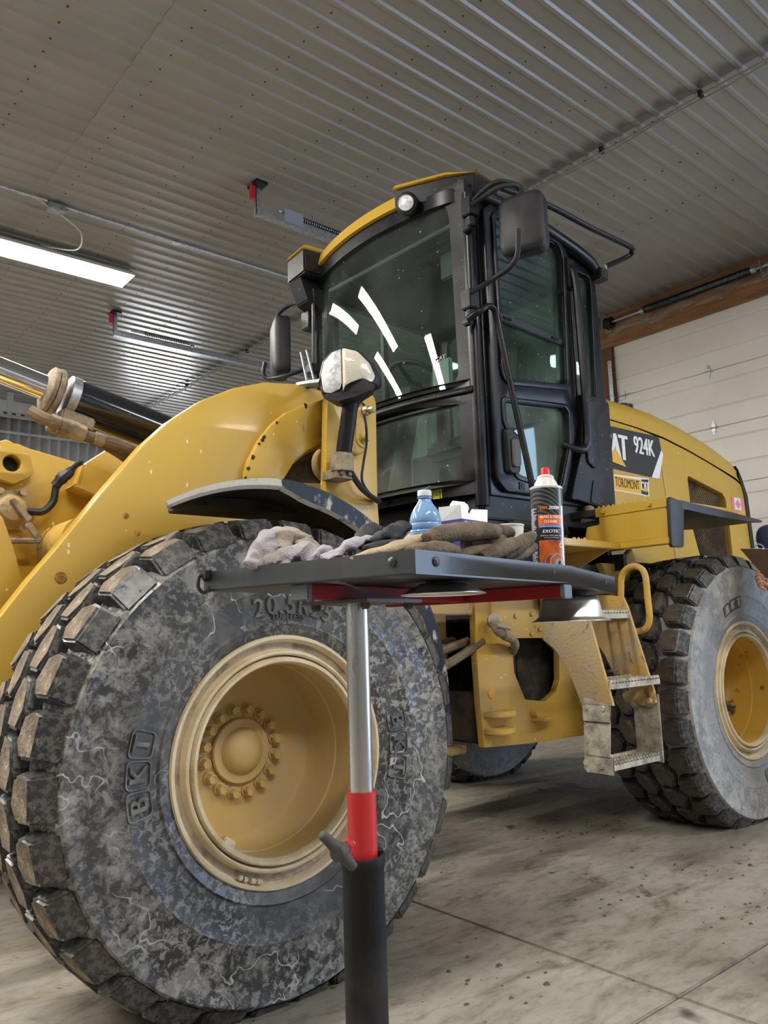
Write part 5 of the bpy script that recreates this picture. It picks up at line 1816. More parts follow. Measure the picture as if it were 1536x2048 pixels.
# linkage clutter under the cab by the platform
b = B().lathe([(0.0, -0.03), (0.028, -0.015), (0.03, 0), (0.028, 0.015), (0.0, 0.03)], (3.672,2.58,1.696), (0, 0, 1), 14, cap0=False, cap1=False)
b.tube([(3.606,2.58,1.635), (3.752,2.58,1.656)], 0.014, 8).tube([(3.599,2.58,1.621), (3.606,2.58,1.68)], 0.008, 8)
obj('latch_linkage', b, FITT, WL)

# far side and rear
win_f = rpoly([(2.99, 1.85), (3.85, 1.85), (3.86, 3.18), (2.99, 3.22)], 0.07)
fo = [(2.90, 1.72), (3.93, 1.72), (3.945, 2.34), (3.93, 3.20), (3.90, 3.27), (2.90, 3.33)]
obj('cab_side_frame', plate(B(), [fo, win_f], 'xz', 3.95, 3.99), BLK, WL, smooth=30)
obj('far_window', B().box(2.96, 3.88, 3.965, 3.970, 1.82, 3.24), GLS, WL, smooth=0)
win_b = rpoly([(2.74, 2.30), (3.86, 2.30), (3.86, 3.15), (2.74, 3.15)], 0.08)
obj('cab_rear_frame', plate(B(), [[(2.62, 1.72), (3.98, 1.72), (3.98, 3.28), (2.62, 3.28)], win_b], 'yz', 3.90, 3.935), BLK, WL, smooth=30)
obj('rear_window', B().box(3.916, 3.921, 2.72, 3.88, 2.28, 3.17), GLS, WL, smooth=0)
# roof: black shell, yellow front cap with raised lamp pods
def roof_outline(i0):
    pts = [(3.97 - i0, 2.60 + i0), (3.97 - i0, 4.0 - i0), (2.86, 4.0 - i0)]
    k = [(bow(4.0 - 1.4 * j / 14) - 0.04 + i0, 4.0 - 1.4 * j / 14) for j in range(1, 14)]
    k = [(x, min(max(y, 2.6 + i0), 4.0 - i0)) for x, y in k]
    return pts + k + [(2.86, 2.60 + i0)]
b = B()
top = roof_outline(0.02)
b.hexa([Vector((x, y, 3.285 - 0.07 * (x - 2.83) if y < 2.9 or y > 3.7 else 3.285)) for x, y in top], [Vector((x, y, 3.365 - 0.10 * max(0, x - 2.9))) for x, y in top])
roof = obj('cab_roof', b, BLK, WL, smooth=30)
b = B()
cap = [(3.6, 2.98), (3.6, 3.88)] + [(bow(3.90 - 0.92 * j / 14) - 0.045, 3.90 - 0.92 * j / 14) for j in range(0, 15)]
b.hexa([Vector((x, y, 3.365 - 0.08 * max(0, x - 2.9))) for x, y in cap], [Vector((x + (0.02 if x < 3 else 0), y, 3.442 - 0.08 * max(0, x - 2.9))) for x, y in cap])
obj('roof_cap', b, YEL, WL, smooth=30)
# lamp pods at the front corners
def pod(pts, zb, zt, name):
    b = B().prism(pts, 'xy', zb, zt)
    return obj(name, b, BLKD, WL, bevel=0.01)
pr = [(2.665, 2.995), (2.80, 2.735), (2.90, 2.60), (3.10, 2.62), (3.0, 3.0)]
pd = pod(pr, 3.335, 3.455, 'lamp_pod')
b = B().hexa([Vector((x - (0.012 if x < 2.9 else 0), y - (0.012 if y < 2.8 else -0.006), 3.455)) for x, y in pr], [Vector((x + 0.01, y, 3.488 - 0.03 * (y < 2.7))) for x, y in pr])
obj('pod_cap', b, YEL, pd, bevel=0.006)
def worklamp(c, d, parent):
    c, d = Vector(c), Vector(d).normalized()
    obj('lamp_shell', B().lathe([(0.02, -0.09), (0.05, -0.06), (0.062, -0.01), (0.062, 0.012), (0.048, 0.016)], c, d, 24), BLK, parent)
    obj('lamp_lens', B().lathe([(0.048, 0.014), (0.03, 0.020), (0.0, 0.022)], c, d, 24, cap0=False), LAMPW, parent)
worklamp((2.675,2.9,3.332), (-0.85, -0.5, -0.12), pd)
pl = [(2.64, 3.83), (2.66, 4.05), (2.74, 4.12), (3.0, 4.05), (3.0, 3.8)]
pd2 = pod(pl, 3.30, 3.455, 'lamp_pod')
b = B().hexa([Vector((x - 0.012, y, 3.455)) for x, y in pl], [Vector((x + 0.01, y, 3.485)) for x, y in pl])
obj('pod_cap', b, YEL, pd2, bevel=0.006)
worklamp((2.696,4.05,3.377), (-1.0, 0.45, -0.05), pd2)
b = B().prism([(2.66, 3.30), (2.72, 3.16), (2.84, 3.10), (2.9, 3.30)], 'xz', 3.90, 4.04)
obj('pod_bracket', b, BLKD, pd2, bevel=0.006)
# drip rail and guard rail on the near side
obj('drip_rail', B().tube(bez([(2.88, 2.585, 3.325), (3.2, 2.57, 3.31), (3.6, 2.57, 3.265), (3.85, 2.575, 3.215), (3.93, 2.60, 3.17)], 6), 0.034, 12), BLK, WL)
g = [(2.938,2.47,3.316), (3.307,2.45,3.335), (3.689,2.45,3.33), (4.08,2.45,3.337), (4.131,2.46,3.321), (4.132,2.49,3.301), (4.024,2.58,3.239)]
obj('guard_rail', B().tube(bez(g, 6), 0.016, 10), BLK, WL)
b = B().box(3.90, 3.98, 2.54, 2.62, 3.12, 3.19)
obj('rail_foot', b, BLKD, WL, bevel=0.006)

# mirrors
def mirror(c, yaw, w, h, d, arms, label, pipes):
    rm = Matrix.Translation(Vector(c)) @ Matrix.Rotation(R(yaw), 4, 'Z')
    b = B()
    rows = []
    for s_, dd in ((0.80, -0.02), (0.97, -0.005), (1.0, 0.01), (1.0, d * 0.75), (0.96, d)):
        out = rpoly([(-w / 2 * s_, -h / 2 * s_), (w / 2 * s_, -h / 2 * s_), (w / 2 * s_, h / 2 * s_), (-w / 2 * s_, h / 2 * s_)], 0.055, 5)
        rows.append([b.bm.verts.new(rm @ Vector((dd, u, v))) for u, v in out])
    n = len(rows[0])
    for a, c2 in zip(rows, rows[1:]):
        for i in range(n):
            b._f([a[i], a[(i + 1) % n], c2[(i + 1) % n], c2[i]])
    b._f(rows[0][::-1])
    b._f(rows[-1])
    m = obj('side_mirror', b, PLA, WL, smooth=45, label=label)
    obj('mirror_glass', B().box(d, d + 0.003, -w * 0.44, w * 0.44, -h * 0.44, h * 0.44, rm), pm('mirror_silver', (0.8, 0.8, 0.8), 0.03, 1.0), m, smooth=0)
    for p in pipes:
        obj('mirror_arm', B().tube(bez(p, 6), 0.0135, 10), BLKD, m)
    return m
mirror((2.929,2.34,3.062), 20, 0.235, 0.315, 0.085, 1, 'near mirror on bent tube arms',
       [[(2.758,2.55,2.72), (2.837,2.45,2.784), (2.848,2.36,2.81), (2.845,2.31,2.846), (2.834,2.29,2.904), (2.828,2.28,2.968)],
        [(2.817,2.56,3.235), (2.832,2.48,3.275), (2.861,2.42,3.295), (2.91,2.38,3.288), (2.963,2.36,3.275), (2.969,2.35,3.215)],
        [(2.794,2.54,3.201), (2.826,2.46,3.235), (2.855,2.4,3.255), (2.917,2.37,3.274), (2.962,2.36,3.264), (2.961,2.35,3.212)]])
b = B()
for q in ((2.822,2.58,3.216), (2.788,2.58,2.702)):
    q = Vector(q)
    b.box(q.x - 0.03, q.x + 0.04, q.y - 0.03, 2.62, q.z - 0.05, q.z + 0.05)
    b.lathe([(0.028, 0), (0.028, 0.05), (0.018, 0.055)], q - Vector((0, 0.0, 0.11)), (0, 0, 1), 12)
    b.box(q.x - 0.028, q.x + 0.01, q.y - 0.01, 2.62, q.z - 0.13, q.z - 0.10)
obj_split('mirror_bracket', b, BLKD, WL, bevel=0.005)
b = B().box(2.80, 2.83, 2.60, 2.64, 2.70, 2.77)
bolt(b, (2.80, 2.62, 2.735), (-1, 0, 0), 0.008, 0.006)
obj('pillar_bracket', b, BLKD, WL)
mirror((2.719,4.3,2.955), -24, 0.26, 0.40, 0.085, 1, 'far mirror seen edge-on past the windshield',
       [[(2.787,4.05,3.208), (2.783,4.18,3.243), (2.748,4.28,3.209), (2.731,4.33,3.133), (2.729,4.34,3.057)],
        [(2.767,4.05,2.744), (2.698,4.15,2.718), (2.67,4.3,2.737), (2.652,4.34,2.775), (2.665,4.34,2.858)]])
b = B().box(2.78, 2.86, 3.99, 4.08, 3.02, 3.14).box(2.80, 2.88, 3.99, 4.06, 2.44, 2.56)
obj_split('mirror_bracket', b, BLKD, WL, bevel=0.006)

# grab bar beside the door
gb = [(2.748,2.57,2.583), (2.777,2.52,2.615), (2.823,2.5,2.648), (2.856,2.49,2.645), (2.879,2.49,2.603), (2.909,2.48,2.421), (2.952,2.46,2.126), (2.985,2.43,1.834), (2.996,2.42,1.709), (3.027,2.44,1.528), (3.103,2.5,1.477)]
obj('grab_bar', B().tube(bez(gb, 6), 0.0165, 12), BLK, WL)
# wipers
wp = [(2.74,3.804,3.182), (2.74,3.842,3.007), (2.74,3.875,2.82)]
obj('wiper_blade', B().tube([(2.76, 3.905, 3.24), (2.77, 3.925, 2.95), (2.775, 3.94, 2.72)], 0.011, 6), BLK, WL)
b = B().tube([(2.697,3.9,2.818), (2.694,3.8,2.548)], 0.007, 6).tube([(2.655,3.9,2.793), (2.641,3.8,2.523)], 0.007, 6)
obj_split('wiper_arm', b, GALV, WL)
b = B().box(2.72, 2.79, 3.88, 3.95, 2.68, 2.74)
obj('wiper_pivot', b, BLK, WL, bevel=0.006)
# harness hose from the headlamp to the cab
w = [(1.843,2.55,2.086), (1.917,2.75,2.147), (1.994,2.95,2.205)]
obj('lamp_hose', B().tube(bez(w, 5), 0.02, 8), WIRE, WL)

# cab interior
b = B().box(2.9, 3.9, 2.68, 3.94, 1.70, 1.74).box(3.55, 3.9, 2.7, 3.9, 1.74, 2.22).box(3.05, 3.85, 2.95, 3.80, 3.255, 3.28)
cin = obj('cab_interior', b, SEAT, WL, bevel=0.01)
b = B().box(3.32, 3.75, 3.06, 3.54, 2.10, 2.22).box(3.35, 3.7, 3.1, 3.5, 1.74, 2.10)
obj('seat_cushion', b, SEAT, WL, bevel=0.04)
b = B().prism([(3.66, 2.2), (3.78, 2.2), (3.86, 2.85), (3.77, 2.86)], 'xz', 3.06, 3.54)
obj('seat_back', b, SEAT, WL, bevel=0.035)
obj('head_rest', B().box(3.78, 3.88, 3.17, 3.43, 2.88, 3.05), SEAT, WL, bevel=0.03)
b = B().tube([(2.86, 3.3, 1.74), (3.02, 3.3, 2.38)], 0.055, 12).box(2.95, 3.06, 3.22, 3.38, 2.30, 2.46)
obj('steering_column', b, SEAT, WL, bevel=0.01)
swc = Vector((3.08, 3.3, 2.50))
sn = Vector((0.55, 0, 0.83)).normalized()
s1_, s2_ = Vector((0, 1, 0)), sn.cross(Vector((0, 1, 0)))
b = B().tube([swc + 0.19 * (math.cos(2 * PI * k / 28) * s1_ + math.sin(2 * PI * k / 28) * s2_) for k in range(28)], 0.016, 8, closed=True)
for a in (90, 210, 330):
    b.tube([swc - sn * 0.03, swc + 0.185 * (math.cos(R(a)) * s1_ + math.sin(R(a)) * s2_)], 0.013, 6)
b.tube([swc - sn * 0.10, swc - sn * 0.01], 0.04, 12)
obj('steering_wheel', b, PLA, WL, smooth=50)
b = B().box(2.95, 3.35, 3.66, 3.90, 1.74, 2.32).box(3.0, 3.3, 3.62, 3.9, 2.32, 2.40)
obj('control_console', b, SEAT, WL, bevel=0.02)
obj('monitor', B().box(3.0, 3.03, 2.95, 3.10, 2.40, 2.56), LITE, WL, bevel=0.01)
obj('sun_visor_bar', B().tube([(2.90, 2.80, 3.24), (2.86, 3.86, 3.24)], 0.012, 8), LITE, WL)
b = B().box(2.98, 3.0, 2.78, 2.98, 3.0, 3.16)
obj('interior_mirror', b, PLA, WL, bevel=0.01)
b = B()
for k, (x, y) in enumerate(((3.1, 3.2), (3.15, 3.1), (3.22, 3.02), (3.3, 2.95))):
    b.box(x, x + 0.05, y, y + 0.08, 3.22, 3.256)
obj_split('headliner_switch', b, BLK, WL, bevel=0.004)
obj('window_post', B().box(3.38, 3.42, 3.955, 3.985, 1.8, 3.25), BLK, WL)
obj('seat_side_frame', B().tube(bez([(3.25, 2.86, 1.75), (3.28, 2.86, 2.35), (3.36, 2.86, 2.42), (3.48, 2.86, 2.42)], 5), 0.018, 8), BLK, WL)
b = B()
for k in range(3):
    b.tube([(2.98 + 0.03 * k, 3.05 + 0.14 * k, 1.74), (2.94 + 0.03 * k, 3.05 + 0.14 * k, 1.9)], 0.02, 8)
obj_split('pedal', b, PLA, WL)
b = B().box(3.9, 3.91, 3.55, 3.9, 1.8, 2.3)
obj('cab_logo', flat_text(B(), 'CAT', 0.035, 0.002, lambda x, y, z: Vector((bow(2.80) - 0.004 + z, 2.795 - x, 2.455 + y)), 1.1, bold=0.001), BP, WL, smooth=0)
# ================================================================== TRAY STAND AND WHAT LIES ON IT
TH = R(12)
NU, NV = Vector((math.cos(TH), math.sin(TH), 0)), Vector((-math.sin(TH), math.cos(TH), 0))
NO = Vector((0.811, 0.890, 0.0))


def tp_(u, v, z=0.0):
    return NO + NU * u + NV * v + Vector((0, 0, z))


def tmat(u, v, z, rot=0.0):
    return Matrix.Translation(tp_(u, v, z)) @ Matrix.Rotation(TH + R(rot), 4, 'Z')


ZT, ZB = 1.184, 1.146         # lip top, tray underside
UM, UE, VE = 0.565, 0.79, 0.50
PX, PY = 0.911, 1.166
TS = thing('tray_stand', (PX, PY, 0), 'mobile work tray of dark steel with red frame on a chrome post', 'tray stand')


def tbox(b, u0, u1, v0, v1, z0, z1, dz=0.0):
    c = [tp_(u, v, z + dz * max(0, (u - UM) / (UE - UM))) for z in (z0, z1) for v in (v0, v1) for u in (u0, u1)]
    v = [b.bm.verts.new(p) for p in c]
    for q in ((0, 2, 3, 1), (4, 5, 7, 6), (0, 1, 5, 4), (2, 6, 7, 3), (0, 4, 6, 2), (1, 3, 7, 5)):
        b._f([v[i] for i in q])
    return b


b = B()
tbox(b, 0, UM, 0, VE, ZB, ZB + 0.003)
tbox(b, 0, UM, 0, 0.003, ZB, ZT)
tbox(b, 0, UM, VE - 0.003, VE, ZB, ZT)
tbox(b, 0, 0.003, 0.003, VE - 0.003, ZB, ZT)
tray = obj('tray_pan', b, TRAYM, TS, bevel=0.0012)
b = B()
tbox(b, UM + 0.001, UE, 0.001, VE, ZB, ZB + 0.003, -0.014)
tbox(b, UM + 0.001, UE, 0.001, 0.004, ZB, ZT - 0.001, -0.014)
tbox(b, UM + 0.001, UE, VE - 0.003, VE, ZB, ZT - 0.001, -0.014)
tbox(b, UE - 0.003, UE, 0.004, VE - 0.003, ZB, ZT - 0.001, -0.014)
obj('tray_wing', b, TRAYM, TS, bevel=0.0012)
b = B()
b.lathe([(0.008, 0), (0.008, 0.002), (0.005, 0.0045), (0, 0.005)], tp_(0.055, 0, 1.167), -NV, 14, cap0=False)
b.lathe([(0.008, 0), (0.008, 0.002), (0.005, 0.0045), (0, 0.005)], tp_(0, 0.045, 1.167), -NU, 14, cap0=False)
obj_split('tray_rivet', b, TRAYM, TS)
b = B()
for u, z in ((0.475, 1.168), (0.735, 1.156)):
    b.lathe([(0.0045, 0), (0.0, 0.0005)], tp_(u, -0.0006, z), -NV, 12)
obj_split('tray_hole', b, DRK, TS, smooth=0)
# red underframe: slotted channel bars, cross bars, end caps
b = B()
tbox(b, 0.02, 0.521, 0.24, 0.275, ZB - 0.026, ZB - 0.001)
tbox(b, 0.522, 0.556, 0.012, 0.47, ZB - 0.028, ZB - 0.001)
tbox(b, 0.30, 0.33, 0.276, 0.47, ZB - 0.024, ZB - 0.001)
obj_split('underframe_bar', b, REDK, TS, bevel=0.002)
b = B()
tbox(b, 0.010, 0.022, 0.236, 0.279, ZB - 0.029, ZB - 0.0005)
tbox(b, 0.520, 0.558, 0.002, 0.013, ZB - 0.030, ZB - 0.0005)
obj_split('frame_end_cap', b, GREY, TS, bevel=0.002)
b = B()
tbox(b, 0.10, 0.27, 0.18, 0.34, ZB - 0.033, ZB - 0.0265)
tp0 = obj('post_flange', b, pm('flange_steel', (0.10, 0.10, 0.10), 0.5, 0.6), TS, bevel=0.001)
b = B()
for u, v in ((0.12, 0.2), (0.25, 0.2), (0.12, 0.32), (0.25, 0.32)):
    b.lathe([(0.010, 0), (0.010, 0.008), (0.006, 0.012)], tp_(u, v, ZB - 0.033), (0, 0, -1), 6)
obj_split('flange_bolt', b, DRK, TS)
tb0 = [tp_(0.0, 0.20, ZB), tp_(0.0, 0.16, ZB + 0.001), tp_(0.004, 0.10, ZB - 0.022), tp_(0.004, 0.145, ZB - 0.008)]
obj('torn_tab', B().hexa(tb0, [p + NU * 0.002 for p in tb0]), TRAYM, TS)
obj('post_tube', B().tube([(PX, PY, 0.60), (PX, PY, ZB - 0.033)], 0.0215, 28), POLE, TS)
obj('post_collar', B().lathe([(0.0225, 0.0), (0.0265, 0.001), (0.0265, -0.004), (0.0265, -0.135), (0.0225, -0.135)], (PX, PY, 0.777), (0, 0, 1), 28), REDP, TS)
b = B()
n = 32
rows = []
for k, z in enumerate((0.0, 0.15, 0.3, 0.42, 0.52, 0.60, 0.645, 0.652, 0.668, 0.672, 0.668)):
    row = []
    for j in range(n):
        a = 2 * PI * j / n
        rr0 = 0.0375 if k < 7 else (0.0395 if k < 9 else (0.037 if k == 9 else 0.030))
        rr0 += 0.0012 * mnoise.noise(Vector((math.cos(a) * 1.5, math.sin(a) * 1.5, z * 9)))
        row.append(b.bm.verts.new((PX + rr0 * math.cos(a), PY + rr0 * math.sin(a), z + 0.004 * math.cos(a - 0.6))))
    rows.append(row)
for a, c in zip(rows, rows[1:]):
    for j in range(n):
        b._f([a[j], a[(j + 1) % n], c[(j + 1) % n], c[j]])
obj('lower_sleeve', b, SLV, TS, smooth=60)
# clamp screw with T handle
q = Vector((0.826,1.12,0.698))
qd = (Vector((PX, PY, q.z)) - q).normalized()
b = B().tube([q, q + qd * 0.05], 0.007, 10)
obj('clamp_screw', b, GALV, TS)
b = B().lathe([(0.012, 0.0), (0.0135, 0.004), (0.0135, 0.014), (0.011, 0.018)], q + qd * 0.022, qd, 6)
obj('clamp_nut', b, REDP, TS)
h0, h1 = Vector((0.789,1.12,0.733)), Vector((0.845,1.105,0.67))
b = B().tube([h0, h0.lerp(q, 0.05), h0.lerp(q, 0.6), q.lerp(h1, 0.0), q.lerp(h1, 0.4), q.lerp(h1, 0.93), h1], [0.006, 0.0085, 0.010, 0.013, 0.011, 0.0085, 0.006], 12)
b.lathe([(0.0, -0.017), (0.013, -0.013), (0.0165, 0), (0.013, 0.013), (0.0, 0.017)], q, qd, 16, cap0=False, cap1=False)
obj('t_handle', b, pm('grey_plastic_knob', (0.055, 0.05, 0.047), 0.65, bump=0.1, bscale=150), TS, smooth=50)
# base legs with casters, below the frame
b = B()
for a in (20, 110, 200, 290):
    d = Vector((math.cos(R(a)), math.sin(R(a)), 0))
    b.tube([Vector((PX, PY, 0.09)), Vector((PX, PY, 0.09)) + d * 0.36], 0.02, 10)
    p = Vector((PX, PY, 0.0)) + d * 0.36
    b.lathe([(0.035, -0.012), (0.035, 0.012)], p + Vector((0, 0, 0.035)), d.cross(Vector((0, 0, 1))), 16)
    b.tube([p + Vector((0, 0, 0.035)), p + Vector((0, 0, 0.09))], 0.009, 8)
obj('base_leg', b, REDP, TS)
bl = Vector(tp_(0.003, 0.498, 1.166))
b = B().tube(bez([bl, bl + Vector((-0.012, 0.0, 0.012)), bl + Vector((-0.016, 0, -0.01)), bl + Vector((-0.008, -0.004, -0.022)), bl + Vector((0.002, -0.006, -0.016)), bl + Vector((-0.004, -0.02, -0.02)), bl + Vector((-0.006, -0.026, -0.012))], 6), 0.0035, 6)
b.box(bl.x - 0.010, bl.x + 0.004, bl.y - 0.016, bl.y - 0.004, bl.z + 0.004, bl.z + 0.02)
obj('cable_tie', b, WIRE, TS)
FZ = ZB + 0.003               # tray floor

# magnetic parts dishes stuck upside down under the tray
def dish(u, v, z0, z1, r, rb, lab, name):
    t = thing(name, tp_(u, v, z0), lab, 'parts dish', 'magnetic parts dishes')
    h = z1 - z0
    pr = [(r - 0.001, 0.002), (r, 0.0), (r + 0.0005, 0.001), (r - 0.010, 0.006), (r - 0.016, 0.012), (rb + (r - 0.016 - rb) * 0.25, h * 0.75), (rb, h - 0.008), (rb - 0.008, h), (0, h)]
    pr2 = [(r - 0.001, 0.002), (r - 0.012, 0.0045), (r - 0.018, 0.012), (rb - 0.002, h * 0.8), (rb - 0.012, h - 0.006), (0, h - 0.006)]
    o = tp_(u, v, z0)
    bb = B().lathe(pr, o, (0, 0, 1), 56, cap0=False)
    bb.lathe(pr2, o, (0, 0, 1), 56, cap0=False)
    obj('bowl', bb, STL, t, smooth=50)
    obj('magnet', B().lathe([(rb * 0.6, h), (rb * 0.6, ZB - z0 - 0.001)], o, (0, 0, 1), 28), DRK, t)
    return t
d1 = dish(0.20, 0.085, 1.122, 1.142, 0.076, 0.050, 'shallow stainless parts dish stuck upside down under the tray near its front corner', 'parts_dish')
obj('stamped_label', B().prism([(0.1915, -0.0005), (0.1915, 0.0)], 'xy', 0, 0.001) if False else tbox(B(), 0.19, 0.215, 0.0305, 0.0315, 1.1275, 1.136), pm('etched_label', (0.12, 0.11, 0.10), 0.5), d1, smooth=0)
dish(0.722, 0.085, 1.070, 1.128, 0.089, 0.064, 'deep stainless parts dish stuck upside down under the right tray wing', 'parts_dish')

# brake cleaner can
def decal_cyl(b, c, r, pts_fn_mesh, scale=1.0):
    return b
CC = tp_(0.558, 0.052, FZ)
can = thing('spray_can', CC, 'tall brake cleaner spray can with red nozzle on the tray edge', 'spray can')
CR, CH_ = 0.0340, 0.204
tilt = Matrix.Translation(CC) @ Matrix.Rotation(R(1.2), 4, Vector((0.64, 0.77, 0)))
def cv_(p):
    return tilt @ Vector(p)
def lathe_t(prof, n=40, cap0=True):
    ax = (tilt.to_3x3() @ Vector((0, 0, 1)))
    return B().lathe(prof, CC, ax, n, cap0=cap0)
carbon = bpy.data.materials.new('printed_carbon_pattern')
carbon.use_nodes = True
nt = carbon.node_tree
bs = nt.nodes['Principled BSDF']
bs.inputs['Roughness'].default_value = 0.25
tc = nt.nodes.new('ShaderNodeTexCoord')
mp = nt.nodes.new('ShaderNodeMapping')
mp.inputs['Rotation'].default_value = (0, R(-38), R(50))
nt.links.new(tc.outputs['Object'], mp.inputs['Vector'])
wv = nt.nodes.new('ShaderNodeTexWave')
wv.inputs['Scale'].default_value = 42
wv.inputs['Distortion'].default_value = 0.6
wv.bands_direction = 'Z'
nt.links.new(mp.outputs['Vector'], wv.inputs['Vector'])
rpn = nt.nodes.new('ShaderNodeValToRGB')
rpn.color_ramp.elements[0].position = 0.35
rpn.color_ramp.elements[0].color = (0.012, 0.012, 0.014, 1)
rpn.color_ramp.elements[1].position = 0.65
rpn.color_ramp.elements[1].color = (0.085, 0.088, 0.095, 1)
nt.links.new(wv.outputs['Fac'], rpn.inputs[0])
nt.links.new(rpn.outputs[0], bs.inputs['Base Color'])
cb_ = obj('can_body', lathe_t([(CR - 0.003, 0.0), (CR, 0.003), (CR, CH_), (CR - 0.001, CH_ + 0.001)]), carbon, can, smooth=40)
CAPM = pm('can_cap_white', (0.62, 0.62, 0.60), 0.35)
obj('can_shoulder', lathe_t([(CR + 0.0006, CH_ - 0.001), (CR + 0.001, CH_ + 0.003), (CR - 0.002, CH_ + 0.005), (CR - 0.008, CH_ + 0.006), (CR - 0.010, CH_ + 0.013), (CR - 0.014, CH_ + 0.020), (CR - 0.0165, CH_ + 0.0235), (CR - 0.0165, CH_ + 0.025), (CR - 0.0165, CH_ + 0.028), (CR - 0.021, CH_ + 0.031), (0.009, CH_ + 0.032)]), CAPM, can, smooth=30)
obj('nozzle', lathe_t([(0.0095, CH_ + 0.030), (0.0092, CH_ + 0.040), (0.0082, CH_ + 0.0465), (0.007, CH_ + 0.0475), (0.0, CH_ + 0.0475)], 20), pm('nozzle_red', (0.75, 0.03, 0.03), 0.35), can, smooth=30)
# label print wrapped round the can; angle 0 faces the camera
FA = math.atan2(-CC.y, -CC.x) + R(8)
def wrap(cx, cz, off):
    def fn(x, y, z):
        a = FA + (cx + x) / CR
        return tilt @ Vector(((CR + off + z) * math.cos(a), (CR + off + z) * math.sin(a), cz + y))
    return fn
def wrect(b, x0, x1, z0, z1, off, t=0.0002, skew=0.0):
    n = 16
    f = wrap(0, 0, off)
    rows = []
    for i in range(n + 1):
        x = x0 + (x1 - x0) * i / n
        rows.append([b.bm.verts.new(f(x + skew * z0 * 0, z0 + skew * (x - x0), 0)), b.bm.verts.new(f(x, z1 + skew * (x - x0), 0)), b.bm.verts.new(f(x, z1 + skew * (x - x0), -0.0006)), b.bm.verts.new(f(x, z0 + skew * (x - x0), -0.0006))])
    for a, c in zip(rows, rows[1:]):
        for i in range(4):
            b._f([a[i], a[(i + 1) % 4], c[(i + 1) % 4], c[i]])
    b._f(rows[0])
    b._f(rows[-1][::-1])
    return b
LW = pm('print_white', (0.80, 0.80, 0.80), 0.35)
LO = pm('print_orange', (0.72, 0.13, 0.02), 0.3)
LO2 = pm('print_orange_glow', (0.62, 0.12, 0.02), 0.3, col2=(0.10, 0.03, 0.015), vscale=45, vth=(0.4, 0.65), specks=((0.8, 0.6, 0.4), 500, 0.12))
LB = pm('print_blue', (0.04, 0.22, 0.70), 0.3)
LK = pm('print_black', (0.01, 0.01, 0.012), 0.3)
LG = pm('print_grey', (0.36, 0.36, 0.38), 0.3)
XL, XR = -0.024, 0.030
obj('label_black', wrect(B(), XL, XR, 0.002, 0.118, 0.0002), LK, can, smooth=0)
obj('label_side', wrect(B(), -0.050, XL - 0.0006, 0.002, 0.165, 0.0002), LK, can, smooth=0)
obj('label_side', wrect(B(), XR + 0.0005, 0.038, 0.002, 0.165, 0.0002), LW, can, smooth=0)
obj('label_orange_band', wrect(B(), XL, XR, 0.1225, 0.1445, 0.0004), LO, can, smooth=0)
obj('label_blue_band', wrect(B(), XL, XR, 0.1175, 0.1222, 0.0004), LB, can, smooth=0)
def ltext(s, size, x, z, mat, off=0.0006, sx=1.0, shear=0.0, spacing=1.0, bold=0.0, name='label_text'):
    b = B()
    flat_text(b, s, size, 0.0003, wrap(x, z, off), sx, shear, spacing, bold)
    return obj(name, b, mat, can, smooth=0)
# emzone, two coloured halves
ltext('em', 0.0150, -0.0120, 0.1605, LO, sx=0.86, shear=0.25, bold=0.0005)
ltext('zone', 0.0150, 0.0110, 0.1605, LW, sx=0.80, shear=0.25, bold=0.0005)
ltext('BRAKE & PARTS', 0.0085, 0.003, 0.1395, LW, sx=0.75, bold=0.0003)
ltext('CLEANER', 0.0085, 0.003, 0.1295, LW, sx=0.78, bold=0.0003)
ltext('STRONG CLEANING PERFORMANCE', 0.0032, 0.003, 0.1198, LW, sx=0.85)
ltext('EXOTIC', 0.0100, 0.003, 0.1090, LW, sx=1.02, shear=0.2, bold=0.0004)
ltext('REMOVES OIL, GREASE, BRAKE FLUID', 0.0034, 0.003, 0.1000, LW, sx=0.82)
ltext('Fast Drying - Non-Chlorinated', 0.0030, 0.003, 0.0957, LW, sx=0.82)
obj('label_glow', wrect(B(), XL, XR, 0.040, 0.0905, 0.0004, skew=0.0), LO2, can, smooth=0)
b = B()
f = wrap(0, 0, 0.0007)
quad = [(XL, 0.066), (XL, 0.074), (-0.002, 0.0915), (0.008, 0.0915)]
plate(b, [quad], 'xy', 0, 0.0003, fn=lambda c: f(c.x, c.y, c.z))
obj('label_blue_ribbon', b, LB, can, smooth=0)
def disc(cx, cz, rx, rz, off, mat, name):
    b = B()
    f = wrap(cx, cz, off)
    plate(b, [[(rx * math.cos(2 * PI * k / 28), rz * math.sin(2 * PI * k / 28)) for k in range(28)]], 'xy', 0, 0.0003, fn=lambda c: f(c.x, c.y, c.z))
    return obj(name, b, mat, can, smooth=0)
disc(0.0245, 0.080, 0.0052, 0.0060, 0.0008, pm('print_gold', (0.65, 0.42, 0.12), 0.3), 'label_seal')
ltext('100%', 0.0032, 0.0245, 0.080, LK, off=0.0011)
b = B()
f = wrap(-0.0035, 0.040, 0.0008)
plate(b, [rpoly([(-0.008, -0.014), (0.004, -0.018), (0.012, -0.012), (0.012, 0.022), (-0.003, 0.020), (-0.009, 0.008)], 0.004)], 'xy', 0, 0.0003, fn=lambda c: f(c.x, c.y, c.z))
obj('label_caliper', b, LG, can, smooth=0)
disc(0.0145, 0.042, 0.0165, 0.0205, 0.0010, pm('print_light_grey', (0.5, 0.5, 0.51), 0.3), 'label_rotor')
disc(0.0165, 0.043, 0.0075, 0.0105, 0.0012, LG, 'label_rotor')
disc(0.0185, 0.0432, 0.0026, 0.0042, 0.0014, LK, 'label_rotor')
b = B()
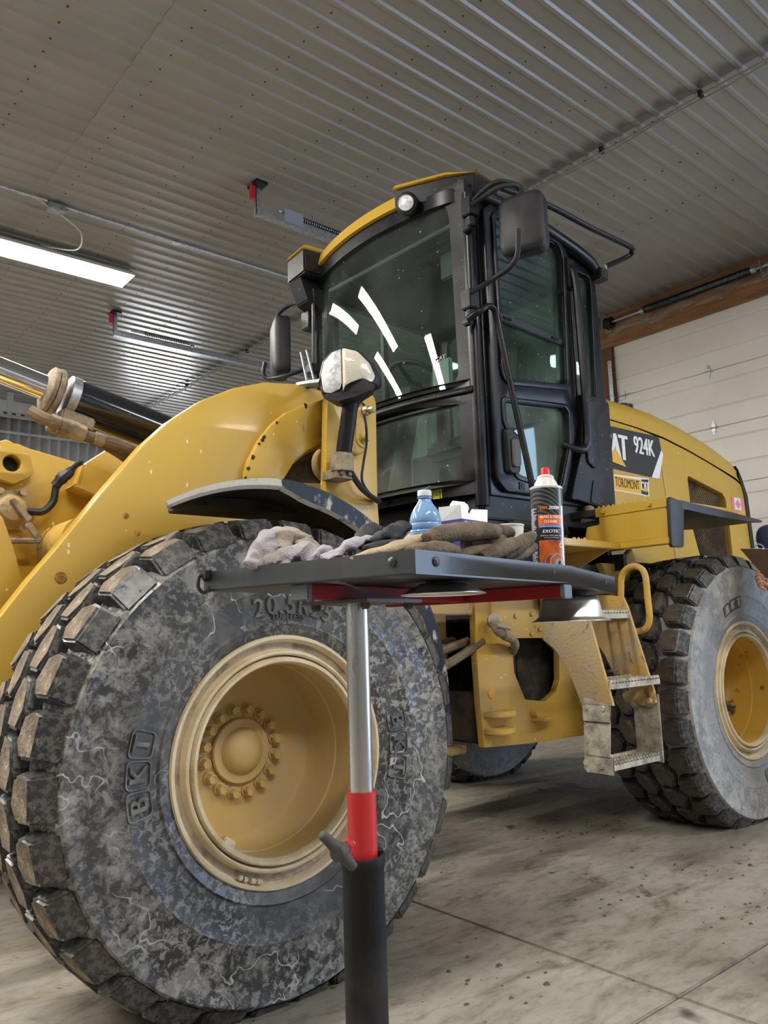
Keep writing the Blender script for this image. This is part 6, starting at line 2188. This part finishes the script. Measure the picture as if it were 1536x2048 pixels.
for k in range(46):
    z = 0.158 - 0.0033 * k
    if 18 < k < 22:
        continue
    wrect(b, -0.047 + 0.002 * random.random(), -0.027 - 0.010 * random.random(), z, z + 0.0013, 0.0005)
obj('label_small_print', b, LW, can, smooth=0)

# blue drink bottle
CBt = tp_(0.326, 0.205, FZ)
bt = thing('water_bottle', CBt, 'blue plastic drink bottle with white cap standing on the tray', 'bottle')
pb = bpy.data.materials.new('blue_clear_plastic')
pb.use_nodes = True
bs = pb.node_tree.nodes['Principled BSDF']
bs.inputs['Base Color'].default_value = (0.30, 0.52, 0.85, 1)
bs.inputs['Roughness'].default_value = 0.12
bs.inputs['Transmission Weight'].default_value = 0.35
bs.inputs['IOR'].default_value = 1.2
bs.inputs['Coat Weight'].default_value = 0.6
BR = 0.0330
prof = [(0.028, 0), (BR, 0.004), (BR, 0.105), (BR + 0.0006, 0.108), (BR - 0.0015, 0.111), (BR, 0.114), (BR + 0.0002, 0.122), (BR - 0.0012, 0.125), (BR, 0.128), (BR - 0.001, 0.135), (BR - 0.004, 0.146), (BR - 0.0095, 0.157), (BR - 0.0155, 0.165), (0.0135, 0.172), (0.0130, 0.176), (0.0150, 0.177), (0.0150, 0.179), (0.0125, 0.180), (0.0125, 0.186)]
obj('bottle_body', B().lathe(prof, CBt, (0, 0, 1), 44), pb, bt, smooth=45)
b = B().lathe([(0.0145, 0.1815), (0.0145, 0.192), (0.0135, 0.1935), (0, 0.1935)], CBt, (0, 0, 1), 36)
obj('bottle_cap', b, pm('cap_white', (0.62, 0.66, 0.74), 0.45), bt, smooth=40)
fa = math.atan2(-CBt.y, -CBt.x)
b = B()
b.grid(lambda u, v: CBt + Vector(((BR + 0.0006) * math.cos(fa + R(-55 + 118 * u)), (BR + 0.0006) * math.sin(fa + R(-55 + 118 * u)), 0.03 + 0.074 * v)), 24, 2)
obj('bottle_label', b, pm('label_pale', (0.62, 0.66, 0.74), 0.4), bt, smooth=80)
b = B()
b.grid(lambda u, v: CBt + Vector(((BR + 0.0004) * math.cos(fa + R(-100 + 200 * u)), (BR + 0.0004) * math.sin(fa + R(-100 + 200 * u)), 0.03 + 0.077 * v)), 24, 2)
obj('bottle_label', b, pm('label_blue_edge', (0.16, 0.42, 0.80), 0.3), bt, smooth=80)
b = B()
random.seed(4)
for k in range(13):
    z = 0.100 - 0.0052 * k
    for (a0, a1) in ((-48, 2), (6, 58)):
        a1 = a1 - random.uniform(0, 18)
        b.grid(lambda u, v: CBt + Vector(((BR + 0.0009) * math.cos(fa + R(a0 + (a1 - a0) * u)), (BR + 0.0009) * math.sin(fa + R(a0 + (a1 - a0) * u)), z + (0.0018 if k else 0.003) * v)), 8, 2)
obj('label_text_line', b, pm('print_dark', (0.12, 0.13, 0.18), 0.5), bt, smooth=0)

# opened parts box, blue and white
BXo = tmat(0.562, 0.265, FZ, -4)
bxt = thing('parts_box', BXo.translation, 'opened blue and white cardboard parts box behind the brown glove', 'box')
b = B()
for a in ((-0.05, 0.05, -0.035, -0.0345, 0, 0.157), (-0.05, 0.05, 0.0345, 0.035, 0, 0.157), (-0.05, -0.0495, -0.035, 0.035, 0, 0.157), (0.0495, 0.05, -0.035, 0.035, 0, 0.157), (-0.05, 0.05, -0.035, 0.035, 0, 0.001)):
    b.box(*a, BXo)
obj('carton', b, BLU, bxt, smooth=0)
def flap_(p, name, mat=WHT):
    b = B()
    vs_ = [BXo @ Vector(q) for q in p]
    nrm = (vs_[1] - vs_[0]).cross(vs_[2] - vs_[0]).normalized() * 0.0007
    b.hexa([v for v in vs_], [v + nrm for v in vs_])
    return obj(name, b, mat, bxt, smooth=0)
flap_([(-0.05, -0.035, 0.157), (-0.048, 0.030, 0.157), (-0.052, 0.028, 0.190), (-0.056, -0.038, 0.187)], 'flap')
flap_([(-0.02, 0.035, 0.157), (0.05, 0.035, 0.157), (0.098, 0.05, 0.205), (0.095, 0.051, 0.213), (0.082, 0.052, 0.219), (0.032, 0.05, 0.217), (0.022, 0.05, 0.208)], 'flap')
flap_([(0.05, -0.035, 0.157), (0.05, 0.034, 0.157), (0.078, 0.028, 0.198), (0.075, -0.02, 0.190)], 'flap')
flap_([(-0.03, -0.030, 0.150), (0.02, -0.030, 0.152), (0.055, 0.028, 0.192), (0.010, 0.032, 0.190)], 'inner_panel', WHT)
b = B()
flat_text(b, 'STOPTECH', 0.017, 0.0004, lambda x, y, z: BXo @ Vector((x, -0.0352 - z, 0.146 + y)), 0.95, bold=0.0005)
obj('box_lettering', b, WHT, bxt, smooth=0)

# paper cup
CPo = tp_(0.66, 0.20, FZ)
cp_ = thing('paper_cup', CPo, 'small white paper cup standing behind the gloves', 'cup')
obj('cup_wall', B().lathe([(0.026, 0.0), (0.036, 0.146), (0.0375, 0.147), (0.0375, 0.150), (0.0355, 0.151), (0.0345, 0.147), (0.025, 0.004), (0, 0.004)], CPo, (0, 0, 1), 36), pm('cup_paper', (0.66, 0.65, 0.58), 0.7), cp_, smooth=40)

# ---- gloves and rags
def skin_obj(name, chains, mat, parent=None, sub=2):
    """chains: lists of (point, radius); first points of later chains connect to the given joint index of chain 0"""
    verts, edges, radii = [], [], []
    for ch in chains:
        link_to = ch.get('to')
        prev = link_to
        for p, r in ch['pts']:
            verts.append(Vector(p))
            radii.append(r)
            i = len(verts) - 1
            if prev is not None:
                edges.append((prev, i))
            prev = i
    me = bpy.data.meshes.new(name)
    me.from_pydata(verts, edges, [])
    o = bpy.data.objects.new(name, me)
    COL.objects.link(o)
    md = o.modifiers.new('skin', 'SKIN')
    md.use_smooth_shade = True
    md.branch_smoothing = 0.6
    lay = me.skin_vertices[0].data if me.skin_vertices else None
    if lay is None:
        me.attributes.new('skin', 'FLOAT', 'POINT')
    for i, r in enumerate(radii):
        lay[i].radius = r if isinstance(r, tuple) else (r, r)
    lay[0].use_root = True
    sb = o.modifiers.new('subdivision', 'SUBSURF')
    sb.levels = sb.render_levels = sub
    me.materials.append(mat)
    if parent is not None:
        o.parent = parent
        o.matrix_parent_inverse = WM(parent).inverted()
    return o
def soft(name, strips, mat, parent, seed=1, amp=0.006, sub=1):
    """folded cloth or leather: flattened swept rolls with wrinkle noise"""
    b = B()
    for k, s in enumerate(strips):
        pts = bez(s['p'], 7)
        n = len(pts)
        rs = s['r']
        rad = []
        for i in range(n):
            t = i / (n - 1) * (len(rs) - 1)
            a = int(min(t, len(rs) - 2))
            rad.append(rs[a] + (rs[a + 1] - rs[a]) * (t - a))
        b.tube(pts, rad, 14, flat=s.get('f', 0.6))
    for v in b.bm.verts:
        p = v.co * 38
        q = v.co * 95
        v.co += amp * Vector((mnoise.noise(p + Vector((seed, 0, 0))), mnoise.noise(p + Vector((0, seed, 5))), mnoise.noise(p + Vector((9, 0, seed))))) \
            + amp * 0.45 * Vector((mnoise.noise(q), mnoise.noise(q + Vector((3, 1, 2))), mnoise.noise(q + Vector((7, 8, 9)))))
    for v in b.bm.verts:
        v.co.z = max(v.co.z, FZ + 0.001)
    return obj(name, b, mat, parent, smooth=70, sub=sub)


rg = thing('cotton_rag', tp_(0.05, 0.40, FZ), 'crumpled pale grey cotton rag at the left end of the tray', 'rag')
soft('rag_fold', [
    {'p': [(0.73,1.24,1.184), (0.76,1.27,1.21), (0.795,1.29,1.238), (0.827,1.3,1.253), (0.858,1.3,1.251), (0.866,1.3,1.233)], 'r': [0.014, 0.020, 0.024, 0.024, 0.020, 0.012], 'f': 0.75},
    {'p': [(0.761,1.24,1.185), (0.779,1.26,1.206), (0.801,1.27,1.227), (0.833,1.28,1.239)], 'r': [0.016, 0.020, 0.020, 0.014], 'f': 0.8}], RAG, rg, 2, 0.011, 2)
soft('rag_fold', [
    {'p': [(0.795,1.25,1.217), (0.813,1.26,1.238), (0.833,1.27,1.25), (0.849,1.26,1.242), (0.872,1.24,1.231)], 'r': [0.012, 0.018, 0.022, 0.022, 0.006], 'f': 0.7},
    {'p': [(0.817,1.22,1.221), (0.828,1.2,1.221), (0.839,1.18,1.212), (0.84,1.16,1.199)], 'r': [0.010, 0.015, 0.014, 0.008], 'f': 0.8}], RAGB, rg, 4, 0.011, 2)
soft('rag_fold', [
    {'p': [(0.761,1.2,1.189), (0.786,1.2,1.203), (0.806,1.18,1.205), (0.817,1.15,1.197), (0.817,1.12,1.188)], 'r': [0.014, 0.022, 0.024, 0.020, 0.010], 'f': 0.7}], RAG, rg, 6, 0.012, 2)
rg2 = thing('cotton_rag', tp_(0.05, 0.2, FZ), 'flat pale rag strip beside the black glove on the tray', 'rag')
soft('rag_fold', [
    {'p': [(0.773,1.08,1.183), (0.797,1.08,1.194), (0.831,1.09,1.206), (0.861,1.1,1.218), (0.898,1.12,1.233)], 'r': [0.012, 0.016, 0.020, 0.018, 0.010], 'f': 0.45},
    {'p': [(0.783,1.12,1.193), (0.812,1.13,1.203), (0.828,1.14,1.215)], 'r': [0.010, 0.014, 0.008], 'f': 0.8}], pm('lilac_rag', (0.42, 0.39, 0.44), 0.95, col2=(0.34, 0.30, 0.30), vscale=22, vth=(0.5, 0.66), bump=0.6, bscale=350), rg2, 8, 0.010, 2)

# black glove, crumpled
bg = thing('black_glove', tp_(0.15, 0.2, FZ), 'crumpled black work glove beside the blue bottle', 'glove')
soft('glove_body', [
    {'p': [(0.865,1.1,1.213), (0.909,1.14,1.237), (0.953,1.17,1.253), (0.984,1.18,1.252), (0.986,1.16,1.236)], 'r': [0.010, 0.014, 0.017, 0.017, 0.012], 'f': 0.8},
    {'p': [(0.891,1.1,1.219), (0.919,1.11,1.232), (0.957,1.13,1.247), (0.989,1.15,1.264)], 'r': [0.008, 0.013, 0.013, 0.006], 'f': 0.8},
    {'p': [(0.952,1.12,1.23), (0.986,1.14,1.247), (1.024,1.16,1.262), (1.037,1.16,1.253)], 'r': [0.012, 0.017, 0.017, 0.010], 'f': 0.9}], GLB, bg, 11, 0.007)
soft('finger', [
    {'p': [(0.827,1.03,1.199), (0.855,1.04,1.206), (0.889,1.05,1.214), (0.921,1.06,1.219)], 'r': [0.009, 0.013, 0.012, 0.006], 'f': 0.6}], GLB, bg, 13, 0.003)
obj('cuff', B().tube(bez([(1.035,1.17,1.266), (1.041,1.165,1.262), (1.04,1.16,1.251), (1.029,1.155,1.238)], 5), 0.0055, 8), WHT, bg, label='white elastic cuff')

# two brown leather gloves
gv = thing('leather_glove', tp_(0.2, 0.08, FZ), 'brown leather work glove with tan cuff on the tray corner', 'glove')
soft('cuff', [{'p': [(0.785,1.02,1.176), (0.822,1.02,1.187), (0.858,1.01,1.196), (0.912,1.02,1.21), (0.958,1.03,1.221)], 'r': [0.010, 0.015, 0.019, 0.019, 0.018], 'f': 0.6}], GLVT, gv, 21, 0.003, 2)
soft('palm', [{'p': [(0.886,1.01,1.197), (0.958,1.03,1.218), (1.018,1.04,1.234), (1.068,1.05,1.24)], 'r': [0.014, 0.020, 0.024, 0.020], 'f': 0.75}], GLV, gv, 22, 0.003, 2)
soft('finger', [{'p': [(0.936,1,1.216), (0.985,1,1.23), (1.054,1.01,1.24), (1.115,1.02,1.245), (1.156,1.03,1.245), (1.166,1.03,1.241)], 'r': [0.015, 0.020, 0.021, 0.019, 0.015, 0.004], 'f': 0.9}], GLV, gv, 23, 0.002, 2)
soft('finger', [{'p': [(1.098,1.06,1.237), (1.178,1.08,1.252), (1.254,1.1,1.26), (1.289,1.11,1.259), (1.295,1.11,1.255)], 'r': [0.018, 0.020, 0.018, 0.013, 0.004], 'f': 0.9}], GLV, gv, 24, 0.002, 2)
soft('finger', [{'p': [(1.077,1.04,1.22), (1.137,1.05,1.23), (1.21,1.07,1.236), (1.245,1.08,1.234)], 'r': [0.016, 0.018, 0.016, 0.004], 'f': 0.9}], GLV, gv, 29, 0.002, 2)
soft('thumb', [{'p': [(0.853,0.955,1.186), (0.893,0.955,1.191), (0.938,0.96,1.196), (0.971,0.965,1.193), (0.981,0.967,1.189)], 'r': [0.012, 0.017, 0.0165, 0.014, 0.004], 'f': 0.9}], GLV, gv, 25, 0.002, 2)
gv2 = thing('leather_glove', tp_(0.4, 0.06, FZ), 'second brown leather glove, three fingers against the spray can', 'glove')
soft('palm', [{'p': [(1.002,1,1.189), (1.058,1.01,1.199), (1.128,1.03,1.21), (1.187,1.05,1.218)], 'r': [0.010, 0.020, 0.022, 0.014], 'f': 0.6}], GLV, gv2, 31, 0.003, 2)
soft('finger', [{'p': [(1.063,0.99,1.187), (1.097,0.99,1.199), (1.152,1,1.216), (1.186,1.005,1.224), (1.201,1.007,1.226)], 'r': [0.014, 0.0175, 0.0175, 0.013, 0.004], 'f': 0.9}], GLV, gv2, 32, 0.002, 2)
soft('finger', [{'p': [(1.151,1.02,1.194), (1.189,1.02,1.212), (1.238,1.03,1.233), (1.266,1.035,1.243), (1.279,1.037,1.244)], 'r': [0.014, 0.018, 0.018, 0.013, 0.004], 'f': 0.9}], GLV, gv2, 33, 0.002, 2)
soft('finger', [{'p': [(1.184,1.03,1.188), (1.226,1.03,1.205), (1.264,1.035,1.22), (1.287,1.04,1.226)], 'r': [0.012, 0.016, 0.014, 0.004], 'f': 0.9}], GLV, gv2, 34, 0.002, 2)

# ================================================================== PERSON AT THE RIGHT EDGE
pe = thing('person', (4.55, 1.73, 0), 'person in navy work clothes holding a clipboard by the rear tire', 'person')
E_, S_ = Vector((4.33, 1.83, 1.18)), Vector((4.315, 1.925, 1.545))
Hh = Vector((4.044,1.81,1.23))
chains = [
    {'pts': [((4.53, 1.73, 0.93), 0.145), ((4.53, 1.73, 1.06), 0.135), ((4.51, 1.74, 1.22), 0.140), ((4.49, 1.75, 1.38), 0.135), ((4.48, 1.755, 1.47), 0.095), ((4.475, 1.76, 1.515), 0.072)]},
    {'to': 3, 'pts': [(S_.lerp(Vector((4.49, 1.75, 1.45)), 0.35), 0.085), (S_, 0.072), (S_.lerp(E_, 0.5), 0.060), (E_, 0.048), (E_.lerp(Hh, 0.6), 0.040), (Hh + (E_ - Hh).normalized() * 0.05, 0.034)]},
    {'to': 3, 'pts': [((4.59, 1.65, 1.45), 0.085), ((4.66, 1.58, 1.45), 0.072), ((4.70, 1.55, 1.30), 0.058), ((4.68, 1.54, 1.15), 0.047), ((4.58, 1.57, 1.12), 0.040), ((4.50, 1.60, 1.14), 0.034)]},
    {'to': 0, 'pts': [((4.50, 1.82, 0.84), 0.105), ((4.49, 1.84, 0.50), 0.075), ((4.51, 1.84, 0.28), 0.065), ((4.53, 1.84, 0.12), 0.055)]},
    {'to': 0, 'pts': [((4.57, 1.63, 0.84), 0.105), ((4.57, 1.61, 0.50), 0.075), ((4.59, 1.61, 0.28), 0.065), ((4.61, 1.61, 0.12), 0.055)]}]
body = skin_obj('body', chains, NAVY, pe)
for (fx, fy) in ((4.53, 1.84), (4.61, 1.61)):
    skin_obj('boot', [{'pts': [((fx, fy, 0.20), 0.052), ((fx, fy, 0.055), 0.050), ((fx - 0.09, fy - 0.03, 0.045), 0.044), ((fx - 0.16, fy - 0.055, 0.040), 0.036)]}], PLA, pe)
skin_obj('neck', [{'pts': [((4.475, 1.76, 1.50), 0.055), ((4.47, 1.76, 1.56), 0.052), ((4.468, 1.76, 1.64), 0.055)]}], SKIN, pe)
# head details and hands are separate skinned surfaces over the clothed figure
hdm = B()
hdm.grid(lambda u, v: Vector((4.470 + (0.098 - 0.02 * max(0, -math.cos(PI * v))) * math.sin(PI * v) * math.cos(2 * PI * u), 1.76 + 0.078 * math.sin(PI * v) * math.sin(2 * PI * u), 1.695 + 0.122 * math.cos(PI * v))), 24, 14, closed_u=True)
hdm.lathe([(0.018, 0.0), (0.014, 0.02), (0.004, 0.032)], (4.380, 1.76, 1.675), (-0.8, 0, -0.4), 10)
for sy in (-1, 1):
    hdm.lathe([(0.028, 0), (0.030, 0.006), (0.02, 0.012), (0.0, 0.012)], (4.485, 1.76 + sy * 0.074, 1.685), (0, sy, 0), 12)
obj('head', hdm, SKIN, pe, smooth=60)
b = B()
for sy in (-1, 1):
    b.lathe([(0.0, -0.008), (0.010, -0.004), (0.012, 0.0), (0.010, 0.005), (0, 0.007)], (4.383, 1.76 + sy * 0.032, 1.705), (-1, 0, 0), 12, cap0=False, cap1=False)
obj('eye', b, pm('eye_white', (0.6, 0.58, 0.55), 0.2), pe)
obj('mouth', B().tube([(4.393, 1.738, 1.634), (4.383, 1.76, 1.633), (4.393, 1.782, 1.634)], 0.006, 6), pm('lips', (0.35, 0.12, 0.10), 0.5), pe)
b = B().grid(lambda u, v: Vector((4.485 + 0.100 * math.sin(PI * 0.56 * v) * math.cos(2 * PI * u), 1.76 + 0.086 * math.sin(PI * 0.56 * v) * math.sin(2 * PI * u), 1.712 + 0.122 * math.cos(PI * 0.56 * v))), 24, 8, closed_u=True)
obj('hair', b, HAIR, pe, smooth=60)
def hand(c, d, side_v, name):
    c, d, s = Vector(c), Vector(d).normalized(), Vector(side_v).normalized()
    up = d.cross(s).normalized()
    ch = [{'pts': [(c - d * 0.055, (0.026, 0.02)), (c - d * 0.01, (0.036, 0.018)), (c + d * 0.03, (0.036, 0.016))]}]
    o = skin_obj(name, ch, SKIN, pe)
    for k in range(4):
        base = c + d * 0.028 + s * (0.030 - 0.020 * k)
        L_ = (0.036, 0.042, 0.040, 0.032)[k]
        o2 = skin_obj('finger', [{'pts': [(base - d * 0.02, 0.0095), (base + d * L_ * 0.6 + up * 0.004, 0.0092), (base + d * L_ * 1.1 - up * 0.014, 0.0085), (base + d * L_ * 0.95 - up * 0.034, 0.0075)]}], SKIN, pe)
    skin_obj('thumb', [{'pts': [(c - d * 0.03 + s * 0.02, 0.012), (c + s * 0.046 + up * 0.008, 0.0115), (c + d * 0.028 + s * 0.056 + up * 0.012, 0.010), (c + d * 0.052 + s * 0.05 + up * 0.012, 0.0085)]}], SKIN, pe)
hand(Hh + Vector((0, 0, 0.0)), (-0.55, 0.5, 0.5), (0.4, 0.2, 0.75), 'hand')
hand((4.48, 1.615, 1.15), (-0.8, 0.45, 0.2), (-0.1, -0.3, 0.8), 'hand')
# clipboard in the hand
T_ = Vector((3.853,1.84,1.412))
e1 = Vector((0.20, -0.17, -0.012)).normalized() * 0.23
e2 = Vector((0.22, -0.02, -0.15)).normalized() * 0.30
nn = e1.cross(e2).normalized()
if nn.z < 0:
    nn = -nn
cbd = thing('clipboard', T_, 'brown clipboard with metal clip and paper held by the person at the right edge', 'clipboard')
b = B().hexa([T_, T_ + e1, T_ + e1 + e2, T_ + e2], [p + nn * 0.003 for p in (T_, T_ + e1, T_ + e1 + e2, T_ + e2)])
obj('board', b, BRWN, cbd, smooth=0)
i1, i2 = e1.normalized(), e2.normalized()
q0 = T_ + i1 * 0.010 + i2 * 0.008 + nn * 0.0032
b = B().hexa([q0, q0 + i1 * 0.21, q0 + i1 * 0.21 + i2 * 0.27, q0 + i2 * 0.27], [p + nn * 0.004 for p in (q0, q0 + i1 * 0.21, q0 + i1 * 0.21 + i2 * 0.27, q0 + i2 * 0.27)])
obj('paper', b, WHT, cbd, smooth=0)
k0 = T_ + i1 * 0.055 + i2 * 0.004 + nn * 0.0075
b = B().hexa([k0, k0 + i1 * 0.10, k0 + i1 * 0.09 + i2 * 0.035 + nn * 0.012, k0 + i1 * 0.01 + i2 * 0.035 + nn * 0.012], [p + nn * 0.004 for p in (k0, k0 + i1 * 0.10, k0 + i1 * 0.09 + i2 * 0.035 + nn * 0.012, k0 + i1 * 0.01 + i2 * 0.035 + nn * 0.012)])
kc = k0 + i1 * 0.05 + nn * 0.02
b.tube([kc + 0.018 * (math.cos(2 * PI * k / 16) * i1 + math.sin(2 * PI * k / 16) * nn * 1.2) for k in range(16)], 0.0035, 6, closed=True)
obj('clip', b, GALV, cbd)
